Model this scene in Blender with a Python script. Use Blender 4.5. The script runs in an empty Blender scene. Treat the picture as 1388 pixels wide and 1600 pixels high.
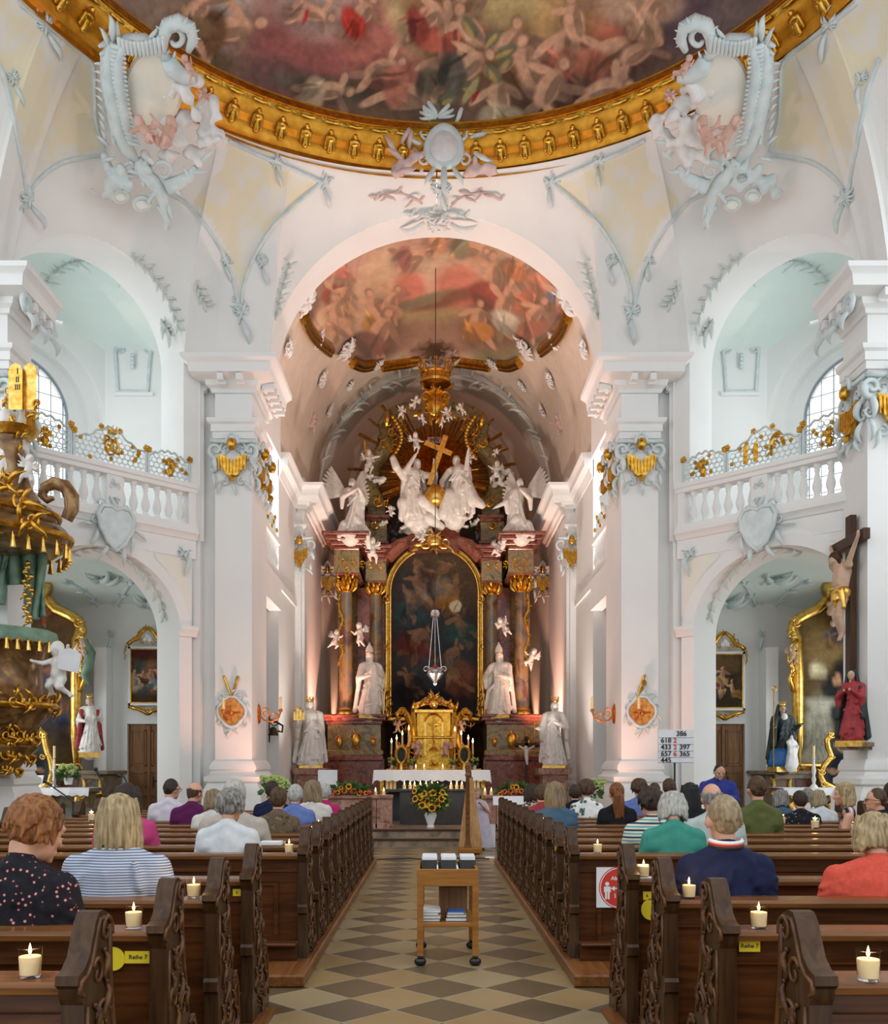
import bpy, bmesh, math, random
import numpy as np
from mathutils import Vector, Matrix
from mathutils.bvhtree import BVHTree
R = math.radians; PI = math.pi; TAU = 2*PI
rnd = random.Random(7)
SC = bpy.context.scene; COL = SC.collection
# ---------------------------------------------------------------- camera: 25 mm shift lens, level, 1.45 m above the floor
F, CX, CY, H = 1480.0, 676.0, 1200.0, 1.45
XC = 0.09                                     # church axis lies a little right of the camera
def P(px, py, d): return Vector(((px-CX)*d/F, d, H+(CY-py)*d/F))
def W(px, d): return px*d/F
cam = bpy.data.cameras.new('camera'); co = bpy.data.objects.new('camera', cam); COL.objects.link(co)
co.location = (0, 0, H); co.rotation_euler = (PI/2, 0, 0)
cam.lens = F/1600*36; cam.sensor_width = 36; cam.sensor_fit = 'AUTO'
cam.shift_x = (694-CX)/1600; cam.shift_y = (CY-800)/1600; cam.clip_end = 200
SC.camera = co
SC.view_settings.view_transform = 'Standard'; SC.view_settings.look = 'None'; SC.view_settings.gamma = 1
SC.view_settings.exposure = 0.0; SC.view_settings.use_curve_mapping = False
# ---------------------------------------------------------------- materials
def _links(name):
    m = bpy.data.materials.new(name); m.use_nodes = True
    nt = m.node_tree; b = nt.nodes['Principled BSDF']
    return m, nt, b
def N(nt, t, **kw):
    n = nt.nodes.new(t)
    for k, v in kw.items():
        if k in n.inputs: n.inputs[k].default_value = v
        else: setattr(n, k, v)
    return n
def ramp(nt, fac, stops):
    r = nt.nodes.new('ShaderNodeValToRGB'); e = r.color_ramp.elements
    e[0].position, e[0].color = stops[0][0], (*stops[0][1], 1)
    e[1].position, e[1].color = stops[-1][0], (*stops[-1][1], 1)
    for p, c in stops[1:-1]:
        q = e.new(p); q.color = (*c, 1)
    nt.links.new(fac, r.inputs['Fac']); return r
def coords(nt, scale=(1,1,1), rot=(0,0,0)):
    t = nt.nodes.new('ShaderNodeTexCoord'); mp = nt.nodes.new('ShaderNodeMapping')
    mp.inputs['Scale'].default_value = scale; mp.inputs['Rotation'].default_value = rot
    nt.links.new(t.outputs['Object'], mp.inputs['Vector']); return mp.outputs['Vector']
def bump(nt, b, vec, scale, strength, dist=.01, detail=4):
    n = N(nt, 'ShaderNodeTexNoise', Scale=scale, Detail=detail); nt.links.new(vec, n.inputs['Vector'])
    bp = N(nt, 'ShaderNodeBump', Strength=strength, Distance=dist)
    nt.links.new(n.outputs['Fac'], bp.inputs['Height']); nt.links.new(bp.outputs['Normal'], b.inputs['Normal'])
def mat(name, c1, c2=None, rough=.6, metal=0, scale=4, bmp=0, bscale=20, bd=.01, stops=None, stretch=(1,1,1), spec=None, dist=0, detail=5):
    m, nt, b = _links(name)
    b.inputs['Roughness'].default_value = rough; b.inputs['Metallic'].default_value = metal
    if spec is not None: b.inputs['Specular IOR Level'].default_value = spec
    v = coords(nt, stretch)
    if c2 is None: c2 = tuple(x*.88 for x in c1)
    n = N(nt, 'ShaderNodeTexNoise', Scale=scale, Detail=detail, Distortion=dist); nt.links.new(v, n.inputs['Vector'])
    r = ramp(nt, n.outputs['Fac'], stops or [(.35, c2), (.65, c1)])
    nt.links.new(r.outputs['Color'], b.inputs['Base Color'])
    if bmp: bump(nt, b, v, bscale, bmp, bd)
    return m
def emit(name, c, s):
    m, nt, b = _links(name)
    b.inputs['Base Color'].default_value = (*c, 1); b.inputs['Emission Color'].default_value = (*c, 1)
    b.inputs['Emission Strength'].default_value = s; return m
def colmat(name, rough=.8, amt=.25, scale=9, spec=.2):          # painted surfaces: pigment in a colour attribute, broken up by brush noise
    m, nt, b = _links(name); b.inputs['Roughness'].default_value = rough; b.inputs['Specular IOR Level'].default_value = spec
    a = nt.nodes.new('ShaderNodeVertexColor'); a.layer_name = 'Col'
    v = coords(nt); n = N(nt, 'ShaderNodeTexNoise', Scale=scale, Detail=6, Distortion=.6); nt.links.new(v, n.inputs['Vector'])
    r = ramp(nt, n.outputs['Fac'], [(.3, (1-amt,)*3), (.7, (1,)*3)])
    mx = nt.nodes.new('ShaderNodeMix'); mx.data_type = 'RGBA'; mx.blend_type = 'MULTIPLY'; mx.inputs['Factor'].default_value = 1
    nt.links.new(a.outputs['Color'], mx.inputs[6]); nt.links.new(r.outputs['Color'], mx.inputs[7])
    nt.links.new(mx.outputs[2], b.inputs['Base Color']); return m
M = {}
M['white'] = mat('white_plaster', (.84,.84,.82), (.80,.80,.79), .7, scale=.8)
M['cream'] = mat('cream_plaster', (.84,.80,.68), (.80,.79,.74), .7, scale=.9, detail=3)
M['mint'] = mat('mint_plaster', (.74,.82,.77), (.70,.79,.76), .7, scale=.7)
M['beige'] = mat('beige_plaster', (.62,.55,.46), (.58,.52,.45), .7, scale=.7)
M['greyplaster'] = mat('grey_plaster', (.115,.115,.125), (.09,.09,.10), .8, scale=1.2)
M['stucco'] = mat('pale_blue_stucco', (.70,.77,.77), (.58,.67,.68), .6, scale=5, bmp=.35, bscale=14)
M['stuccowhite'] = mat('white_stucco', (.84,.83,.81), (.74,.74,.73), .6, scale=6, bmp=.3, bscale=14)
M['relief'] = mat('sage_relief', (.72,.77,.74), (.62,.68,.65), .7, scale=7, bmp=.4)
M['statue'] = mat('white_statue_stucco', (.80,.77,.73), (.66,.63,.59), .45, scale=7, bmp=.25, bscale=10, bd=.03)
M['gold'] = mat('gilding', (.74,.44,.08), (.50,.24,.02), .30, 1, scale=9, bmp=.5, bscale=16, bd=.02)
M['gold2'] = mat('bright_gilding', (.90,.60,.18), (.66,.36,.05), .28, 1, scale=12, bmp=.3, bscale=22)
M['copper'] = mat('copper_gilding', (.80,.34,.10), (.55,.18,.03), .38, .85, scale=12, bmp=.5, bscale=22)
M['ring'] = mat('ochre_gilt_frame', (.78,.38,.03), (.58,.24,.01), .42, .6, scale=5, bmp=.3, bscale=12)
M['fleshstucco'] = mat('flesh_tinted_stucco', (.72,.46,.38), (.60,.36,.28), .5, scale=4)
M['pinkstucco'] = mat('rose_tinted_stucco', (.74,.56,.52), (.62,.46,.44), .6, scale=5, bmp=.25)
M['redmarble'] = mat('red_marble', 0, 0, .22, scale=3.2, dist=1.4, detail=8, stops=[(.30,(.06,.018,.012)),(.45,(.17,.045,.03)),(.55,(.24,.09,.055)),(.62,(.13,.03,.02)),(.75,(.36,.22,.15))])
M['olivemarble'] = mat('olive_ochre_marble', 0, 0, .2, scale=2.6, dist=1.6, detail=8, stops=[(.28,(.05,.045,.02)),(.42,(.17,.14,.055)),(.52,(.30,.22,.08)),(.6,(.16,.12,.07)),(.72,(.34,.13,.07))])
M['colmarble'] = mat('column_marble', 0, 0, .14, scale=1.1, dist=1.2, detail=7, stretch=(1,1,.9), stops=[(.3,(.06,.04,.035)),(.42,(.13,.07,.045)),(.5,(.26,.17,.06)),(.58,(.17,.16,.13)),(.7,(.11,.045,.03))])
M['pinkmarble'] = mat('rose_marble', 0, 0, .3, scale=7, dist=1, detail=8, stops=[(.3,(.16,.06,.04)),(.5,(.36,.18,.13)),(.7,(.46,.30,.23))])
M['brownmarble'] = mat('grey_brown_marble', 0, 0, .3, scale=4, dist=1.4, detail=8, stops=[(.3,(.10,.075,.055)),(.5,(.25,.19,.13)),(.7,(.36,.24,.17))])
def wood(name, c1, c2, rough=.35, sc=1.0, axis='x', bmp=.12, spec=.28):
    st = {'x':(.7,9,9), 'z':(9,9,.7), 'y':(9,.7,9)}[axis]
    return mat(name, c1, c2, rough, scale=3*sc, stretch=st, dist=.8, bmp=bmp, bscale=5, bd=.004, spec=spec)
M['pew'] = wood('dark_walnut', (.105,.034,.009), (.050,.015,.004), .33)
M['pewz'] = wood('dark_walnut_upright', (.105,.036,.010), (.050,.016,.005), .4, axis='z')
M['rail'] = wood('polished_walnut', (.21,.085,.026), (.12,.045,.012), .24)
M['endwood'] = wood('worn_oak', (.066,.030,.010), (.030,.012,.004), .38, axis='z')
M['carve'] = mat('carved_oak', (.13,.048,.011), (.05,.017,.004), .35, spec=.35, scale=18, bmp=.3, bscale=30)
M['platform'] = wood('oak_platform', (.22,.085,.022), (.13,.045,.011), .4, axis='y')
M['cart'] = wood('orange_beech', (.36,.15,.028), (.25,.095,.015), .38)
M['door'] = wood('old_oak_door', (.30,.155,.07), (.20,.095,.04), .5, axis='z')
M['harpboard'] = wood('pale_spruce', (.50,.27,.09), (.36,.17,.05), .35, axis='z')
M['black'] = mat('black_metal', (.012,.012,.013), rough=.4)
M['leading'] = mat('window_lead', (.30,.34,.38), rough=.6)
M['darkgrey'] = mat('dark_grey_stone', (.045,.046,.05), (.03,.03,.033), .5)
M['paper'] = mat('white_paper', (.80,.80,.82), rough=.7)
M['linen'] = mat('white_linen', (.80,.79,.79), (.72,.71,.72), .8, scale=30, bmp=.3, bscale=40)
M['yellow'] = mat('yellow_sticker', (.78,.60,.02), rough=.5)
M['red'] = mat('red_print', (.62,.04,.025), rough=.5)
M['ink'] = mat('black_ink', (.015,.015,.015), rough=.6)
M['wax'] = mat('candle_wax', (.94,.72,.40), (.90,.64,.31), .5)  # warm tint puts the flame's glow into the wax colour
M['flame'] = emit('candle_flame', (1.0,.62,.22), 14)
M['iron'] = mat('wrought_iron', (.05,.035,.02), rough=.45, metal=.6)
M['silver'] = mat('silver', (.72,.71,.70), (.5,.5,.5), .25, 1, scale=9, bmp=.4, bscale=20)
M['leaf'] = mat('green_leaves', (.06,.16,.025), (.025,.08,.012), .55, scale=9)
M['hydrangea'] = mat('pale_green_blossom', (.50,.58,.22), (.36,.48,.12), .7, scale=14)
M['petal'] = mat('sunflower_petals', (.90,.46,.012), (.78,.30,.006), .6, scale=12)
M['seed'] = mat('sunflower_centre', (.035,.014,.005), rough=.8)
M['porcelain'] = mat('white_porcelain', (.82,.80,.80), rough=.2)
M['red_cloth'] = mat('crimson_robe', (.42,.035,.04), (.24,.015,.02), .6, scale=6, bmp=.3)
M['blue_cloth'] = mat('blue_robe', (.03,.19,.50), (.02,.10,.30), .5, scale=6, bmp=.3)
M['dark_cloth'] = mat('dark_green_robe', (.03,.045,.045), (.015,.022,.025), .6, scale=6, bmp=.3)
M['green_drape'] = mat('green_gilt_drapery', (.20,.31,.22), (.11,.19,.13), .5, scale=5, bmp=.3)
M['skin'] = mat('skin', (.62,.34,.235), (.56,.29,.19), .5, scale=8)
M['paleflesh'] = mat('painted_flesh', (.62,.42,.30), (.52,.33,.22), .45, scale=6)
M['crosswood'] = wood('crucifix_wood', (.085,.036,.014), (.045,.018,.007), .5, axis='z')
M['pulpit'] = mat('brown_gilt_marble', 0, 0, .22, .35, scale=2.4, dist=1.5, detail=7, stops=[(.3,(.07,.03,.012)),(.48,(.20,.10,.035)),(.6,(.32,.19,.07)),(.75,(.13,.05,.02))])
M['fresco'] = colmat('fresco_paint', .85, .3, 5)
M['canvas'] = colmat('oil_paint', .75, .3, 9, .12)
def glassmat():
    m, nt, b = _links('clear_glass'); b.inputs['Base Color'].default_value = (1,1,1,1)
    b.inputs['Roughness'].default_value = .02; b.inputs['Transmission Weight'].default_value = 1; b.inputs['IOR'].default_value = 1.1
    return m
M['glass'] = glassmat()
def floormat():
    m, nt, b = _links('stone_tiles'); L = nt.links
    t = nt.nodes.new('ShaderNodeTexCoord'); s = nt.nodes.new('ShaderNodeSeparateXYZ'); L.new(t.outputs['Object'], s.inputs[0])
    side = .571/math.sqrt(2); k = 1/(math.sqrt(2)*side); x0, y0 = .054, 5.677
    def mth(op, a, bb, c=None):
        n = nt.nodes.new('ShaderNodeMath'); n.operation = op
        for i, v in enumerate((a, bb, c)):
            if v is None: continue
            if isinstance(v, (int, float)): n.inputs[i].default_value = v
            else: L.new(v, n.inputs[i])
        return n.outputs[0]
    X, Y = s.outputs['X'], s.outputs['Y']
    u = mth('MULTIPLY_ADD', mth('ADD', X, Y), k, .5-(x0+y0)*k); v = mth('MULTIPLY_ADD', mth('SUBTRACT', Y, X), k, .5-(y0-x0)*k)
    fu, fv = mth('FLOOR', u, 0), mth('FLOOR', v, 0)
    par = mth('FLOORED_MODULO', mth('ADD', fu, fv), 2)
    cb = nt.nodes.new('ShaderNodeCombineXYZ'); L.new(fu, cb.inputs[0]); L.new(fv, cb.inputs[1])
    wn = nt.nodes.new('ShaderNodeTexWhiteNoise'); L.new(cb.outputs[0], wn.inputs['Vector'])
    no = N(nt, 'ShaderNodeTexNoise', Scale=2.6, Detail=8, Distortion=1.2); L.new(t.outputs['Object'], no.inputs['Vector'])
    f2 = mth('MULTIPLY_ADD', wn.outputs['Value'], .55, mth('MULTIPLY', no.outputs['Fac'], .5))
    lt = ramp(nt, f2, [(.2,(.27,.175,.072)),(.5,(.32,.22,.105)),(.8,(.32,.25,.14))])
    dk = ramp(nt, f2, [(.2,(.095,.066,.033)),(.5,(.13,.095,.052)),(.8,(.115,.09,.058))])
    mx = nt.nodes.new('ShaderNodeMix'); mx.data_type = 'RGBA'; L.new(par, mx.inputs['Factor']); L.new(dk.outputs[0], mx.inputs[6]); L.new(lt.outputs[0], mx.inputs[7])
    def edge(q): return mth('ABSOLUTE', mth('SUBTRACT', mth('FRACT', q, 0), .5), 0)
    e = mth('GREATER_THAN', mth('MAXIMUM', edge(u), edge(v)), .488)
    m2 = nt.nodes.new('ShaderNodeMix'); m2.data_type = 'RGBA'; L.new(e, m2.inputs['Factor']); L.new(mx.outputs[2], m2.inputs[6]); m2.inputs[7].default_value = (.34,.29,.21,1)
    L.new(m2.outputs[2], b.inputs['Base Color']); b.inputs['Roughness'].default_value = .34
    return m
M['floor'] = floormat()
# ---------------------------------------------------------------- mesh builder
def V(*a): return Vector(a)
SPLITN = {'pedestal_ornament':'gilded_ornament','frieze_ornament':'gilded_scroll','frame_scrollwork':'frame_scroll','attic_ornament':'gilded_attic_ornament','attic_cornice':'cornice_block','segmental_pediment':'pediment_piece','gilded_carving':'gilded_carving_piece','gilded_blossoms':'gilded_blossom','apples':'apple','rear_pilaster':'rear_pilaster_strip','entablature':'entablature_block','frieze_block':'frieze_piece','cream_medallions':'cream_medallion','rails':'rail','gilded_panel_frame':'panel_frame','ornament':'gilded_relief','scroll_frame':'scroll_frame_piece','eyes':'eye'}
class MB:
    def __init__(s): s.v = []; s.f = []; s.mi = []; s.cur = 0
    def add(s, vs, fs, T=None):
        o = len(s.v)
        s.v += [T @ Vector(p) if T else Vector(p) for p in vs]
        s.f += [tuple(i+o for i in f) for f in fs]; s.mi += [s.cur]*len(fs); return s
    def box(s, x0, x1, y0, y1, z0, z1, T=None, bev=0):
        if bev:
            b = bev; c = [(x0+b,y0+b,z0),(x1-b,y0+b,z0),(x1-b,y1-b,z0),(x0+b,y1-b,z0)]
            rings = []
            for (z, i) in ((z0, b), (z0+b, 0), (z1-b, 0), (z1, b)):
                rings.append([V(x0+i,y0+i,z),V(x1-i,y0+i,z),V(x1-i,y1-i,z),V(x0+i,y1-i,z)])
            return s.loft(rings, T=T)
        return s.add([(x0,y0,z0),(x1,y0,z0),(x1,y1,z0),(x0,y1,z0),(x0,y0,z1),(x1,y0,z1),(x1,y1,z1),(x0,y1,z1)],
                     [(3,2,1,0),(4,5,6,7),(0,1,5,4),(1,2,6,5),(2,3,7,6),(3,0,4,7)], T)
    def loft(s, rings, closed=True, caps=True, T=None):
        n = len(rings[0]); vs = [p for r in rings for p in r]; fs = []
        for i in range(len(rings)-1):
            for j in range(n if closed else n-1):
                k = (j+1) % n; fs.append((i*n+j, i*n+k, (i+1)*n+k, (i+1)*n+j))
        if caps and closed:
            fs.append(tuple(reversed(range(n)))); fs.append(tuple((len(rings)-1)*n+j for j in range(n)))
        return s.add(vs, fs, T)
    def tube(s, pts, r, n=8, closed=False, flat=1.0, T=None):
        pts = [Vector(p) for p in pts]; m = len(pts)
        rs = r if isinstance(r, (list, tuple)) else [r]*m
        rings = []; prev = None
        for i, p in enumerate(pts):
            a = pts[(i-1) % m] if (i > 0 or closed) else p; b = pts[(i+1) % m] if (i < m-1 or closed) else p
            t = (b-a); t = t.normalized() if t.length > 1e-9 else V(0,0,1)
            if prev is None:
                up = V(0,0,1) if abs(t.z) < .9 else V(1,0,0); u = t.cross(up).normalized()
            else:
                u = prev - t*prev.dot(t); u = u.normalized() if u.length > 1e-6 else t.orthogonal().normalized()
            prev = u; w = t.cross(u)
            rings.append([p + u*math.cos(TAU*j/n)*rs[i] + w*math.sin(TAU*j/n)*rs[i]*flat for j in range(n)])
        if closed: rings.append(rings[0])
        return s.loft(rings, caps=not closed, T=T)
    def lathe(s, prof, c=(0,0,0), n=16, T=None, a0=0):
        c = Vector(c); rings = [[c + V(math.cos(a0+TAU*j/n)*r, math.sin(a0+TAU*j/n)*r, z) for j in range(n)] for r, z in prof]
        return s.loft(rings, T=T)
    def sph(s, c, r, n=12, T=None, rot=None):
        if not isinstance(r, (tuple, list)): r = (r, r, r)
        c = Vector(c); m = max(4, n//2); rings = []
        for i in range(m+1):
            a = -PI/2 + PI*(i*.98+.01*m)/m; z, q = math.sin(a), math.cos(a)
            rg = [V(math.cos(TAU*j/n)*q*r[0], math.sin(TAU*j/n)*q*r[1], z*r[2]) for j in range(n)]
            if rot: rg = [rot @ p for p in rg]
            rings.append([c+p for p in rg])
        return s.loft(rings, T=T)
    def cap(s, a, b, r0, r1=None, n=10, T=None):      # tapered capsule
        a, b = Vector(a), Vector(b); r1 = r0 if r1 is None else r1
        ax = b-a; L = ax.length
        if L < 1e-6: return s.sph(a, r0, n, T)
        ax /= L; u = ax.orthogonal().normalized(); w = ax.cross(u); rings = []
        for (c, r, sg) in ((a, r0, -1), (b, r1, 1)):
            ang = [PI*.5*k/4 for k in range(5)]
            for q in (reversed(ang) if sg < 0 else ang):
                q = min(q, PI/2*.985); rr = r*math.cos(q); h = sg*r*math.sin(q)
                rings.append([c + ax*h + u*math.cos(TAU*j/n)*rr + w*math.sin(TAU*j/n)*rr for j in range(n)])
        return s.loft(rings, T=T)
    def prism(s, poly, h0, h1, f, T=None):            # poly of (a,b) extruded; f(a,b,h) -> point
        n = len(poly); vs = [f(a, b, h0) for a, b in poly] + [f(a, b, h1) for a, b in poly]
        fs = [tuple(reversed(range(n))), tuple(range(n, 2*n))] + [(i, (i+1) % n, n+(i+1) % n, n+i) for i in range(n)]
        return s.add(vs, fs, T)
    def grid(s, fn, nu, nv, T=None):
        vs = [fn(i/nu, j/nv) for i in range(nu+1) for j in range(nv+1)]
        fs = [(i*(nv+1)+j, (i+1)*(nv+1)+j, (i+1)*(nv+1)+j+1, i*(nv+1)+j+1) for i in range(nu) for j in range(nv)]
        return s.add(vs, fs, T)
    def sweep(s, path, prof, closed=False, z=0):      # plan path (x,y), profile of (out,z) to the left of the path
        n = len(path); pts = [Vector((p[0], p[1])) for p in path]; rings = []
        for i in range(n):
            d0 = (pts[i]-pts[i-1]) if (i > 0 or closed) else (pts[i+1]-pts[i]); d1 = (pts[(i+1) % n]-pts[i]) if (i < n-1 or closed) else d0
            d0.normalize(); d1.normalize(); n0 = V(-d0.y, d0.x); n1 = V(-d1.y, d1.x); m = (n0+n1); m = m/m.length_squared*2
            rings.append([V(pts[i].x+m.x*(o or -.02), pts[i].y+m.y*(o or -.02), z+zz) for o, zz in prof])
        if closed: rings.append(rings[0])
        return s.loft(rings, caps=not closed)
    def mir(s, c=XC):
        o = MB(); o.v = [V(2*c-p.x, p.y, p.z) for p in s.v]; o.f = [tuple(reversed(f)) for f in s.f]; o.mi = list(s.mi); return o
    def join(s, o, T=None): return s.add(o.v, o.f, T)
    def mesh(s, name='m'):
        me = bpy.data.meshes.new(name); me.from_pydata([tuple(p) for p in s.v], [], s.f); me.update(); return me
    def bvh(s): return BVHTree.FromPolygons([tuple(p) for p in s.v], s.f)
    def clusters(s, gap=.02):                        # loose pieces, merged where their bounds touch
        par = list(range(len(s.v)))
        def find(i):
            while par[i] != i: par[i] = par[par[i]]; i = par[i]
            return i
        for f in s.f:
            r = find(f[0])
            for i in f[1:]: par[find(i)] = r
        bb = {}
        for i, p in enumerate(s.v):
            r = find(i); b = bb.setdefault(r, [list(p), list(p)])
            for k in range(3): b[0][k] = min(b[0][k], p[k]); b[1][k] = max(b[1][k], p[k])
        ks = list(bb)
        for x in range(len(ks)):
            for y in range(x+1, len(ks)):
                A, B = bb[ks[x]], bb[ks[y]]
                if all(A[0][k]-gap <= B[1][k] and B[0][k]-gap <= A[1][k] for k in range(3)): par[find(ks[y])] = find(ks[x])
        out = {}
        for f in s.f:
            o = out.setdefault(find(f[0]), (MB(), {})); m, mp = o; t = []
            for i in f:
                if i not in mp: mp[i] = len(m.v); m.v.append(s.v[i])
                t.append(mp[i])
            m.f.append(tuple(t)); m.mi.append(0)
        return [o[0] for o in out.values()]
    def build(s, name, m, parent=None, ang=38, fix=True, origin=None, flat=False):
        if parent is not None and name in SPLITN:
            r = None
            for c in s.clusters(): r = c.build(SPLITN[name], m, parent, ang, fix, None, flat)
            return r
        me = s.mesh(name)
        if fix:
            bm = bmesh.new(); bm.from_mesh(me); bmesh.ops.recalc_face_normals(bm, faces=bm.faces); bm.to_mesh(me); bm.free()
        mats = m if isinstance(m, (list, tuple)) else [m]
        for q in mats: me.materials.append(M[q] if isinstance(q, str) else q)
        if len(mats) > 1: me.polygons.foreach_set('material_index', s.mi)
        return place(name, me, parent, ang, origin, flat)
def wloc(o):
    l = o.location.copy()
    while o.parent: o = o.parent; l += o.location
    return l
def place(name, me, parent=None, ang=38, origin=None, flat=False):
    if parent is not None: off = wloc(parent)
    elif origin is not None: off = Vector(origin)
    else:
        a = np.empty(len(me.vertices)*3); me.vertices.foreach_get('co', a); a = a.reshape(-1, 3)
        lo, hi = a.min(0), a.max(0); off = V((lo[0]+hi[0])/2, (lo[1]+hi[1])/2, lo[2])
    me.transform(Matrix.Translation(-off))
    if not flat:
        me.polygons.foreach_set('use_smooth', [True]*len(me.polygons))
        if ang < 180: me.set_sharp_from_angle(angle=R(ang))
    o = bpy.data.objects.new(name, me); COL.objects.link(o)
    if parent is not None: o.parent = parent
    else: o.location = off
    return o
def remesh(mb, vox, sm=3, f=.5):
    me = mb.mesh('t'); o = bpy.data.objects.new('t', me); COL.objects.link(o)
    a = o.modifiers.new('r', 'REMESH'); a.mode = 'VOXEL'; a.voxel_size = vox
    if sm: b = o.modifiers.new('s', 'SMOOTH'); b.factor = f; b.iterations = sm
    ev = o.evaluated_get(bpy.context.evaluated_depsgraph_get()); m2 = bpy.data.meshes.new_from_object(ev)
    bpy.data.objects.remove(o); bpy.data.meshes.remove(me); return m2
def blob(name, mb, vox, m, parent=None, sm=3, origin=None):
    me = remesh(mb, vox, sm); me.name = name; me.materials.clear(); me.materials.append(M[m] if isinstance(m, str) else m)
    return place(name, me, parent, 180, origin)
def tag(o, label=None, cat=None, group=None, kind=None):
    if label: o['label'] = label
    if cat: o['category'] = cat
    if group: o['group'] = group
    if kind: o['kind'] = kind
    return o
def thing(name, label, cat, loc=(0,0,0), rz=0, group=None):
    o = bpy.data.objects.new(name, None); o.empty_display_size = .1; COL.objects.link(o)
    o.location = loc; o.rotation_euler = (0, 0, rz); return tag(o, label, cat, group)
def struct(name, mb, m, parent=None, **k):
    o = mb.build(name, m, parent, **k)
    if parent is None: o['kind'] = 'structure'
    return o
def dup(o, loc, rz=None, label=None, group=None, scale=None):
    r = o.copy(); COL.objects.link(r); r.location = loc
    if rz is not None: r.rotation_euler = (0, 0, rz)
    if scale is not None: r.scale = scale
    if label: r['label'] = label
    if group: r['group'] = group
    for ch in list(o.children):
        c = ch.copy(); COL.objects.link(c); c.parent = r
        for g in list(ch.children):
            d = g.copy(); COL.objects.link(d); d.parent = c
    return r
def spot(name, loc, tgt, col, e, ang=60, size=.15, blend=.8):
    l = bpy.data.lights.new(name, 'SPOT'); l.energy = e; l.color = col; l.spot_size = R(ang); l.spot_blend = blend; l.shadow_soft_size = size
    o = bpy.data.objects.new(name, l); COL.objects.link(o); o.location = loc; o.rotation_euler = (Vector(tgt)-Vector(loc)).to_track_quat('-Z', 'Y').to_euler(); return o
def area(name, loc, tgt, col, e, sx, sy):
    l = bpy.data.lights.new(name, 'AREA'); l.shape = 'RECTANGLE'; l.size = sx; l.size_y = sy; l.energy = e; l.color = col
    o = bpy.data.objects.new(name, l); COL.objects.link(o); o.location = loc; o.rotation_euler = (Vector(tgt)-Vector(loc)).to_track_quat('-Z', 'Y').to_euler(); return o
def point(name, loc, col, e, size=.1):
    l = bpy.data.lights.new(name, 'POINT'); l.energy = e; l.color = col; l.shadow_soft_size = size
    o = bpy.data.objects.new(name, l); COL.objects.link(o); o.location = loc; return o
# ---------------------------------------------------------------- painting helper (pigment as colour attributes)
def vnoise(x, y, seed=0):
    def h(i, j):
        q = (i.astype(np.int64)*374761393 + j.astype(np.int64)*668265263 + seed*974711) & 0x7fffffff
        q = (q ^ (q >> 13))*1274126177 & 0x7fffffff
        return ((q ^ (q >> 16)) & 0xffff)/65535.0
    i, j = np.floor(x), np.floor(y); fx, fy = x-i, y-j; fx = fx*fx*(3-2*fx); fy = fy*fy*(3-2*fy)
    return (h(i,j)*(1-fx)+h(i+1,j)*fx)*(1-fy) + (h(i,j+1)*(1-fx)+h(i+1,j+1)*fx)*fy
def fbm(x, y, seed=0, o=4):
    s = 0; a = .5
    for k in range(o): s = s + a*vnoise(x*2**k, y*2**k, seed+k); a *= .5
    return s/(1-.5**o)
def lin(c): return tuple(((v/255)/12.92 if v < 10 else ((v/255+.055)/1.055)**2.4) for v in c)
def paint(px, py, base, strokes, warp=6, wl=14, seed=1):
    wx = px + (fbm(px/wl, py/wl, seed, 2)-.5)*2*warp; wy = py + (fbm(px/wl, py/wl, seed+50, 2)-.5)*2*warp
    n = fbm(px/40, py/40, seed+9)[:, None]; n2 = fbm(px/9, py/9, seed+19)[:, None]
    c = np.array(lin(base[0]))*(1-n) + np.array(lin(base[1]))*n
    for (cx, cy, rx, ry, an, col, soft, al) in strokes:
        ca, sa = math.cos(R(an)), math.sin(R(an)); dx, dy = wx-cx, wy-cy
        u, v = (dx*ca+dy*sa)/rx, (-dx*sa+dy*ca)/ry; d = np.sqrt(u*u+v*v)
        a = np.clip((1+soft-d)/(2*soft), 0, 1); a = (a*a*(3-2*a)*al)[:, None]
        c = c*(1-a) + np.array(lin(col))*a
    return c*(.78+.44*n2)
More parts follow.
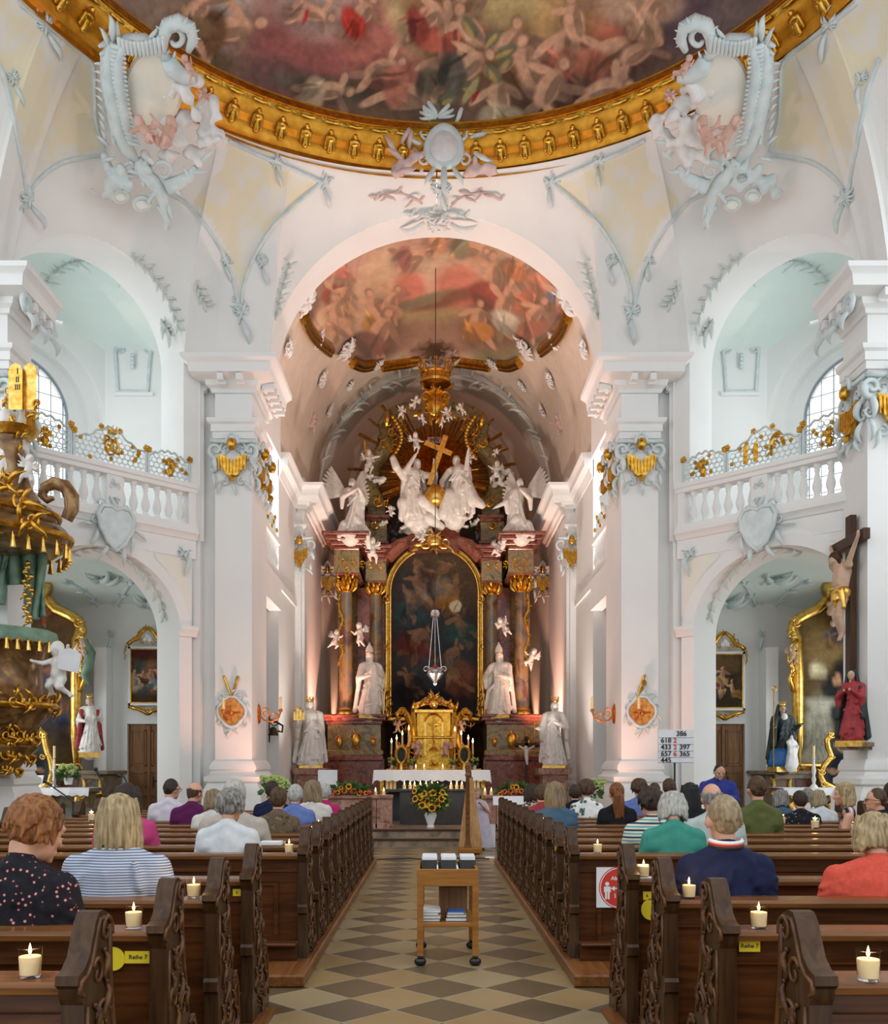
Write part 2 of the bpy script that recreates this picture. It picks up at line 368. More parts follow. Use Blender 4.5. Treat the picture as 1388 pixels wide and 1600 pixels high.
def man(x, y, s, an, skin=(214,160,128), cloth=None, k=0):      # strokes of a loosely brushed figure
    q = random.Random(int(x*7+y*13+k)); o = []
    ca, sa = math.cos(R(an)), math.sin(R(an))
    def at(u, v): return x+(u*ca-v*sa)*s, y+(u*sa+v*ca)*s
    def limb(u0, v0, u1, v1, w, c):
        a, b = at(u0, v0), at(u1, v1); o.append(((a[0]+b[0])/2, (a[1]+b[1])/2, math.hypot(b[0]-a[0], b[1]-a[1])/2+w*s*.4, w*s, math.degrees(math.atan2(b[1]-a[1], b[0]-a[0])), c, .2, .93))
    dk = tuple(int(v*.70) for v in skin)
    for (u, v, rx, ry) in ((.06,-.1,.34,.62),(.1,.35,.40,.30)): a = at(u, v); o.append((*a, rx*s, ry*s, an, (70,48,40), .6, .42))
    limb(0,.1,q.uniform(-.3,.3),.62,.10,dk); limb(.05,.1,q.uniform(.2,.6),.5,.09,skin)
    limb(0,-.42,0,.12,.19,skin); limb(.06,-.4,.08,.1,.08,dk)
    limb(-.1,-.4,q.uniform(-.52,-.3),q.uniform(-.75,.1),.075,skin); limb(.1,-.4,q.uniform(.3,.52),q.uniform(-.75,.1),.075,dk)
    h = at(0,-.62); o.append((*h, .11*s, .12*s, 0, dk, .2, .95)); o.append((h[0]+.02*s, h[1]+.02*s, .08*s, .09*s, 0, skin, .3, .9))
    if cloth:
        a = at(q.uniform(-.15,.15), .15); o.append((*a, .40*s, .24*s, an+q.uniform(-40,40), cloth, .22, .94))
        for k_ in range(3): a2 = at(q.uniform(-.25,.25), q.uniform(.0,.35)); o.append((*a2, .26*s, .035*s, an+q.uniform(30,110), tuple(min(255,int(v*(1.28,.6,1.2)[k_])) for v in cloth), .4, .75))
        a = at(q.uniform(-.2,.2), .3); o.append((*a, .30*s, .10*s, an+q.uniform(20,70), tuple(int(v*.62) for v in cloth), .4, .8))
    return o
def colour_mesh(o, cols):
    me = o.data; ca = me.color_attributes.new('Col', 'FLOAT_COLOR', 'POINT')
    a = np.ones((len(me.vertices), 4), np.float32); a[:, :3] = np.clip(cols, 0, 1); ca.data.foreach_set('color', a.ravel())
def vxy(mb):
    a = np.array([tuple(p) for p in mb.v]); d = np.maximum(a[:,1], .5)
    return CX + a[:,0]*F/d, CY - (a[:,2]-H)*F/d
def painting(name, corners, nu, nv, strokes, base, parent=None, arch=0, mt='canvas', wave=0):
    """flat canvas between photo corners (x0,y0,x1,y1,depth); painted with strokes given in the same pixel frame"""
    x0, y0, x1, y1, d = corners; mb = MB()
    def fn(u, v):
        x = x0+(x1-x0)*u
        t = y0 + (arch*(1-math.sqrt(max(0, 1-(2*u-1)**2))) if arch else 0)
        return P(x, y1+(t-y1)*v, d)
    mb.grid(fn, nu, nv); px, py = vxy(mb); o = mb.build(name, mt, parent, flat=True); colour_mesh(o, paint(px, py, base, strokes)); return o
def poly_inside(px, py, poly):
    ins = np.zeros(len(px), bool); n = len(poly)
    for i in range(n):
        x0, y0 = poly[i]; x1, y1 = poly[(i+1) % n]
        c = ((y0 > py) != (y1 > py)); xi = (x1-x0)*(py-y0)/((y1-y0) or 1e-9)+x0; ins ^= c & (px < xi)
    return ins
# ---------------------------------------------------------------- shell of the church
mb = MB(); mb.box(-14, 14, .2, 40, -.3, 0); struct('floor', mb, 'floor', origin=(0,0,0))
ZR, RC, RR = 14.0, V(XC+.1, 12.7, 0), 7.25
ZS = 10.25
def arch_pts(hw, rise, n=24, spring=ZS): return [(-hw*math.cos(PI*i/n), spring+rise*math.sin(PI*i/n)) for i in range(n+1)]
DA, DU, DN = V(5.3,20.5,0), V(.7071,-.7071,0), V(.7071,.7071,0)      # diagonal bay, right-hand side in church coordinates
def diag(s, z, t=0): p = DA+DU*s+DN*t; return V(p.x+XC, p.y, z)
SHELL = MB()
def keep(m): SHELL.join(m); return m
# pendentives: from arch heads up to the ring
bound = []
n = 40
for i in range(n+1):
    a = PI/2*(i/n); bound.append((3.7*math.sin(a), 21.0, ZS+3.47*math.cos(a)))
bound += [(3.95,21,ZS),(4.4,20.95,ZS),(4.9,20.8,ZS),(5.3,20.5,ZS),(5.43,20.37,ZS)]
n = 44
for i in range(n+1):
    a = PI*i/n; p = DA+DU*(2.05-1.85*math.cos(a)); bound.append((p.x, p.y, ZS+1.8*math.sin(a)))
bound += [(8.1,17.55,ZS),(7.9,17.0,ZS),(7.9,16.6,ZS)]
for i in range(25):
    a = PI*i/24; bound.append((7.9, 12.9+3.7*math.cos(a), ZS+3.3*math.sin(a)))
fine = []
for i in range(len(bound)-1):
    p, q = V(*bound[i]), V(*bound[i+1]); k = max(1, int((q-p).length/.045))
    fine += [p.lerp(q, j/k) for j in range(k)]
fine.append(V(*bound[-1]))
mb = MB(); rows = []
for p in fine:
    B = V(p.x+XC, p.y, p.z); th = math.atan2(B.x-RC.x, B.y-RC.y); Q = V(RC.x+RR*math.sin(th), RC.y+RR*math.cos(th), ZR)
    Cc = V(B.x*.72+Q.x*.28, B.y*.72+Q.y*.28, B.z+(ZR-B.z)*.62)
    rows.append([B*(1-t)**2+Cc*2*t*(1-t)+Q*t*t for t in [k/44 for k in range(45)]])
mb.loft(rows, closed=False, caps=False)
pend = MB().join(mb).join(mb.mir(XC)); keep(pend)
# cream fields between the mouldings, with a faint white trophy in each
px, py = vxy(pend); px = np.where(px > 682, 1364-px, px)
wt = np.array((.84,.84,.82))*np.ones((len(px),1)); crm = np.array((.83,.76,.57))
wx = px+(fbm(px/9, py/9, 3)-.5)*5
fld = poly_inside(wx, py, [(374,462),(386,420),(408,388),(440,348),(470,318),(500,290),(430,257),(356,224),(350,262),(320,290),(300,315),(330,345),(352,385),(366,425)]) | poly_inside(wx, py, [(46,290),(34,240),(18,150),(-40,60),(-40,-60),(28,8),(68,42),(140,100),(143,150),(146,190),(158,234),(130,238),(90,248),(62,268)])
soft = np.clip((fbm(px/26, py/34, 5)-.50)*7, 0, 1)[:,None]*.8
ccol = np.where(fld[:,None], crm*(1-soft)+np.array((.80,.80,.77))*soft, wt)
M['plastercol'] = colmat('painted_plaster', .7, .07, .8, .4)
o = struct('ceiling', pend, 'plastercol', ang=180); colour_mesh(o, ccol)
# ring frame
mb = MB(); prof = [(7.36,13.92),(7.40,14.05),(7.28,14.12),(7.22,14.02),(7.16,14.10),(7.14,14.22),(7.02,14.30),(6.98,14.48),(6.86,14.60),(6.78,14.56),(6.80,14.75)]
n = 160; mb.loft([[RC+V(math.sin(TAU*i/n)*r, math.cos(TAU*i/n)*r, z) for r, z in prof] for i in range(n+1)], closed=False, caps=False)
DOME = thing('ceiling_painting', 'round dome fresco with clouds, rocks and tumbling figures in an ochre gilded ring', 'fresco', RC+V(0,0,13.9)); ringo = mb.build('ring_frame', 'ring', DOME)
br = MB()
for i in range(-24, 25):
    a = i*.072+.03; c, s_ = math.sin(a), math.cos(a); T = Matrix.Translation(RC)@Matrix.Rotation(-a, 4, 'Z')
    b = MB(); b.sph((0,7.0,14.30),(.12,.1,.09),10); b.sph((0,6.93,14.36),(.06,.08,.06),8); b.cap((-.09,7.1,14.16),(-.07,6.98,14.3),.035,.05); b.cap((.09,7.1,14.16),(.07,6.98,14.3),.035,.05); b.cap((0,7.12,14.12),(0,7.0,14.28),.06,.05)
    b.tube([(-.13,6.86,14.53),(0,6.84,14.5),(.13,6.86,14.53)],.03,6)
    b2 = MB().join(b, T); b2.build('rosette_bracket', 'gold', ringo)
gm = MB(); gm.loft([[RC+V(math.sin(TAU*i/n)*r, math.cos(TAU*i/n)*r, z) for r, z in [(6.92,14.52),(6.83,14.63),(6.74,14.58),(6.78,14.7)]] for i in range(n+1)], closed=False, caps=False)
gm.build('inner_gilt_moulding', 'gold', ringo)
# dome with its painting (free stand-in: clouds, rocks and reclining figures)
mb = MB(); nr = 230; nt_ = 800
def domept(u, v):
    t = 2*u-1; a = PI*math.copysign(abs(t)**1.6, t); r = 6.86*math.cos(PI/2*v); z = 14.6+3.1*math.sin(PI/2*v)**1.24
    return RC+V(math.sin(a)*r, math.cos(a)*r, z)
mb.grid(domept, nt_, nr); px, py = vxy(mb)
S = []
for (x, y, rx, ry, an, c) in [(250,20,150,70,20,(150,128,110)),(360,40,50,80,10,(205,190,175)),(470,70,110,90,-20,(158,92,88)),(520,10,90,50,0,(196,170,158)),(620,70,80,90,-30,(196,120,105)),
    (430,120,70,30,15,(120,88,84)),(570,180,110,40,8,(128,98,78)),(520,140,90,18,10,(112,110,92)),(690,190,150,50,0,(116,92,74)),(650,25,40,60,-25,(226,205,150)),(690,20,70,26,20,(150,105,70)),
    (1000,50,140,90,-10,(150,108,98)),(1090,30,90,60,-20,(88,76,84)),(930,80,70,50,20,(220,128,98)),(1000,10,60,30,0,(205,170,140)),(900,180,160,40,-12,(104,80,62)),(800,170,60,60,0,(132,100,78)),
    (1150,20,60,30,-30,(120,104,100)),(1010,120,80,30,-20,(112,92,78)),(330,95,50,20,20,(118,94,70)),(860,20,70,50,10,(205,165,110)),(740,80,90,60,20,(178,128,96)),(790,10,50,30,0,(196,176,120))]:
    S.append((x, y, rx, ry, an, c, .45, .9))
for (x, y, s, an, cl) in [(585,110,52,70,None),(630,140,60,120,(190,120,100)),(500,140,50,95,(200,170,140)),(680,120,50,30,(120,110,90)),(700,50,64,20,(206,110,90)),(745,60,60,-30,None),(790,90,66,15,(150,110,70)),
    (830,120,70,-15,None),(880,90,64,5,(205,120,100)),(900,50,60,-10,None),(950,100,70,40,(190,120,96)),(985,90,56,60,None),(850,150,66,30,None),(780,170,60,-10,(190,170,140)),(660,30,50,60,(150,70,60)),
    (345,50,70,75,(118,84,58)),(300,30,60,30,(140,110,80)),(480,20,44,100,(196,150,130)),(560,30,44,40,(190,60,50)),(930,140,60,80,None),(1010,30,50,20,(200,160,130)),(720,110,60,60,(96,90,80))]:
    S += man(x, y, s*1.45, an, (222,172,140), cloth=cl)
for k in range(9):     # a coiled sea serpent
    t = k/8; S.append((735+60*math.sin(t*5), 40+150*t, 20-8*t, 10, 60+90*math.sin(t*6), (110,112,88), .3, .9)); S.append((733+60*math.sin(t*5), 44+150*t, 16-8*t, 4, 60+90*math.sin(t*6), (186,156,96), .3, .9))
S += [(735,140,24,6,-60,(196,176,120),.3,.9),(742,150,14,3,-60,(176,40,36),.3,.9),(478,28,4,14,20,(176,50,40),.3,.9)]
o = mb.build('painted_dome', 'fresco', DOME, ang=180, fix=False); colour_mesh(o, paint(px, py, ((186,136,120),(160,116,102)), S, 5, 44))

# ---------------------------------------------------------------- choir vault and its painting
def vault(u, v):
    d = 21.9+11.2*v; zc = 14.2+1.27*v+.55*math.sin(PI*v); a = PI*u; x = -4.15*math.cos(a)
    return V(x+XC, d, 9.9+(zc-9.9)*math.sin(a)**.85)
mb = MB(); mb.grid(vault, 300, 150); VAULT = MB().join(mb); px, py = vxy(mb)
FP = [(455,440),(470,497),(492,520),(520,552),(548,564),(600,572),(640,566),(680,560),(722,566),(765,572),(815,564),(842,552),(872,520),(893,497),(908,440),(880,330),(680,250),(480,330)]
S = []
for (x, y, rx, ry, an, c) in [(600,400,90,50,10,(214,178,146)),(700,400,80,30,0,(220,190,158)),(660,360,80,26,-5,(188,140,118)),(560,370,60,40,-30,(190,140,120)),(800,390,80,50,20,(206,160,130)),(490,440,60,60,40,(176,110,90)),
    (560,470,70,50,0,(216,176,140)),(690,480,80,20,-5,(140,84,58)),(640,455,26,36,0,(214,112,96)),(715,450,40,40,10,(210,110,90)),(680,500,90,20,0,(170,150,100)),(680,530,110,28,0,(150,110,92)),(570,545,70,24,-20,(110,70,60)),
    (800,545,70,20,-20,(120,116,80)),(760,520,50,24,20,(128,92,70)),(860,470,50,60,-30,(160,104,90)),(880,420,50,40,30,(150,90,84)),(480,490,16,40,20,(104,76,66)),(690,468,70,12,-12,(120,64,40)),(655,470,50,9,-20,(130,120,90))]:
    S.append((x, y, rx, ry, an, c, .4, .9))
for (x, y, s, an, cl) in [(520,450,60,10,(150,40,34)),(500,420,50,20,(186,96,80)),(540,470,50,0,(216,160,120)),(540,420,40,0,(200,110,90)),(590,490,60,-20,(206,150,70)),(610,480,50,20,(206,150,120)),(770,450,80,0,(150,40,36)),
    (785,490,70,10,(226,214,190)),(745,510,60,10,(200,130,50)),(820,460,70,-40,(190,110,80)),(850,440,60,20,(206,130,100)),(810,420,50,60,(186,110,60)),(640,400,50,80,(150,84,84)),(690,370,50,70,(206,140,100)),(730,385,50,100,(120,120,90)),
    (870,450,50,10,(96,110,140)),(590,530,70,20,(110,64,60)),(830,500,60,30,(170,100,80)),(880,480,60,-10,(150,90,80)),(530,500,60,-15,(200,150,120))]:
    S += man(x, y, s*1.0, an, cloth=cl)
S += [(565,395,3,40,12,(150,90,70),.3,.8),(560,405,14,30,12,(206,160,140),.4,.7)]
c = paint(px, py, ((244,222,194),(226,192,162)), S, 4, 36, 4); pl = np.array(lin((228,212,196)))*np.ones((len(px),1)); nn = fbm(px/30, py/30, 8)[:,None]; pl = pl*(.9+.1*nn)
w2 = px+(fbm(px/8, py/8, 33)-.5)*4; ins = poly_inside(w2, py, FP)[:,None]; dd = (np.array([p.y for p in mb.v]) > 22.2)[:,None]
M['fresco2'] = colmat('vault_paint', .85, .10, 3)
o = struct('choir_vault_fresco', mb, 'fresco2', ang=180, fix=False); colour_mesh(o, np.where(ins & dd, c*.9+np.array(lin((246,226,200)))*.12, pl)); tag(o, 'choir vault painted with a burning pyre, clouds and figures', 'fresco'); del o['kind']
VB = VAULT.bvh()
# choir arch soffit, apse wall
mb = MB(); pr = arch_pts(3.7, 3.47, 40)
mb.loft([[V(x+XC, d, z) for x, z in pr] for d in (21.0, 21.9)], closed=False, caps=False)
keep(mb); struct('trim_1', mb, 'white')
mb = MB(); inn = arch_pts(3.95, 3.9, 40, 11.2)
out = [(-5.0+10.0*i/40, 16.6) for i in range(41)]
mb.loft([[V(x+XC, 33, z) for x, z in inn], [V(a+XC, 33, c) for a, c in out]], closed=False, caps=False)
for s in (-1, 1): mb.box(XC+min(s*3.95,s*6.5), XC+max(s*3.95,s*6.5), 33.03, 33.3, 0, 16.6)
struct('wall_choir', mb, 'white')
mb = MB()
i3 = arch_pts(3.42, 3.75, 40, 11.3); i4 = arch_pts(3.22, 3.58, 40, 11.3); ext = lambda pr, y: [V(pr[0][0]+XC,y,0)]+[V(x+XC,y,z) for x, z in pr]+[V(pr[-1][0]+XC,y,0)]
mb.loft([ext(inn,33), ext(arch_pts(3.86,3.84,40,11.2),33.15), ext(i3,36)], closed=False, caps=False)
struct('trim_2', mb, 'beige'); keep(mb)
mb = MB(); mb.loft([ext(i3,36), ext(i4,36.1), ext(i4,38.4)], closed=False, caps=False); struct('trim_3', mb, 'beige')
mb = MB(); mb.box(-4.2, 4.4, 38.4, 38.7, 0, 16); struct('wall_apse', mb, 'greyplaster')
for s, nm in ((-1, 'wall_chancel_left'), (1, 'wall_chancel_right')):
    mb = MB(); mb.box(XC+min(s*3.95,s*4.2), XC+max(s*3.95,s*4.2), 28.55, 33.05, 0, 10.2); struct(nm, mb, 'white')
# ---------------------------------------------------------------- piers
CORN = [(0,0),(.06,0),(.08,.08),(.16,.13),(.18,.24),(.30,.26),(.46,.30),(.48,.46),(.50,.50),(.60,.56),(.62,.64),(.0,.66)]
ARCHI = [(0,0),(.05,0),(.05,.14),(.08,.15),(.08,.30),(.14,.34),(.16,.42),(0,.44)]
BASE = [(0,1.62),(.04,1.60),(.10,1.50),(.11,1.42),(.07,1.38),(.12,1.30),(.2,1.26),(.2,1.16),(.14,1.12),(.22,.96),(.24,.9),(.24,.26),(.30,.22),(.32,0),(0,0)]
def modillions(mb, path, out, z, step=.42, sz=(.16,.26,.14)):
    for i in range(len(path)-1):
        a, b = V(*path[i], 0), V(*path[i+1], 0); d = b-a; L = d.length; d.normalize(); nrm = V(-d.y, d.x, 0)
        k = max(1, int(L/step)); T0 = Matrix(((d.x, nrm.x, 0, 0), (d.y, nrm.y, 0, 0), (0, 0, 1, 0), (0, 0, 0, 1)))
        for j in range(k):
            p = a+d*((j+.5)*L/k); T = Matrix.Translation(V(p.x, p.y, z))@T0; w, o_, h = sz
            mb.box(-w/2, w/2, out, out+o_, 0, h, T); mb.cap((-w/2, out+o_*.25, 0), (w/2, out+o_*.25, 0), .045, .045, 8, T)
def pier(n, path, core, capz, zc=ZS, ms=None):
    mb = MB(); mb.box(*core)
    for (x0, x1, y0, y1) in path['shaft']: mb.box(x0+XC, x1+XC, y0, y1, 0, zc)
    pp = [(x+XC, y) for x, y in path['line']]
    mb.sweep(pp, CORN, z=zc-.66); mb.sweep(pp, ARCHI, z=capz); mb.sweep(pp, BASE)
    modillions(mb, pp, .20, zc-.53, .30, (.12,.26,.14))
    L = MB().join(mb)
    for nm, g in (('trim_%d' % n, mb), ('trim_%d' % (n+1), mb.mir())):
        o = struct(nm, g, 'white'); keep(g)
pier(10, {'shaft': [(4.02,4.82,20.6,20.95),(4.02,4.4,20.95,22.4)], 'line': [(4.82,20.95),(4.82,20.6),(4.02,20.6),(4.02,22.4)]}, (4.10+XC,5.6+XC,20.9,22.4,0,ZS), 8.6)
pier(12, {'shaft': [(7.72,9.0,17.0,18.0)], 'line': [(9.0,17.0),(7.72,17.0),(7.72,18.0)]}, (7.9+XC,9.6+XC,17.05,17.95,0,ZS), 8.6)
# choir piers further back and the frontal pilasters before the apse
mb = MB(); mb.box(4.15+XC,5.2+XC,25.0,28.5,0,9.9); mb.box(3.90+XC,4.6+XC,28.2,28.6,0,9.8); mb.box(3.98+XC,4.4+XC,28.0,28.3,0,9.0)
mb.sweep([(4.6+XC,28.2),(3.9+XC,28.2),(3.9+XC,33)], CORN, z=9.14); mb.sweep([(4.5+XC,28.0),(3.95+XC,28.0),(3.95+XC,28.3)], ARCHI, z=8.2)
mb.sweep([(4.15+XC,25.0),(4.15+XC,28.2)], [(o*.5, z) for o, z in CORN], z=9.14); mb.sweep([(4.4+XC,28.0),(3.98+XC,28.0),(3.98+XC,28.3)], [(o*.6, z*.8) for o, z in BASE])
modillions(mb, [(4.6+XC,28.2),(3.9+XC,28.2)], .2, 9.3, .4, (.14,.24,.12))
for nm, g in (('trim_14', mb), ('trim_15', mb.mir())): struct(nm, g, 'white'); keep(g)
mb = MB(); mb.box(XC+6.2, XC+6.4, 22.4, 28.5, 0, 6.4); mb.box(XC+4.1, XC+6.4, 22.4, 28.5, 6.2, 6.4); mb.box(XC+4.08, XC+4.4, 22.41, 25.0, 5.6, 6.38); mb.box(XC+4.1,XC+4.5,22.4,25.0,9.6,15)
for nm, g in (('wall_choir_right', mb), ('wall_choir_left', mb.mir())): struct(nm, g, 'white')
# ---------------------------------------------------------------- diagonal bays with lower chapel arch and gallery
def arch_wall(mb, pt, L, z0, z1, cs, hw, spring, rise, th, sill=None, n=32, top=True):
    """wall from s=0..L with an arched opening; pt(s,z,t) gives the point, t = depth behind the face"""
    ss = [cs-hw*math.cos(PI*i/n) for i in range(n+1)]; az = [spring+rise*math.sin(PI*i/n) for i in range(n+1)]
    sl = z0 if sill is None else sill
    for t in (0, th):
        q = lambda a, b, c, d: mb.add([a, b, c, d], [(0,1,2,3)])
        if ss[0] > 0: q(pt(0,z0,t), pt(ss[0],z0,t), pt(ss[0],z1,t), pt(0,z1,t))
        if ss[-1] < L: q(pt(ss[-1],z0,t), pt(L,z0,t), pt(L,z1,t), pt(ss[-1],z1,t))
        for i in range(n):
            if top: q(pt(ss[i],az[i],t), pt(ss[i+1],az[i+1],t), pt(ss[i+1],z1,t), pt(ss[i],z1,t))
            if sl > z0: q(pt(ss[i],z0,t), pt(ss[i+1],z0,t), pt(ss[i+1],sl,t), pt(ss[i],sl,t))
    prof = [(ss[0], sl)] + list(zip(ss, az)) + [(ss[-1], sl)]
    mb.loft([[pt(s, z, 0) for s, z in prof], [pt(s, z, th) for s, z in prof]], closed=False, caps=False)
    if sl > z0: mb.add([pt(ss[0],sl,0), pt(ss[-1],sl,0), pt(ss[-1],sl,th), pt(ss[0],sl,th)], [(0,1,2,3)])
def both(nm, mb, m, k=True, **kw):
    for s, g in (('right', mb), ('left', mb.mir())):
        if k: keep(g)
        struct(nm+'_'+s, g, m, **kw)
mb = MB(); arch_wall(mb, diag, 4.3, 0, 6.4, 2.05, 1.75, 4.35, 1.55, .95); both('wall_bay', mb, 'white')
mb = MB(); band = [(-.03,5.98),(.012,5.98),(.012,6.36),(.05,6.38),(.08,6.46),(.14,6.5),(.14,6.58),(-.03,6.58)]
mb.loft([[diag(s, z, -o) for o, z in band] for s in (-.1, 4.3)], closed=False, caps=False)
mb.loft([[diag(s, z, -o) for o, z in [(-.02,4.28),(.05,4.28),(.07,4.36),(.12,4.42),(.12,4.5),(-.02,4.5)]] for s in (-.1, .32)]); 
# archivolt around the chapel arch
arc = [(2.05-1.75*math.cos(PI*i/30), 4.35+1.55*math.sin(PI*i/30)) for i in range(31)]; arc2 = [(2.05-2.0*math.cos(PI*i/30), 4.35+1.8*math.sin(PI*i/30)) for i in range(31)]
mb.loft([[diag(s,z,0) for s,z in arc],[diag(s,z,-.06) for s,z in arc],[diag(s,z,-.06) for s,z in arc2],[diag(s,z,0) for s,z in arc2]], closed=False, caps=False)
both('trim_bay', mb, 'white')
mb = MB()       # cream spandrels over the chapel arch
for i in range(30):
    a, b = arc2[i], arc2[i+1]
    if .05 < a[0] and b[0] < 4.1: mb.add([diag(a[0],a[1]+.04,-.012),diag(b[0],b[1]+.04,-.012),diag(b[0],5.96,-.012),diag(a[0],5.96,-.012)], [(0,1,2,3)]) if a[1] < 5.9 and b[1] < 5.9 else None
both('trim_spandrel', mb, 'cream', False)
# upper arch soffit, jambs
mb = MB(); prof = [(0.2,6.4)]+[(2.05-1.85*math.cos(PI*i/32), ZS+1.8*math.sin(PI*i/32)) for i in range(33)]+[(3.9,6.4)]
mb.loft([[diag(s,z,t) for s,z in prof] for t in (0,.95)], closed=False, caps=False)
mb.add([diag(-.3,6.4),diag(.2,6.4),diag(.2,ZS),diag(-.3,ZS)], [(0,1,2,3)]); mb.add([diag(-.3,6.4,.95),diag(.2,6.4,.95),diag(.2,ZS,.95),diag(-.3,ZS,.95)], [(0,1,2,3)])
mb.box(5.15+XC,5.5+XC,20.62,21.2,0,ZS)
both('trim_gallery_arch', mb, 'white')
# chambers: gallery above, chapel below; back wall, oblique window wall, saucer vaults
def wwall(s, z, t=0): p = V(8.25,23.6,0)+V(.7071,-.7071,0)*s+V(.7071,.7071,0)*t; return V(p.x+XC, p.y, z)
mb = MB(); mb.box(4.6+XC,8.3+XC,23.6,23.9,6.2,13); mb.box(5.35+XC,5.55+XC,21.4,23.6,6.2,9.9)
both('wall_gallery_back', mb, 'mint' if 0 else 'white')
mb = MB(); arch_wall(mb, wwall, 5.5, 6.2, 13.2, 2.0, 2.0, 10.0, 1.9, .25)
arch_wall(mb, lambda s,z,t=0: wwall(s,z,t+.25), 5.5, 6.2, 13.2, 2.0, 1.7, 10.0, 1.6, .25)
arch_wall(mb, lambda s,z,t=0: wwall(s,z,t+.5), 5.5, 6.2, 13.2, 2.0, 1.32, 10.1, 1.30, .3, sill=7.0); both('wall_window', mb, 'white')
def saucer(c, rad, z0, h, clip, nn=48):
    mb = MB()
    for i in range(nn):
        for j in range(16):
            vs = []
            for (a, b) in ((i,j),(i+1,j),(i+1,j+1),(i,j+1)):
                th, r = TAU*a/nn, rad*math.cos(PI/2*b/16); vs.append(V(c[0]+r*math.cos(th), c[1]+r*math.sin(th), z0+h*math.sin(PI/2*b/16)))
            m = sum(vs, V(0,0,0))/4
            if clip(m): mb.add([V(p.x+XC, p.y, p.z) for p in vs], [(0,1,2,3)])
    return mb
GV = saucer((7.9,20.9), 3.9, 9.9, 2.75, lambda m: m.x+m.y > 25.8+1.25 and m.x+m.y < 31.95 and m.y < 23.75); both('ceiling_gallery', GV, 'mint')
mb = saucer((7.9,20.9), 3.9, 4.0, 2.15, lambda m: m.x+m.y > 25.8+1.25 and m.y < 23.75); both('ceiling_chapel', mb, 'mint')
mb = MB(); DX0, DX1 = 6.66, 7.70
mb.box(4.4+XC,DX0+XC,23.6,23.9,0,6.3); mb.box(DX1+XC,11.5+XC,23.6,23.9,0,6.3); mb.box(DX0+XC,DX1+XC,23.6,23.9,2.55,6.3)
mb.box(8.05+XC,8.35+XC,23.1,23.6,0,4.4); mb.box(4.4+XC,5.6+XC,22.4,22.6,0,6.3); both('wall_chapel', mb, 'white')
# windows: glazing with leaded grid
for k, sx in enumerate((1,-1)):
    fr = MB(); gl = MB()
    for i in range(-4,5):
        s = 2.0+i*.3; hh = 10.1+1.3*math.sqrt(max(0,1-(abs(i)*.3/1.32)**2)); fr.tube([wwall(s,7.0,.62), wwall(s,hh,.62)], .010 if i%2 else .014, 5)
    for j in range(1,11):
        z = 7.0+j*.4; w = 1.3 if z < 10.1 else 1.32*math.sqrt(max(.01,1-((z-10.1)/1.3)**2)); fr.tube([wwall(2.0-w,z,.62), wwall(2.0+w,z,.62)], .010, 5)
    pts = [wwall(2.0-1.31*math.cos(PI*i/20), 10.1+1.29*math.sin(PI*i/20), .62) for i in range(21)]
    pts = [wwall(2.0-1.31,7.0,.62)]+pts+[wwall(2.0+1.31,7.0,.62)]; fr.tube(pts, .04, 6)
    gl.add([p+V(.01,.01,0) for p in pts], [tuple(range(len(pts)))])
    if sx < 0: fr, gl = fr.mir(), gl.mir()
    o = struct('window_%d' % (k+1), fr, 'leading'); gl.build('pane', 'glass', o)
# unseen nave walls and west gallery, added low to cut light on the pews
mb = MB(); mb.box(9.6+XC,9.9+XC,-9,18,0,5.2); both('wall_nave_unseen', mb, 'white', False)
mb = MB(); mb.box(-9.8,10,-9.3,-9,0,6.5); mb.box(-9.6,9.8,-9,-4.5,4.2,4.5); struct('wall_west_unseen', mb, 'white')
BV = SHELL.bvh()
CAMP = V(0,0,H)
def hit(px, py, back=.0, bv=None):
    d = V((px-CX)/F, 1, (CY-py)/F).normalized(); l, nn, i, ds = (bv or BV).ray_cast(CAMP, d)
    if l is None: return None, None
    if nn.dot(d) > 0: nn = -nn
    return l+nn*back, nn
# ---------------------------------------------------------------- pews
RAILZ = .83
ROWS1 = [2.82, 3.67, 4.52, 5.37]; ROWS2 = [6.9+.7*i for i in range(11)]
for nm, x0, x1 in (('platform_left', -4.75, -.8485), ('platform_right', .937, 5.75)):
    mb = MB(); mb.box(x0, x1, 6.24, 14.35, 0, .085, bev=.012); o = struct(nm, mb, 'platform')
for nm, x0, x1 in (('platform_near_left', -4.2, -.93), ('platform_near_right', 1.0, 4.4)):
    mb = MB(); mb.box(x0, x1, 2.0, 5.62, 0, .03); o = struct(nm, mb, 'platform')
ENDP = [(.055,1.02),(.02,1.018),(-.01,.99),(-.035,.945),(-.06,.90),(-.10,.872),(-.145,.862),(-.15,.835),(-.125,.82),(-.12,.79),(-.105,.77),(-.105,.47),(-.12,.455),(-.12,.41),(-.10,.395),(-.095,.2),(-.11,.16),(-.11,.0),(.42,.0),(.42,.06),(.40,.12),(.385,.26),(.375,.34),(.33,.40),(.27,.43),(.235,.425),(.225,.46),(.205,.55),(.17,.66),(.145,.78),(.14,.88),(.135,.96),(.115,1.0)]
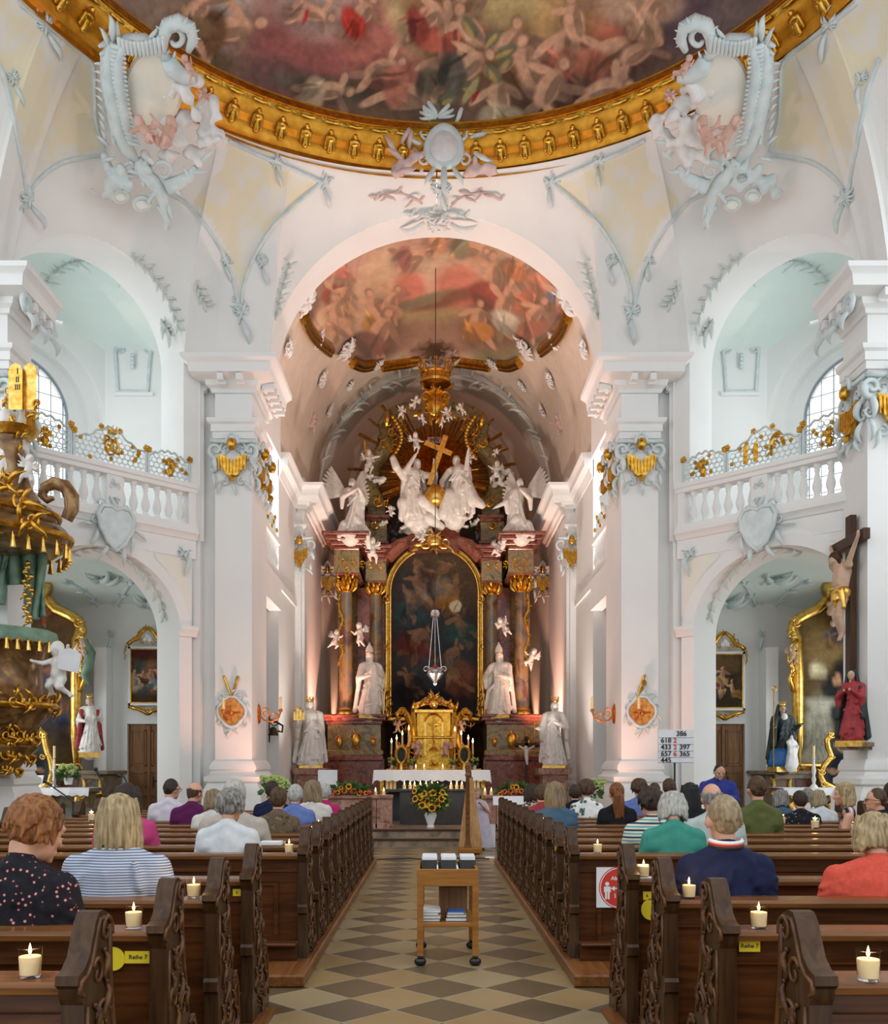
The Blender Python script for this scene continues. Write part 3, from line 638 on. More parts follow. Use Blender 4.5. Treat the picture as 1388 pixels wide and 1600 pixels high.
def bench_end(name, parent, mirror, xf, th=.066):
    """bench end slab; carved face at x = xf looking into the aisle, slab extends away by th"""
    s = -1 if mirror else 1
    mb = MB(); mb.prism(ENDP, 0, th, lambda a, b, h: V(xf+s*h, a, b))
    lip = [(a-.012, b+.004) for a, b in ENDP[:9]]
    rim = MB(); inner = [(a, b) for a, b in ENDP]
    e = mb.build(name, 'endwood', parent, ang=30)
    cv = MB(); f = lambda a, b, h=0: V(xf-s*h*.45, a, b)
    # moulded edge following the S-curve, then scrolls, leaves and a hanging flower cluster
    edge = [ENDP[i] for i in range(0, 9)]; cv.tube([f(a+.012*(i > 1), b-.022, .004) for i, (a, b) in enumerate(edge)], .008, 6)
    fr = [(.11,.97),(.115,.88),(.12,.78),(.145,.66),(.18,.55),(.2,.46)]; cv.tube([f(a-.012, b, .004) for a, b in fr], .008, 6)
    bk = [(-.085,.76),(-.085,.6),(-.085,.48)]; cv.tube([f(a, b, .004) for a, b in bk], .007, 6)
    lo = [(.23,.42),(.30,.41),(.35,.34),(.365,.25),(.38,.1)]; cv.tube([f(a-.015, b-.012, .004) for a, b in lo], .009, 6)
    def scr(a, b, r, turns, a0, dr=1, w=.009):
        cv.tube([f(a+r*(1-t/30*.85)*math.cos(a0+dr*t/30*turns*TAU), b+r*(1-t/30*.85)*math.sin(a0+dr*t/30*turns*TAU), .006) for t in range(31)], [w*(1-.5*t/30) for t in range(31)], 6)
    scr(.075,.955,.05,1.2,-.4); scr(.0,.84,.05,1.1,2.6,-1); scr(.03,.7,.06,1,.2); scr(-.02,.56,.06,1,3.3,-1); scr(.12,.5,.055,1.1,.6); scr(.26,.37,.055,1.1,1.2); scr(.05,.38,.06,1,2.8,-1); scr(.2,.22,.085,1.2,.3); scr(.02,.2,.07,1.1,3,-1); scr(.3,.12,.055,1,1)
    q = random.Random(5)
    for (a, b, L, an) in [(.05,.9,.1,-80),(.07,.8,.12,-100),(-.03,.75,.1,-60),(.09,.63,.12,-110),(-.05,.66,.1,-70),(.02,.52,.13,-95),(.14,.58,.1,-70),(.1,.42,.12,-120),(.2,.34,.12,-60),(-.03,.32,.14,-80),(.12,.3,.13,-100),(.25,.25,.1,-40),(.07,.14,.12,-30),(.15,.1,.12,-80),(.3,.2,.1,-100)]:
        c, s2 = math.cos(R(an)), math.sin(R(an))
        cv.tube([f(a+c*L*t+.02*math.sin(t*6), b+s2*L*t, .008+.012*math.sin(PI*t)) for t in (0,.25,.5,.75,1)], [.003,.011,.013,.009,.002], 6)
        cv.sph(f(a, b, .012), .009, 6)
    for k in range(26): cv.sph(f(.11+q.gauss(0,.045), .17+q.gauss(0,.05), .012), q.uniform(.006,.011), 6)
    for k in range(14): cv.sph(f(.04+q.gauss(0,.03), .62+q.gauss(0,.12), .01), q.uniform(.005,.009), 6)
    cv.build('carving', 'carve', e, ang=180); return e
def make_pew(side, length, label, group, pitch):
    """local frame: rail line on y=0, aisle end at x=0, pew runs to -length (left) or +length (right)"""
    s = side; t = thing('pew', label, 'pew', (0,0,0), 0, group)
    X = lambda a, b: (min(s*a, s*b), max(s*a, s*b))
    x0, x1 = X(.06, length)
    mb = MB(); mb.box(x0, x1, -.035, .02, .06, RAILZ-.045)
    k = max(2, int(length/1.15))
    for i in range(k):
        a = x0+(x1-x0)*(i+.14)/k; b = x0+(x1-x0)*(i+.86)/k
        for (p, q, zz, ww) in ((a,b,.2,.235),(a,b,.60,.635)): mb.box(p, q, -.05, -.03, zz, ww)
        for p in (a, b): mb.box(p-.016, p+.016, -.05, -.03, .2, .635)
    mb.box(x0, x1, -.055, -.03, .70, .73); mb.box(x0, x1, -.055, -.03, .06, .14)
    mb.build('back_panel', 'pew', t)
    mb = MB(); mb.prism([(-.085,RAILZ-.035),(-.09,RAILZ-.015),(-.08,RAILZ),(.075,RAILZ),(.085,RAILZ-.015),(.075,RAILZ-.035),(.03,RAILZ-.05),(-.04,RAILZ-.05),(-.045,RAILZ-.045),(-.05,RAILZ-.036)], x0, x1, lambda a, b, h: V(h, a, b)); mb.build('book_ledge', 'rail', t)
    mb = MB(); xs0, xs1 = X(.06, length-.02); mb.box(xs0, xs1, .06, .42, .43, .465, bev=.012); mb.build('seat', 'rail', t)
    mb = MB(); mb.box(x0, x1, -.25, -.12, .19, .215, bev=.008); mb.box(x0, x1, -.20, -.17, .05, .19); mb.build('kneeler', 'pew', t)
    bench_end('bench_end', t, s < 0, 0)
    mb = MB(); mb.prism(ENDP, 0, .08, lambda a, b, h: V(s*(length-.02+h), a, b)); mb.build('bench_end', 'endwood', t, ang=30)
    return t
PW = {}
ords = ['nearest','second','third','fourth','fifth','sixth','seventh','eighth','ninth','tenth','eleventh']
for s, sn in ((-1,'left'),(1,'right')):
    for blk, rows, L, xs in ((0, ROWS1, 2.9, (-1.0, 1.08)), (1, ROWS2, 3.75 if s < 0 else 4.7, (-.90, .985))):
        x = xs[0] if s < 0 else xs[1]; pr = None
        for i, d in enumerate(rows):
            if blk: lb = '%s pew of the long %s-hand block beyond the cross aisle, counted from the camera' % (ords[i], sn); gp = 'pews of the long %s block' % sn
            else: lb = '%s of the four front pews %s of the aisle, carved dark wood with scrolled end' % (ords[i], sn); gp = 'front pews on the %s' % sn
            z = .085 if blk else .0
            if pr is None: pr = make_pew(s, L, lb, gp, .7 if blk else .85); o = pr; o.location = (x, d, 0)
            else: o = dup(pr, (x, d, 0), 0, lb, gp)
            if blk: pass
# ---------------------------------------------------------------- candles in glass tumblers
def candle_proto():
    t = thing('candle', 'x', 'candle')
    g = MB(); g.lathe([(.0,.0),(.028,.0),(.030,.004),(.036,.088),(.0345,.088),(.0285,.008),(.0,.008)], n=24); g.build('glass_tumbler', 'glass', t)
    m = MB(); m.lathe([(.0,.009),(.0275,.009),(.0318,.060),(.030,.063),(.012,.061),(.0,.0605)], n=20); w = m.build('wax', 'wax', t)
    k = MB(); k.cap((0,0,.059),(.001,0,.070),.0012,.001,6); k.build('wick', 'ink', w)
    f = MB(); f.lathe([(.0005,.068),(.0042,.073),(.0052,.079),(.0035,.088),(.0015,.096),(.0002,.101)], n=10); f.build('flame', 'flame', t)
    return t
cp = candle_proto(); CANDLES = []
def put_candle(px, d, label, z=RAILZ, sc=1.0, light=0):
    global cp
    x = (px-CX)*d/F
    if not CANDLES: o = cp; o.location = (x, d, z); o['label'] = label; o['group'] = 'candles on the pew ledges'
    else: o = dup(cp, (x, d, z), None, label, 'candles on the pew ledges')
    if sc != 1: o.scale = (sc,)*3
    CANDLES.append(o)
    if light:
        point('candle_light', (x, d-.0, z+.115), (1,.55,.2), light*2.5, .03)
for px, d, lb, l in [(47,2.80,'lit candle in a glass tumbler on the nearest left pew ledge, at the picture edge',.5),(209,3.66,'lit candle in glass on the ledge above the yellow Reihe label',.5),(303,4.52,'lit candle in glass behind the blonde woman in the blue striped shirt',.5),
    (452,6.9,'lit candle in glass on the ledge right of the white-shirted grey-haired woman',.3),(498,9.0,'small lit candle beside the aisle bench ends near the camouflage shirt',.2),(95,10.4,'lit candle on a far left pew ledge under the microphone stand, outer one',.2),(143,11.1,'lit candle on a far left pew ledge beside the blonde head',.2),(491,8.3,'small lit candle behind the open book on the left ledge',.2),
    (1357,2.76,'lit candle in a glass tumbler on the nearest right pew ledge, at the picture edge',.5),(1186,3.66,'lit candle in glass on the ledge above the right-hand yellow label',.5),(1077,4.50,'lit candle in glass by the elbow of the man in the navy polo shirt',.5),(1006,5.36,'lit candle half hidden behind a right bench end, by the white sheet',.3),
    (934,6.9,'lit candle in glass above the red and white distance poster',.3),(886,7.6,'small candle hidden by a bench end left of the poster candle',.1),(867,8.3,'lit candle beside the right aisle bench ends below the denim vest',.2),(847,9.7,'second tiny candle of the right aisle row, left of the denim vest',.2),(832,10.4,'third tiny candle of the right aisle row, below the leopard blouse',.2),(819,11.1,'farthest tiny candle of the right aisle row',.2),
    (1222,10.4,'lit candle on the right ledge beside the green shirt',.2),(1274,9.7,'lit candle on the right ledge in front of the black floral top',.2),(1337,9.0,'lit candle on the right ledge below the woman in the sleeveless top',.2)]:
    put_candle(px, d, lb, RAILZ+.0015, 1.25 if d > 8 else 1.0, l*.8)
# ---------------------------------------------------------------- stickers, poster, papers
def text(name, s, size, loc, m, parent=None, ext=.0006, align='CENTER', rot=(PI/2,0,0), bold=0):
    cu = bpy.data.curves.new('txt', 'FONT'); cu.body = s; cu.size = size; cu.align_x = align; cu.align_y = 'CENTER'; cu.extrude = ext; cu.offset = bold
    o = bpy.data.objects.new('t', cu); COL.objects.link(o); me = bpy.data.meshes.new_from_object(o.evaluated_get(bpy.context.evaluated_depsgraph_get()))
    bpy.data.objects.remove(o); me.materials.clear(); me.materials.append(M[m]); me.name = name
    me.transform(Matrix.Translation(Vector(loc))@Matrix.Rotation(rot[2],4,'Z')@Matrix.Rotation(rot[0],4,'X'))
    return place(name, me, parent, 30, None, True)
def sticker(px0, px1, py0, py1, d, lb, s=None, ht=.5):
    a, b = P(px0, py1, d), P(px1, py0, d); y = d
    mb = MB(); mb.box(a.x, b.x, y-.002, y, a.z, b.z); o = mb.build('row_label', 'yellow'); tag(o, lb, 'label')
    if s: text('lettering', s, (b.z-a.z)*ht, ((a.x+b.x)/2, y-.0026, (a.z+b.z)/2), 'ink', o, bold=.0004)
    return o
def disc(px, py, r, d, lb):
    c = P(px, py, d); mb = MB(); rr = r*d/F
    mb.loft([[V(c.x+rr*math.cos(TAU*i/40), y, c.z+rr*math.sin(TAU*i/40)) for i in range(40)] for y in (d-.002, d)]); tag(mb.build('seat_marker', 'yellow'), lb, 'sticker')
yb = lambda d: d-.056
sticker(195,237,1486,1505,yb(3.67),'yellow row label reading Reihe 7 on the left pew back','Reihe 7'); disc(177,1498,18.5,yb(3.67),'round yellow sticker beside the Reihe 7 label on the left pew')
sticker(364,377,1389,1400,yb(5.37)-.0,'small yellow row label between two left bench ends','6')
sticker(1155,1188,1469,1487,yb(3.67),'yellow row label reading Reihe 7 on the right pew back','Reihe 7'); sticker(1005,1018,1393,1406,yb(5.37),'small yellow row label above the yellow disc at a right bench end','6'); disc(1019,1421,17,yb(5.37),'round yellow sticker half hidden by a right bench end')
sticker(867,871,1322,1329,yb(7.6),'tiny yellow row label far along the right pew block')
d = yb(6.9)-.004
a, b = P(932,1418,d), P(986,1355,d); po = MB(); po.box(a.x, b.x, d-.003, d, a.z, b.z); po = po.build('distance_poster', 'paper'); tag(po, 'white poster with a red round keep-distance sign on the pew back', 'poster')
c = P(969,1387,d); r0 = W(33,d); k = lambda r, y0, y1: [[V(c.x+r*math.cos(TAU*i/48), y, c.z+r*math.sin(TAU*i/48)) for i in range(48)] for y in (y0, y1)]
mb = MB(); mb.loft(k(r0,d-.0036,d-.003)); po_r = mb.build('red_disc', 'red', po)
mb = MB(); mb.loft([k(r0*.955,d-.0042,0)[0], k(r0*.915,d-.0042,0)[0]], caps=False); mb.build('white_ring', 'paper', po_r)
u = r0/33
pm = MB(); 
def px2(x, y): return V(c.x+(x-969)*u, d-.0042, c.z-(y-1387)*u)
pm.prism([(TAU*i/16,0) for i in range(16)], 0, .0006, lambda a, b, h: px2(949+3.2*math.cos(a), 1381+3.2*math.sin(a))+V(0,-h,0)) 
for (x0,y0,x1,y1) in ((945,1385,953,1393),(943.8,1385.5,945.2,1394),(952.8,1385.5,954.4,1394),(945.6,1393,948.6,1405),(949.6,1393,952.6,1405)):
    p, q = px2(x0,y1), px2(x1,y0); pm.box(p.x, q.x, p.y-.0006, p.y, p.z, q.z)
p, q = px2(959,1389), px2(983,1387); pm.box(p.x,q.x,p.y-.0006,p.y,p.z,q.z); pm.add([px2(954.5,1388),px2(960.5,1384),px2(960.5,1392)],[(0,1,2)])
for (x0,y0,x1,y1) in ((984,1385,994,1394),(985,1393,988,1405),(989.5,1393,992.5,1405)):
    p, q = px2(x0,y1), px2(x1,y0); pm.box(p.x, q.x, p.y-.0006, p.y, p.z, q.z)
pm.build('pictogram', 'paper', po_r, flat=True)
text('lettering', 'Abstand', u*8.5, px2(961,1372.5)+V(u*8,-.0003,0), 'paper', po_r, bold=.0006); text('lettering', '1,5 m', u*10, px2(962,1400)+V(u*8,-.0003,0), 'paper', po_r, bold=.001)
mb = MB(); p = V((1013-CX)*5.3/F, 5.37, RAILZ+.004)
mb.box(p.x-.11, p.x+.03, p.y-.05, p.y+.045, RAILZ+.001, RAILZ+.004); mb.box(p.x-.10, p.x+.02, p.y+.0, p.y+.004, RAILZ+.004, RAILZ+.075); tag(mb.build('folded_sheet', 'paper'), 'white folded sheet standing on the ledge beside a half hidden candle', 'paper')
mb = MB(); q = V((425-CX)*7.6/F, 7.6, RAILZ); mb.box(q.x-.085,q.x+.085,q.y-.06,q.y+.06,RAILZ+.001,RAILZ+.035,bev=.006); bk = mb.build('hymn_book', 'paper'); tag(bk, 'hymn book with white pages lying on the left pew ledge', 'book')
# ---------------------------------------------------------------- song-book trolley in the aisle
t = thing('book_trolley', 'orange wooden trolley on castors with song boxes in the aisle', 'trolley', (.112, 7.27, 0))
x0, x1, yf, yk = -.112, .337, 6.92, 7.62
for (x, y) in ((x0,yf),(x1-.045,yf),(x0,yk-.045),(x1-.045,yk-.045)):
    mb = MB(); mb.box(x, x+.045, y, y+.045, .075, .60 if y > 7.2 else .59); mb.build('leg', 'cart', t)
    cs = MB(); cx = x+.022; cs.cap((cx-.014,y+.03,.03),(cx+.014,y+.03,.03),.03,.03,14); cs.box(cx-.02,cx+.02,y+.02,y+.045,.04,.076); cs.build('castor', 'black', t)
mb = MB(); mb.box(x0,x1,yf,yf+.02,.585,.711,bev=.004); mb.build('front_board', 'cart', t)
mb = MB(); mb.box(x0,x1,yk-.02,yk,.585,.70); mb.build('rear_board', 'cart', t)
for x in (x0, x1-.018):
    mb = MB(); mb.box(x,x+.018,yf+.02,yk-.02,.585,.705); mb.build('side_board', 'cart', t)
for x in (x0+.15, x1-.15):
    mb = MB(); mb.box(x-.005,x+.005,yf+.02,yk-.02,.6,.708); mb.build('divider', 'paper', t)
mb = MB(); mb.box(x0+.015,x1-.015,yf+.02,yk-.02,.585,.597); mb.build('tray_floor', 'cart', t)
mb = MB(); mb.box(x0+.03,x1-.03,yf+.01,yk-.01,.285,.315,bev=.004); mb.build('shelf', 'cart', t)
q = random.Random(3)
for i, nm in enumerate(('left','middle','right')):
    xa = x0+.025+i*.147; b = thing('song_folder_stack', 'stack of dark grey song folders in the %s compartment of the trolley' % nm, 'folders', (xa+.065, 7.35, .6), 0, 'folders in the trolley')
    mb = MB(); mb.box(xa+.004,xa+.124,7.26,7.58,.6,.745); mb.build('folders', 'darkgrey', b)
    mb = MB()
    for k in range(13): mb.box(xa+.006+q.uniform(0,.006),xa+.118+q.uniform(0,.006),7.265+k*.024,7.265+k*.024+.02,.745,.757+q.uniform(0,.014))
    mb.build('page_tops', 'paper', b)
def bookstack(x, y, z, specs, lab):
    for i, (w, dd, h, m, lb) in enumerate(specs):
        b = thing('book', lb, 'book', (x, y, z), 0, 'books on the trolley shelf'); T = Matrix.Translation(V(x,y,0))@Matrix.Rotation(q.uniform(-.12,.12),4,'Z')
        mb = MB(); mb.box(-w/2,w/2,-dd/2,dd/2,z,z+h*.14,T); mb.box(-w/2,w/2,-dd/2,dd/2,z+h*.86,z+h,T); mb.box(-w/2,-w/2+.005,-dd/2,dd/2,z,z+h,T); mb.build('cover', m, b)
        mb = MB(); mb.box(-w/2+.004,w/2-.004,-dd/2+.004,dd/2-.004,z+h*.14,z+h*.86,T); mb.build('pages', 'paper', b); z += h+.0005
M['bluebook'] = mat('blue_cover', (.05,.16,.5)); M['tanbook'] = mat('tan_cover', (.45,.36,.2)); M['greybook'] = mat('grey_cover', (.42,.42,.36))
bookstack(-.02, 7.1, .315, [(.15,.2,.02,'ink','dark booklet at the bottom of the left pile on the trolley shelf'),(.16,.2,.025,'greybook','pale book in the middle of the left pile on the trolley shelf'),(.15,.2,.022,'greybook','grey paper booklet second from top of the left pile on the trolley'),(.155,.2,.018,'paper','white booklet topmost on the left pile of the trolley shelf')], '')
bookstack(.175, 7.1, .315, [(.16,.2,.03,'ink','black book at the bottom of the right pile on the trolley shelf'),(.15,.19,.02,'tanbook','tan book below the blue one on the trolley shelf'),(.13,.18,.018,'bluebook','blue book lying on top of the right pile on the trolley shelf')], '')
b = thing('wooden_box', 'dark brown wooden box standing on the trolley shelf behind the books', 'box', (.15,7.42,.315))
mb = MB(); mb.box(.05,.27,7.33,7.52,.315,.53,bev=.006); mb.build('body', 'door', b); mb = MB(); mb.box(.1,.22,7.35,7.5,.53,.556); mb.build('lid', 'black', b)
# ---------------------------------------------------------------- people
def cloth(name, stops, scale=30, kind='noise', rough=.85, stretch=(1,1,1), rot=(0,0,0)):
    m, nt, b = _links(name); b.inputs['Roughness'].default_value = rough; b.inputs['Specular IOR Level'].default_value = .2; v = coords(nt, stretch, rot)
    if kind == 'noise': n = N(nt, 'ShaderNodeTexNoise', Scale=scale, Detail=3); f = n.outputs['Fac']
    elif kind == 'dots': n = N(nt, 'ShaderNodeTexVoronoi', Scale=scale); f = n.outputs['Distance']
    else: n = N(nt, 'ShaderNodeTexWave', Scale=scale, Distortion=.25); n.bands_direction = 'Z'; f = n.outputs['Fac']
    nt.links.new(v, n.inputs['Vector']); r = ramp(nt, f, stops); nt.links.new(r.outputs[0], b.inputs['Base Color'])
    if kind in ('noise', 'dots') and len(stops) > 2: r.color_ramp.interpolation = 'LINEAR'
    v2 = coords(nt, (1,1,.5)); bump(nt, b, v2, 9, .55, .03, 3); return m
def plain(c, k=.82): return [(.3, tuple(x*k for x in c)), (.7, c)]
def hairmat(name, c1, c2):
    m = mat(name, c1, c2, .5, scale=3, stretch=(22,22,2.2), bmp=.7, bscale=4, bd=.01, spec=.3); return m
HM = {'copper':hairmat('copper_hair',(.30,.115,.03),(.12,.04,.01)),'blonde':hairmat('blonde_hair',(.47,.36,.20),(.20,.135,.065)),'grey':hairmat('grey_hair',(.30,.28,.25),(.09,.085,.08)),'white':hairmat('silver_hair',(.52,.50,.46),(.26,.25,.23)),
      'brown':hairmat('brown_hair',(.10,.05,.022),(.035,.018,.008)),'dark':hairmat('dark_brown_hair',(.045,.024,.014),(.015,.009,.006)),'black':hairmat('black_hair',(.012,.011,.012),(.005,.005,.006)),'light':hairmat('ash_blonde_hair',(.30,.22,.12),(.14,.095,.05)),'sandy':hairmat('sandy_hair',(.36,.28,.17),(.19,.13,.07)),'auburn':hairmat('auburn_hair',(.24,.085,.025),(.10,.03,.008))}
def head_T(bow, turn, base=(0,.005,.60)):
    c = Vector(base); return Matrix.Translation(V(0,0,-.062))@ Matrix.Translation(c)@Matrix.Rotation(turn,4,'Z')@Matrix.Rotation(-bow,4,'X')@Matrix.Translation(-c)
def person(label, px, top, d, style, hc, gar, bw=1.0, rz=0, bow=.12, turn=0, sleeve='long', stand=False, px_is_x=None, specs=None, trous=None, arms='lap', zoff=0, glasses=False, sc=1.0, collar=None, tail=0):
    x = (px-CX)*d/F; ztop = H+(CY-top)*d/F
    hgt = .828
    if not stand:
        rr = [v for v in (ROWS1 if d < 6 else ROWS2)]; row = min(rr, key=lambda v: abs(v+.19-d)); d = row+.19; x = (px-CX)*d/F; ztop = H+(CY-top)*d/F
        sc = min(1.14, max(.9, (ztop-.466)/(hgt-bow*.05))); z0 = .466; bw = bw/sc**.5
    else: z0 = ztop - hgt*sc + bow*.1
    q = random.Random(int(px*3+top)); det = d < 5.6
    t = thing('person', label, 'person', (x, d, 0 if stand else (.0 if d < 6 else .085)), 0, None)
    HT = head_T(bow, turn); Tp = Matrix.Translation(V(x,d,z0))@Matrix.Rotation(rz,4,'Z')@Matrix.Scale(sc,4)
    b = MB(); vox = .009 if det else .012
    b.sph((0,0,.1),(.15,.11,.12)); b.cap((0,0,.12),(0,-.0,.42),.088,.085); b.cap((-.13*bw,0,.475),(.13*bw,0,.475),.045,.045); b.cap((0,-.005,.5),(0,.012,.62),.052*min(bw,1.1),.05)
    h = MB(); h.sph((0,.03,.765),(.075,.093,.098),16); h.sph((0,.062,.70),(.054,.058,.062)); h.cap((0,.118,.75),(0,.138,.722),.009,.013); h.cap((-.022,.115,.685),(.022,.115,.685),.009,.009)
    h.cap((-.045,.105,.778),(.045,.105,.778),.012,.012); h.sph((0,.108,.655),(.02,.016,.016))
    for s in (-1,1): h.sph((s*.078,.022,.735),(.011,.02,.03),8); h.sph((s*.04,.098,.725),(.022,.018,.02),8)
    b.join(h, HT)
    E = {}
    for s in (-1,1):
        sh = V(s*.18*bw,0,.462); el = V(s*(.235*bw),.03,.24); ha = V(s*.075,.27,.17)
        if arms == 'book': el = V(s*.23*bw,.06,.24); ha = V(s*.09,.30,.30)
        if arms == 'harp': el = V(s*.24,.10,.30); ha = V(s*.10,.34,.46)
        E[s] = (sh, el, ha); fa = (ha-el).normalized()
        b.cap(sh, el, .05, .042); b.cap(el, ha, .04, .028)
        b.sph(ha+fa*.045, (.036,.05,.018)); sd = fa.cross(V(0,0,1)).normalized()
        for k in range(4):
            p = ha+fa*.085+sd*(k-1.5)*.019; m_ = p+fa*(.035+.004*(k in (1,2)))+V(0,0,-.008); b.cap(p-fa*.02, m_, .0095, .0085, 6); b.cap(m_, m_+fa*.022+V(0,0,-.022), .0085, .007, 6)
        p = ha+fa*.03-sd*s*.035; b.cap(p, p+fa*.03-sd*s*.018+V(0,0,-.01), .0105, .008, 6)
        if stand: kn, an = V(s*.095,.01,-.38), V(s*.10,0,-.78); toe = V(s*.11,.14,-.82)
        else: kn, an = V(s*.12,.34,.07), V(s*.12,.13,-.33); toe = V(s*.12,.25,-.36)
        hip = V(s*.09,0,.06); b.cap(hip, kn, .082, .06); b.cap(kn, an, .055, .04); b.cap(an, toe, .042, .032)
    bb = MB().join(b, Tp); blob('body', bb, vox*sc, 'skin', t, 2)
    g = MB(); g.sph((0,0,.12),(.185*bw,.135*bw,.15)); g.sph((0,-.005,.34),(.178*bw,.125*bw,.24)); [g.cap((0,-.005,.525),(s*.155*bw,0,.468),.075,.062) for s in (-1,1)]; g.cap((-.17*bw,.0,.40),(.17*bw,0,.40),.085,.085); g.cap((0,-.01,.52),(0,-.0,.565),.068*bw**.5,.056)
    for s in (-1,1):
        sh, el, ha = E[s]
        g.cap(sh, el if sleeve != 'short' else sh.lerp(el,.72), .07, .058)
        if sleeve == 'none': pass
        if sleeve == 'long': g.cap(el, el.lerp(ha,.9), .056, .042)
    if det:
        for k in range(22):
            a = q.uniform(-1,1); zz = q.uniform(.1,.5); g.cap((a*.15*bw,-.112*bw*math.sqrt(max(.1,1-a*a*.7)),zz),((a+q.uniform(-.3,.3))*.15*bw,-.118*bw*math.sqrt(max(.1,1-a*a*.7)),zz-q.uniform(.06,.2)),.012,.02)
        for s in (-1,1):
            for k in range(5): zz = .45-k*.045; g.cap((s*.165*bw,-.07,zz),(s*.255*bw,-.03,zz-.04),.012,.016)
    if sleeve == 'none':
        g = MB(); g.sph((0,0,.12),(.175*bw,.13*bw,.15)); g.sph((0,-.005,.34),(.165*bw,.122*bw,.22)); g.cap((-.10,0,.5),(.10,0,.5),.066,.066)
    gg = MB().join(g, Tp); gm = gar if not isinstance(gar, str) else M[gar]
    go = blob('shirt', gg, (.011 if det else .015)*sc, gm, t, 3)
    if collar is not None:
        for k, (m_, dz) in enumerate(((collar[0],0),(collar[1],.012),(collar[2],.022))):
            c = MB(); c.tube([V(.075*math.sin(a), -.004+.07*-math.cos(a)*.95, .572+dz-.012*abs(math.cos(a))) for a in [TAU*i/24 for i in range(24)]], .0085, 6, closed=True, flat=1.3); cc = MB().join(c, Tp); cc.build('collar', m_, t)
    if stand or True:
        tr = MB()
        for s in (-1,1):
            if stand: tr.cap((s*.09,0,.06),(s*.095,.01,-.38),.10,.075); tr.cap((s*.095,.01,-.38),(s*.10,0,-.76),.07,.055)
            else: tr.cap((s*.09,0,.085),(s*.12,.34,.08),.085,.072); tr.cap((s*.12,.34,.07),(s*.12,.15,-.30),.066,.05)
        tr.sph((0,0,.06),(.17,.125,.1)); tt = MB().join(tr, Tp); blob('trousers', tt, .016*sc, trous or M['dark_cloth'], t, 2)
    # hair
    hr = MB(); C = V(0,.028,.768)
    def strand(th, z0_, L, out=.0, r=.02):
        a = V(math.sin(th)*.072, .02-math.cos(th)*.078, z0_); p = [C+V(0,-.01,.085), C+V(math.sin(th)*.06,-.01-math.cos(th)*.06,.06), a+V(0,0,.02)]
        nn = 6
        for k in range(1, nn+1):
            f = k/nn; p.append(V(a.x*(1+.32*math.sin(f*1.9)+out*f)+q.gauss(0,.003), .0+(a.y)*(1+.18*math.sin(f*2.0)), z0_-L*f))
        hr.tube(p, [r*.6, r, r]+[r*(1-.75*(k/nn)**3) for k in range(1, nn+1)], 7)
    if style in ('short','crop'):
        e = .001 if style == 'crop' else .012
        hr.sph(C+V(0,-.012,.012),(.077+e,.088+e,.092+e),14); hr.sph(C+V(0,-.048,-.04),(.062+e*.7,.044+e,.050 if style == 'crop' else .062))
        for k in range(60 if style == 'short' else 34):
            th = q.uniform(-1.9,1.9); u = q.uniform(0,1); p = C+V(math.sin(th)*.08*math.sqrt(1-u*u*.8), -.012-math.cos(th)*.09*math.sqrt(1-u*u*.8), .09*u-.02); hr.cap(p, p+V(math.sin(th)*.006, -.004, -.035), .007+e*.5, .005, 6)
    elif style in ('bob','long','wave'):
        L = {'bob':.15,'wave':.13,'long':.30}[style]+tail
        hr.sph(C+V(0,-.012,.014),(.088,.099,.10),14); hr.sph(C+V(0,-.03,-.05),(.078,.075,.07))
        for k in range(46):
            th = -1.95+3.9*k/45+q.uniform(-.05,.05); strand(th, .80-.02*abs(math.sin(th)), L*q.uniform(.88,1.1), .12 if style != 'long' else .0, .017)
        for k in range(22):
            th = q.uniform(-1.9,1.9); strand(th, .83, L*.8, .16, .015)
    elif style == 'puff':
        hr.sph(C+V(0,-.02,.025),(.098,.105,.098),14); hr.sph(C+V(0,-.05,-.035),(.082,.06,.06))
        for k in range(90):
            th = q.uniform(-2.1,2.1); u = q.uniform(-.5,1); rr = math.sqrt(max(0,1-u*u)); p = C+V(math.sin(th)*.098*rr,-.02-math.cos(th)*.10*rr,.025+.09*u); hr.cap(p, p+V(math.sin(th)*.012+q.gauss(0,.006),-.006,-.04*(1-u)), .014, .007, 6)
    elif style == 'bald':
        for k in range(40):
            th = -1.8+3.6*k/39; p = C+V(math.sin(th)*.077,-.0-math.cos(th)*.088,q.uniform(.0,.02)); hr.cap(p, p+V(math.sin(th)*-.004,.010*math.cos(th),-.095+.045*abs(math.sin(th))), .009, .007, 6)
    elif style == 'pony':
        hr.sph(C+V(0,-.012,.014),(.086,.098,.10),14); hr.sph(C+V(0,-.06,-.02),(.05,.05,.05))
        for k in range(22):
            a = q.uniform(-.045,.045); hr.tube([C+V(a*.4,-.10,.0),C+V(a,-.135,-.05),C+V(a*1.3,-.125,-.15),C+V(a*1.2+.01,-.11,-.26-q.uniform(0,.06))],[.012,.02,.018,.004],6)
    hh = MB().join(MB().join(hr, HT), Tp); blob('hair', hh, (.0058 if det else .009)*sc, HM[hc], t, 1 if det else 1)
    if rz > 2 or glasses or abs(turn) > .7:
        ey = MB()
        for s in (-1,1): ey.sph((s*.033,.113,.757),(.012,.008,.007),8)
        MB().join(MB().join(ey, HT), Tp).build('eyes', 'ink', t)
    if glasses:
        gl = MB()
        for s in (-1,1):
            gl.tube([V(s*.034+.022*math.cos(a),.128,.752+.017*math.sin(a)) for a in [TAU*i/16 for i in range(16)]],.0025,5,closed=True); gl.tube([(s*.056,.128,.755),(s*.084,.10,.758),(s*.086,.0,.745)],.0025,5)
        MB().join(MB().join(gl, HT), Tp).build('glasses', 'ink', t)
    return t
G = lambda n, c, **k: cloth(n, plain(c), 14, **k)
navy = G('navy_pique',(.012,.017,.055)); coral = cloth('coral_knit', plain((.66,.095,.06)), 60)
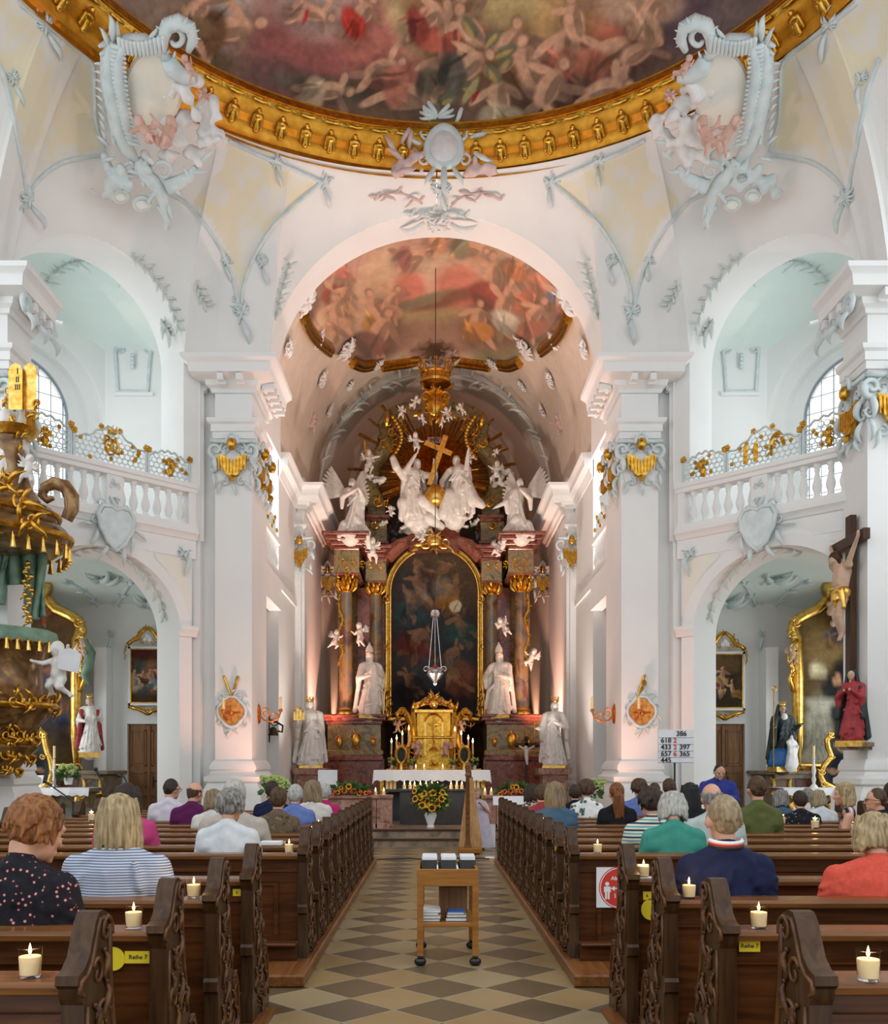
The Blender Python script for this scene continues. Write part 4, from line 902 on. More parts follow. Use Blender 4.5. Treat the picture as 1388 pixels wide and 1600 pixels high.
flor = cloth('black_floral_print', [(.0,(.70,.42,.40)),(.16,(.62,.20,.22)),(.25,(.014,.013,.018)),(1,(.008,.008,.012))], 38, 'dots'); stripe = cloth('blue_pinstripe', [(.25,(.12,.16,.26)),(.6,(.42,.46,.55)),(.9,(.55,.58,.64))], 24, 'wave')
camo = cloth('camouflage_print', [(.3,(.05,.04,.025)),(.45,(.14,.10,.06)),(.55,(.09,.065,.04)),(.7,(.24,.19,.12))], 22); blouse = cloth('white_floral_print', [(0,(.02,.06,.25)),(.22,(.04,.10,.22)),(.34,(.25,.25,.05)),(.42,(.75,.75,.74)),(1,(.78,.78,.78))], 15, 'dots')
leop = cloth('leopard_print', [(.35,(.02,.015,.012)),(.5,(.10,.07,.05)),(.56,(.55,.45,.36)),(.8,(.62,.54,.45))], 40); teal = G('teal_cotton',(.05,.27,.21)); olive = G('olive_cotton',(.10,.115,.035))
hstr = cloth('yellow_navy_stripes', [(.1,(.03,.05,.10)),(.28,(.70,.70,.62)),(.5,(.72,.62,.22)),(.75,(.72,.70,.62)),(.95,(.10,.35,.45))], 5.5, 'wave'); denim = G('denim_blue',(.06,.12,.19)); pale = G('pale_sage_shirt',(.46,.52,.50))
wht = G('white_jersey',(.62,.65,.68)); lilac = G('pale_lilac_shirt',(.62,.58,.66)); purple = G('purple_shirt',(.10,.012,.075)); linen = G('beige_linen_shirt',(.46,.40,.35)); blue = G('blue_shirt',(.13,.19,.46)); magenta = G('magenta_top',(.48,.02,.14)); cream = G('cream_blouse',(.66,.62,.57))
red = G('dull_red_top',(.30,.04,.045)); black = G('black_top',(.012,.012,.015)); royal = G('royal_blue_shirt',(.035,.05,.26)); dstr = cloth('striped_sleeveless_print', [(.2,(.02,.02,.03)),(.5,(.5,.45,.42)),(.7,(.45,.03,.06)),(.9,(.65,.62,.6))], 4, 'wave', rot=(0,PI/2,0)); bfl = cloth('black_dotted_print', [(0,(.45,.12,.14)),(.12,(.2,.3,.4)),(.2,(.012,.012,.016)),(1,(.01,.01,.014))], 26, 'dots')
pinkt = G('pink_top',(.55,.06,.20)); lil2 = G('pale_lilac_dress',(.55,.50,.60))
person('woman with fluffy copper hair in a dark floral blouse at the left picture edge', 32,1243,4.05,'puff','copper',flor,1.0,-.25,.32,-.35)
person('woman with shoulder-length blonde hair in a blue striped shirt, left pews', 183,1236,4.86,'bob','blonde',stripe,1.08,0,.05,0,tail=.03)
person('person with dark hair in a pink top hidden behind the blonde woman', 196,1221,8.0,'bob','dark',pinkt,1.0,0,.1)
person('man with dark hair and glasses in a pale lilac shirt before the left door', 264,1214,11.2,'crop','dark',lilac,.93,0,.1,-.55,glasses=True)
person('balding man in a purple shirt on the left', 300,1219,10.5,'bald','brown',purple,.92,0,.12,-.5)
person('person with light brown bob between the purple shirt and the silver-haired man', 333,1231,9.6,'bob','light',cream,.9,0,.1)
person('man with ruffled silver hair in a beige linen shirt', 365,1215,8.1,'short','white',linen,1.12,0,.08)
person('woman with short dark grey hair in a white jersey, left pews', 356,1232,7.2,'puff','grey',wht,.92,0,.2,-.3)
person('person with dark brown hair in navy beside the potted hydrangea', 425,1219,11.9,'short','dark',navy,.9,0,.1)
person('man with dark hair in a brown camouflage shirt', 434,1228,9.05,'short','brown',camo,.85,0,.1)
person('man with thin white hair in a blue shirt near the aisle', 461,1224,10.4,'short','white',blue,.9,0,.1)
person('woman with long light brown hair in a cream blouse by the aisle', 488,1217,11.1,'bob','light',cream,.92,0,.08,tail=.04)
person('grey-haired person in a magenta top at the aisle end of the left pews', 507,1223,11.8,'short','white',magenta,.85,0,.1)
person('dark-haired person in a leopard print blouse by the right aisle', 832,1223,11.9,'bob','dark',leop,.95,0,.1)
person('brown-haired person in a dull red top beside the leopard blouse', 847,1224,11.2,'short','brown',red,.95,0,.1)
person('woman with long ash-blonde hair in a denim vest', 868,1219,10.0,'long','light',denim,.87,0,.06,tail=-.1)
person('person with dark hair in black left of the floral blouse', 899,1225,12.5,'short','dark',black,.9,0,.1)
person('woman with short brown hair in a white and blue floral blouse', 917,1217,11.8,'puff','brown',blouse,.8,0,.08)
person('woman with a long auburn ponytail in a dark top', 965,1221,10.4,'pony','auburn',black,.82,0,.1)
person('woman with brown hair in a blue top behind the ponytail', 1000,1216,12.4,'puff','brown',blue,.95,0,.1)
person('person whose brown head shows between the blue top and the hymn board pole', 1024,1222,13.2,'short','brown',black,.9,0,.1)
person('person with brown hair left of the hymn board pole', 1047,1215,12.4,'short','brown',black,.95,0,.1)
person('woman with dark hair in a yellow and navy striped blouse', 1020,1229,8.0,'puff','dark',hstr,.92,0,.15,.25)
person('woman with a silver bob in a teal top', 1053,1234,7.2,'wave','white',teal,.95,0,.28,-.15)
person('person with long black hair in black beside the hymn board', 1080,1221,10.0,'long','black',black,.95,0,.1)
person('balding grey man in a pale sage shirt behind the navy polo', 1115,1219,7.9,'bald','grey',pale,1.0,0,.1)
person('man with cropped sandy hair in a navy polo shirt', 1134,1235,4.86,'crop','sandy',navy,.92,0,.02,0,sleeve='short',collar=('ink','red','paper'))
person('man with short brown hair in an olive green shirt', 1185,1208,8.9,'crop','brown',olive,.84,0,.05)
person('woman with bobbed blond hair in a coral knit sweater at the right edge', 1372,1266,4.9,'bob','blonde',coral,1.12,-.15,.22,.1,tail=-.03)
person('person with a grey bob in front of the side altar', 1222,1235,11.0,'bob','grey',denim,.85,0,.1)
person('dark-haired person in a black dotted top', 1252,1234,10.4,'short','dark',bfl,.95,0,.1)
person('grey-haired person behind the black dotted top', 1264,1235,11.8,'short','grey',cream,.9,0,.1)
person('fair-haired person in a white shirt reading, right pews', 1283,1241,11.4,'bob','sandy',wht,.9,.2,.25)
person('blonde woman in a striped sleeveless top turned towards the left', 1327,1220,9.7,'bob','blonde',dstr,.85,1.15,.1,.1,sleeve='none',arms='book')
person('man with glasses in profile near the right edge', 1376,1228,9.0,'crop','brown',black,1.0,1.0,.05,.2,glasses=True)
person('dark-haired person at the far right edge behind the man with glasses', 1396,1220,10.4,'short','dark',black,.95,0,.05)
pr = person('man in a royal blue shirt standing before the right door with bowed head', 1122,1193,13.9,'crop','dark',royal,1.12,PI,.42,0,stand=True,arms='book')

# ---------------------------------------------------------------- sculpture helpers
def frame_at(c, u, n):                     # local ornament frame: u right, v up, h out of the wall
    u = Vector(u).normalized(); n = Vector(n).normalized(); v = n.cross(u)*-1 if n.cross(u).z < 0 else n.cross(u)
    c = Vector(c); return lambda a, b, h=0: c+u*a+v*b+n*h
def pxf(d):                                # frame in pixel units on a frontal plane at depth d
    return lambda a, b, h=0: P(a, b, d-h)
def scroll(mb, f, u, v, r, turns=1.2, a0=0, dr=1, w=.2, h=.0, n=6, k=28):
    """C-scroll; w is the tube radius as a share of r (in world units through f)"""
    sc = (f(u+1, v)-f(u, v)).length; pts = []; rs = []
    for t in range(k+1):
        q = t/k; rr = r*(1-q*.86); a = a0+dr*q*turns*TAU; pts.append(f(u+rr*math.cos(a), v+rr*math.sin(a), h)); rs.append(w*r*sc*(1-.45*q))
    mb.tube(pts, rs, n)
def leaf(mb, f, u, v, L, an, w=.22, curl=.5, h=.0, n=6, lift=.25):
    sc = (f(u+1, v)-f(u, v)).length; c, s = math.cos(R(an)), math.sin(R(an)); pts = []; rs = []
    for t in range(9):
        q = t/8; a = L*q; b = curl*L*.5*math.sin(q*2.4)*q; pts.append(f(u+c*a-s*b, v+s*a+c*b, h+lift*L*sc*math.sin(PI*q))); rs.append(max(.004*L*sc, w*L*sc*math.sin(PI*min(1, .12+q*.88))**.8*.6))
    mb.tube(pts, rs, n)
def spray(mb, f, u, v, L, an, k=5, spread=100, **kw):
    for i in range(k):
        a = an-spread/2+spread*i/(k-1 or 1); leaf(mb, f, u, v, L*(1-.35*abs(i-(k-1)/2)/(k/2)), a, curl=.9*(1 if i > k/2 else -1), **kw)
def flower(mb, f, u, v, r, h=.0):
    sc = (f(u+1, v)-f(u, v)).length
    for i in range(5): a = TAU*i/5; mb.sph(f(u+r*.6*math.cos(a), v+r*.6*math.sin(a), h), r*sc*.5, 6)
    mb.sph(f(u, v, h+r*sc*.3), r*sc*.4, 6)
def rocaille(mb, f, u, v, s, seed=0, dens=1.0):
    """tuft of scrolls and leaves about s wide"""
    q = random.Random(seed)
    scroll(mb, f, u-s*.25, v, s*.28, 1.2, .3, 1, .16); scroll(mb, f, u+s*.25, v, s*.28, 1.2, PI-.3, -1, .16)
    spray(mb, f, u, v-s*.1, s*.6, 90 if f(0,1).z > f(0,0).z else -90, 5, 110); spray(mb, f, u, v, s*.55, -90 if f(0,1).z > f(0,0).z else 90, 3, 70)
    for i in range(int(6*dens)): leaf(mb, f, u+q.uniform(-.4,.4)*s, v+q.uniform(-.4,.4)*s, s*.35, q.uniform(0,360))
def place_fig(mb, T): return MB().join(mb, T)
def TM(loc, rz=0, rx=0, ry=0, s=1): return Matrix.Translation(Vector(loc))@Matrix.Rotation(rz,4,'Z')@Matrix.Rotation(rx,4,'X')@Matrix.Rotation(ry,4,'Y')@Matrix.Scale(s,4)
def head_prims(mb, c, r, beard=False, hair=True, T=None):
    c = Vector(c); h = MB()
    h.sph(c, (r*.86,r,r*1.12)); h.sph(c+V(0,-r*.25,-r*.55),(r*.62,r*.62,r*.62)); h.cap(c+V(0,-r*.98,0), c+V(0,-r*1.16,-r*.3), r*.12, r*.16, 6)
    h.cap(c+V(-r*.45,-r*.86,r*.22), c+V(r*.45,-r*.86,r*.22), r*.15, r*.15, 6)
    if hair:
        h.sph(c+V(0,r*.25,r*.2),(r*1.0,r*.95,r*1.02))
        for s in (-1,1): h.cap(c+V(s*r*.8,r*.2,0), c+V(s*r*.85,r*.35,-r*1.1), r*.35, r*.22, 6)
    if beard:
        for s in (-1,0,1): h.cap(c+V(s*r*.3,-r*.6,-r*.75), c+V(s*r*.25,-r*.7,-r*1.5), r*.3, r*.14, 6)
    mb.join(h, T)
def robed(arms, seed=0, beard=False, sway=.03, cape=True, wide=1.0, head=True, kneel=False):
    """draped figure 1 unit tall, base at z=0, facing -y; arms = {side: (elbow, hand)}"""
    q = random.Random(seed); b = MB(); w = wide
    sx = lambda z: sway*math.sin(z*3.2)
    b.cap((sx(0),.0,.04),(sx(.45),0,.46),.13*w,.095*w); b.sph((sx(0),0,.035),(.165*w,.125*w,.05))
    b.cap((sx(.05)-.06*w,-.05,.06),(sx(.4)-.05,-.045,.42),.07,.06); b.cap((sx(.05)+.075*w,-.03,.05),(sx(.4)+.055,-.03,.45),.065,.055)
    b.cap((sx(.5),0,.46),(sx(.7),0,.72),.088*w,.096*w); b.cap((sx(.77)-.085*w,0,.765),(sx(.77)+.085*w,0,.765),.052,.052); b.cap((sx(.8),0,.78),(sx(.85),-.01,.86),.038,.034)
    hx = sx(.9)
    if head: head_prims(b, (hx,-.015,.905), .056, beard)
    for s, (el, ha) in arms.items():
        sh = V(sx(.77)+s*.115*w, 0, .75); el, ha = Vector(el), Vector(ha)
        b.cap(sh, el, .05, .048); b.cap(el, ha, .045, .024); fa = (ha-el).normalized(); b.cap(ha, ha+fa*.035, .02, .014, 8)
        b.cap(el+V(0,.01,-.0), el+V(0,.03,-.16), .05, .03)      # hanging sleeve
        for k in range(3): b.cap(ha+fa*.03, ha+fa*.06+V((k-1)*.014,0,-.008), .0075, .006, 5)
    if cape:
        for s in (-1,1):
            for k in range(5):
                a = .35+k*.22; b.cap((sx(.76)+s*.12*math.cos(a*.4)*w, .03+.02*k, .75-.02*k),(sx(.1)+s*(.19-.02*k)*w, .03+.03*k, .08+q.uniform(0,.06)), .03, .036)
    for k in range(34):                                          # drapery ridges
        a = q.uniform(-1.5,1.5); z1 = q.uniform(.3,.62); z0 = q.uniform(.02,.2); r0, r1 = .15*w, .10*w
        b.cap((sx(z1)+r1*math.sin(a*.8), -r1*.85*math.cos(a*.8)-.005, z1), (sx(z0)+r0*math.sin(a+q.uniform(-.25,.25)), -r0*.8*math.cos(a), z0), .008, q.uniform(.012,.022), 6)
    for k in range(12):
        z = q.uniform(.45,.72); x = q.uniform(-.08,.08)*w; b.cap((sx(z)+x,-.085*w,z),(sx(z)+x+q.uniform(-.1,.1),-.09*w,z-.1),.008,.016,6)
    return b
def wing(b, root, out, up, L=.5, k=6):
    if k == 6: k = 11
    root, out, up = Vector(root), Vector(out), Vector(up)
    for i in range(k):
        a = i/(k-1); d = (up*(1-a)+out*a+V(0,.0,-.35*a)).normalized(); b.cap(root+d*.04, root+d*L*(1-.3*a), .032, .020, 6); b.cap(root+d*L*.25, root+d*L*.8*(1-.3*a), .038, .028, 6)
def putto(seed=0, wings=True, pose=0):
    q = random.Random(seed); b = MB(); u = q.uniform
    b.cap((0,0,.36),(0,-.01,.60),.125,.115); b.sph((0,-.05,.42),(.11,.1,.11)); head_prims(b, (u(-.03,.03),-.03,.84), .115, False); b.cap((0,0,.6),(0,-.02,.76),.06,.06)
    for s in (-1,1):
        kn = V(s*u(.08,.17), u(-.24,-.02), u(.16,.28)); ft = kn+V(s*u(-.06,.1), u(0,.24), -u(.1,.2)); b.cap((s*.07,0,.34), kn, .088, .068); b.cap(kn, ft, .06, .034); b.cap(ft, ft+V(s*.02,-.07,-.01), .034, .022)
        el = V(s*u(.2,.27), u(-.16,.02), u(.52,.76)); ha = el+V(s*u(-.03,.14), u(-.14,.0), u(-.05,.2)); b.cap((s*.125,0,.64), el, .055, .046); b.cap(el, ha, .044, .03); b.sph(ha+V(s*.012,-.01,.01), .036, 8)
        if wings: wing(b, (s*.06,.10,.6), (s*1.0,.35,.1), (s*.5,.3,1), .36, 5)
    for k in range(5): b.cap((u(-.15,.15),-.08,u(.28,.36)),(u(-.2,.2),-.09,u(.2,.34)),.04,.03,6)
    return b
PM = {}
def put_putto(label, px, py, hp, d, rz=0, rx=0, ry=0, seed=0, m='statue', wings=True, nm='putto', gp=None):
    """cherub hp pixels tall whose middle sits at photo point (px,py) at depth d"""
    s = hp*d/F; c = P(px, py, d); T = TM(c, rz, rx, ry, s)@Matrix.Translation(V(0,0,-.47))
    o = blob(nm, place_fig(putto(seed, wings), T), max(.012, s*.026), m, None, 1); return tag(o, label, 'cherub', gp)
def cloud(mb, c, sx, sz, sy, n=14, seed=0):
    q = random.Random(seed)
    for k in range(n):
        r = q.uniform(.28,.5); a = q.uniform(0,TAU); rr = math.sqrt(q.random())*.75
        mb.sph(Vector(c)+V(math.cos(a)*rr*sx, q.uniform(-.5,.5)*sy, math.sin(a)*rr*sz), (r*sx*.6, r*max(sy,.1), r*sz*.8), 10)
def statue(label, cat, px, foot, hp, d, arms, seed=0, rz=0, m='statue', nm='statue', extra=None, vox=105, **kw):
    s = hp*d/F; c = P(px, foot, d); T = TM(c, rz, 0, 0, s); t = thing(nm, label, cat, c)
    b = robed(arms, seed, **kw)
    if extra: extra(b)
    blob('body', place_fig(b, T), s/vox, m, t, 2); return t, T
def part(t, nm, fn, m, T=None, ang=38):
    b = MB(); fn(b); b = MB().join(b, T) if T is not None else b; return b.build(nm, m, t, ang)
def mitre(b, c=(0,-.015,.95)):
    c = Vector(c); b.loft([[c+V(.055*math.cos(a)*k, .05*math.sin(a)*k*(1-z*6), z*1.0+(.03*(abs(math.cos(a)) < .6) if i == 3 else 0)) for a in [TAU*j/16 for j in range(16)]] for i, (k, z) in enumerate([(1,-.02),(1.08,.03),(.95,.07),(.35,.125)])])
def crown(b, c, r, h, k=8, pts=True):
    c = Vector(c); b.loft([[c+V(r*math.cos(TAU*j/20), r*math.sin(TAU*j/20), z) for j in range(20)] for z in (0, h*.4)], caps=True)
    b.tube([c+V(r*1.03*math.cos(TAU*j/20), r*1.03*math.sin(TAU*j/20), 0) for j in range(20)], r*.09, 6, closed=True)
    for j in range(k): a = TAU*j/k; b.cap(c+V(r*math.cos(a), r*math.sin(a), h*.3), c+V(r*1.1*math.cos(a), r*1.1*math.sin(a), h), r*.13, r*.07, 6); b.sph(c+V(r*1.1*math.cos(a), r*1.1*math.sin(a), h), r*.14, 6)
# ---------------------------------------------------------------- chancel floor, people's altar, rail, flowers
mb = MB()
mb.box(XC-3.6,XC+3.6,17.4,20.6,.0,.15); mb.box(XC-3.55,XC+3.55,17.75,22.4,.0,.30); mb.box(XC-4.0,XC+4.0,22.4,38.4,.0,.299)
o = struct('floor_chancel', mb, 'darkgrey'); o.data.materials[0] = M['brownmarble']
mb = MB(); mb.box(XC-3.62,XC+3.62,17.37,17.45,.12,.152); mb.box(XC-3.57,XC+3.57,17.72,17.8,.27,.302); struct('trim_20', mb, 'pew')
B = lambda px0, px1, py0, py1, d, d2: (P(px0,0,d).x, P(px1,0,d).x, d, d2, P(0,py1,d).z, P(0,py0,d).z)
t = thing('altar', 'low dark grey altar block with rows of candles and a lace-covered table', 'altar', (XC,20.2,.3))
mb = MB(); mb.box(*B(625,750,1234,1288,19.2,19.7)); mb.box(P(622,0,19.2).x,P(753,0,19.2).x,19.15,19.75,P(0,1236,19.2).z,P(0,1233,19.2).z); mb.build('front_block', 'darkgrey', t)
mb = MB(); mb.box(*B(585,765,1203,1207,20.2,21.2)); mb.build('table_top', 'linen', t)
mb = MB()
def lace(u, v):
    x0, x1 = P(584,0,20.2).x, P(766,0,20.2).x; per = (x1-x0)+1.4; s = u*per
    drop = v*(.225+.014*math.sin(u*150)); ww = .018*math.sin(u*34)*v
    if s < .7: return V(x0-.03*v+ww*.4-.0, 20.88-s, 1.402-drop*1.25)
    if s > per-.7: return V(x1+.03*v, 20.18+(s-(per-.7)), 1.402-drop*1.25)
    return V(x0+s-.7, 20.185-.03*v+ww, 1.402-drop)
mb.grid(lace, 200, 6); mb.build('lace_cloth', 'linen', t, 180)
for px in (597, 755):
    mb = MB(); mb.box(*B(px-3,px+3,1218,1284,20.4,20.5)); mb.build('leg', 'gold', t)
    mb = MB(); mb.box(*B(px-3,px+3,1218,1284,21.0,21.1)); mb.build('leg', 'gold', t)
mb = MB(); mb.box(*B(606,744,1218,1284,20.6,20.8)); mb.build('rear_panel', 'darkgrey', t)
def small_candle(px, base, hp, wp, d, label, gp):
    b = P(px, base, d); h, w = hp*d/F, wp*d/F/2; t = thing('candle', label, 'candle', b, 0, gp)
    m = MB(); m.lathe([(0,0),(w,0),(w,h),(w*.3,h*.97),(0,h*.96)], b, 10); m.build('wax', 'wax', t)
    m = MB(); m.lathe([(.001,h),(.011,h+.018),(.012,h+.03),(.006,h+.055),(.0005,h+.075)], b, 8); m.build('flame', 'flame', t)
for i, px in enumerate((632,641,648,657,666,675,684,705,714,722,731,739)): small_candle(px, 1233, 7, 5, 19.3, 'small lit candle standing in the row on the dark altar block', 'row of candles on the altar block')
for i, px in enumerate((605,611,617)): small_candle(px, 1233, 14, 5, 20.35, 'tall lit candle at the left under the lace cloth', 'left group of tall altar candles')
for i, px in enumerate((741.5,747.5)): small_candle(px, 1233, 14, 5, 20.3, 'tall lit candle at the right under the lace cloth', 'right pair of tall altar candles')
mb = MB(); mb.box(P(600,0,20.3).x,P(754,0,20.3).x,20.2,20.58,P(0,1237,20.3).z,P(0,1233,20.3).z); mb.build('candle_shelf', 'darkgrey', t)
for px, lb in ((650,'tiny lit candle on the lace cloth left of the tabernacle'),(663,'second tiny lit candle on the lace cloth left of the tabernacle'),(692,'tiny lit candle on the lace cloth right of the tabernacle')): small_candle(px, 1203, 4, 3, 20.5, lb, 'tiny candles on the lace cloth')
point('altar_candle_glow', (XC,18.9,1.2), (1,.6,.28), 12, .3)
def rail(px0, px1, post, lb):
    t = thing('communion_rail', lb, 'rail', P((px0+px1)/2, 0, 18.2).xy.to_3d()+V(0,0,.3)); a, b = P(px0,0,18.2).x, P(px1,0,18.2).x
    mb = MB(); mb.box(a,b,18.1,18.5,.86,.93,bev=.015); mb.build('top', 'pinkmarble', t)
    for (p, q) in post:
        mb = MB(); p, q = P(p,0,18.2).x, P(q,0,18.2).x; mb.box(p,q,18.15,18.45,.3,.86); mb.box(p+.05,q-.05,18.135,18.15,.42,.76); mb.box(p-.02,q+.02,18.12,18.48,.3,.38); mb.build('panel', 'pinkmarble', t)
rail(500, 614, ((500,588),(589,613)), 'rose marble communion rail section on the left, with sunflowers'); rail(757, 850, ((758,775),(776,850)), 'rose marble communion rail section on the right, with sunflowers')
for px, lb in ((587,'small lit candle on the left communion rail, left one'),(600,'small lit candle on the left communion rail, nearer the altar'),(750+8,'small lit candle on the right communion rail, nearer the harp'),(768,'small lit candle on the right communion rail, right one')): small_candle(px, 1242.5, 6, 5, 18.25, lb, 'candles on the communion rail')
def sunflower(c, n, r, lb, gp):
    t = thing('sunflower', lb, 'flower', c, 0, gp); n = Vector(n).normalized(); u = n.orthogonal().normalized(); w = n.cross(u); c = Vector(c)
    m = MB()
    for k in range(16):
        a = TAU*k/16; d = u*math.cos(a)+w*math.sin(a); e = u*-math.sin(a)+w*math.cos(a); k2 = (1,.86)[k%2]
        m.add([c+d*r*.3, c+d*r*.7*k2+e*r*.17+n*r*.08, c+d*r*k2-n*r*.06, c+d*r*.7*k2-e*r*.17+n*r*.08], [(0,1,2,3)])
    m.build('petals', 'petal', t, flat=True); m = MB(); m.sph(c+n*r*.06, r*.46, 10); m.build('seed_head', 'seed', t)
def greens(nm, t, c, sx, sy, sz, n, L, m='leaf', seed=1):
    q = random.Random(seed); b = MB(); c = Vector(c)
    for k in range(n):
        d = V(q.gauss(0,1), q.gauss(0,1), q.gauss(.2,.8)).normalized(); p = c+V(d.x*sx, d.y*sy, d.z*sz)*q.uniform(.4,1); e = d.cross(V(q.gauss(0,1),q.gauss(0,1),q.gauss(0,1))).normalized(); f2 = (d+V(0,0,-.3)).normalized()*L*q.uniform(.6,1.1)
        b.add([p, p+f2*.5+e*L*.22, p+f2, p+f2*.5-e*L*.22], [(0,1,2,3)])
    return b.build(nm, m, t, flat=True, fix=False)
q = random.Random(11); d = 18.5
t = thing('sunflower_vase', 'white porcelain vase with a big bouquet on the chancel step before the altar', 'vase', P(673,1293,d))
b = P(673,1293,d); h = .29
mb = MB(); mb.lathe([(0,0),(.075,0),(.08,.015),(.06,.04),(.075,.1),(.11,.2),(.125,.25),(.10,.28),(.115,.30),(.105,.30),(.09,.28),(0,.26)], b, 20); mb.build('vase', 'porcelain', t)
greens('foliage', t, b+V(0,0,.58), .30, .2, .24, 420, .17)
mb = MB()
for k in range(14): p = b+V(q.uniform(-.25,.25), -.1, q.uniform(.4,.8)); mb.tube([b+V(0,0,.28), (b+p)/2+V(0,0,.15), p], .006, 5)
mb.build('stems', 'leaf', t)
for (px, py, r) in ((649,1248,7),(663,1240,6.5),(677,1239,7),(668,1252,6),(690,1248,7),(660,1258,7),(675,1262,8),(692,1238,6),(648,1236,5.5),(683,1255,6.5),(657,1247,5.5)): p = P(px,py,d-.22); sunflower(p, V((px-673)*.03,-1,(1250-py)*.02+.25), r*d/F, 'sunflower in the bouquet of the white vase', 'sunflowers in the vase')
gl = MB()
for k in range(40): p = P(q.uniform(652,700), q.uniform(1236,1262), d-.2-q.uniform(0,.05)); gl.sph(p, .022, 6)
gl.build('goldenrod', 'yellow', t)['kind'] = 'stuff'
def arrangement(px0, px1, py, base, lb, pts, d=18.25):
    c = P((px0+px1)/2, base, d); t = thing('flower_arrangement', lb, 'flowers', c); w = W(px1-px0, d)/2
    greens('foliage', t, c+V(0,0,.09), w, .15, .13, 260, .13, seed=px0)
    mb = MB(); mb.box(c.x-w*.8,c.x+w*.8,d-.08,d+.08,c.z,c.z+.05); mb.build('tray', 'leaf', t)
    fr = MB()
    for k in range(5): fr.sph(P(px0+8+(px1-px0-16)*k/4+3, base-5, d-.14), .05, 8)
    fr.build('apples', 'red' , t)
    for (x, y, r) in pts: sunflower(P(x,y,d-.16), V((x-(px0+px1)/2)*.02,-1,.35), r*d/F, 'sunflower in the %s' % lb, 'sunflowers: '+lb)
arrangement(513, 582, 1226, 1243, 'long sunflower arrangement on the left communion rail', ((545,1229,6),(538,1236,5),(553,1236,5),(528,1238,4.5),(519,1242,4),(561,1240,4.5),(572,1239,4.5),(533,1231,4)))
arrangement(775, 832, 1226, 1243, 'long sunflower arrangement on the right communion rail', ((807,1230,6),(815,1236,5),(798,1236,5),(789,1237,4.5),(782,1241,4.5),(823,1239,4.5),(801,1229,4),(797,1243,4)))
def pot_plant(px, base, w, hp, d, lb, pot='porcelain', fm='hydrangea', n=16):
    b = P(px, base, d); s = w*d/F; t = thing('hydrangea', lb, 'potted plant', b); k = hp*d/F
    mb = MB(); mb.lathe([(0,0),(s*.16,0),(s*.22,k*.3),(s*.235,k*.34),(s*.2,k*.33),(0,k*.3)], b, 14); mb.build('pot', pot, t)
    greens('leaves', t, b+V(0,0,k*.5), s*.4, s*.3, k*.2, 60, s*.35, seed=int(px))
    m = MB(); q = random.Random(int(px))
    for i in range(n):
        c = b+V(q.uniform(-.42,.42)*s, q.uniform(-.3,.15)*s, k*q.uniform(.6,.92))
        for j in range(14): e = V(q.gauss(0,1),q.gauss(0,1),q.gauss(0,1)).normalized(); m.sph(c+e*s*.10, s*.045, 5)
    m.build('blossoms', fm, t)
pot_plant(432, 1258, 46, 46, 16.9, 'large green hydrangea before the left choir pier', n=22); pot_plant(925, 1262, 40, 46, 16.9, 'green hydrangea half hidden by heads before the right choir pier', n=18)
for px, lb in ((432,'left'),(925,'right')):
    p = P(px,1258,16.9); mb = MB(); mb.box(p.x-.16,p.x+.16,16.76,17.06,0,.06); mb.box(p.x-.12,p.x+.12,16.8,17.02,.06,p.z-.04); mb.box(p.x-.17,p.x+.17,16.75,17.07,p.z-.04,p.z-.001); tag(mb.build('plant_stand', 'white'), 'white plant stand under the hydrangea at the %s choir pier' % lb, 'stand')
mb = MB(); mb.box(*B(497,527,1203,1262,18.9,18.95)); mb.box(*B(499,503,1262,1289.8,18.95,19.0)); mb.box(*B(521,525,1262,1289.8,18.95,19.0)); tag(mb.build('white_panel', 'paper'), 'plain white panel standing behind the left communion rail', 'panel')
t = thing('music_stand', 'music stand with white sheets behind the right bench ends', 'music stand', (P(797,0,17.0).x,17.0,0))
mb = MB(); p = P(797,1252,17.0); mb.add([p+V(-.3,0,-.07),p+V(.3,0,-.07),p+V(.3,.08,.09),p+V(-.3,.08,.09),p+V(-.3,.02,-.08),p+V(.3,.02,-.08),p+V(.3,.1,.08),p+V(-.3,.1,.08)],[(0,1,2,3),(7,6,5,4),(0,4,5,1),(3,2,6,7),(0,3,7,4),(1,5,6,2)]); mb.build('sheets', 'paper', t)
mb = MB(); mb.cap(p+V(0,.05,-.05),(p.x,17.05,.3),.012,.012); 
for a in (0,2.1,4.2): mb.cap((p.x,17.05,.3),(p.x+.25*math.cos(a),17.05+.25*math.sin(a),.015),.01,.01)
mb.build('stand', 'black', t)
mb = MB(); a = P(764,1288,17.3); mb.box(a.x-.1,a.x+.12,17.28,17.3,.0,.42,bev=.003); tag(mb.build('leaning_sheet', 'paper'), 'pale printed sheet leaning against the chancel step right of the harpist', 'paper')
mb = MB(); mb.box(.95-.09,1.0+.0,15.2,15.5,.001,.004); tag(mb.build('floor_sheet', 'paper'), 'white sheet of paper lying on the floor beside the harp', 'paper')
mb = MB(); mb.tube([V(-.95,14.9,.012),V(-.4,15.1,.012),V(.1,14.8,.012),V(.5,15.2,.012),V(.9,15.0,.012)],.011,6); tag(mb.build('cable', 'black'), 'black cable lying across the aisle before the chancel', 'cable')
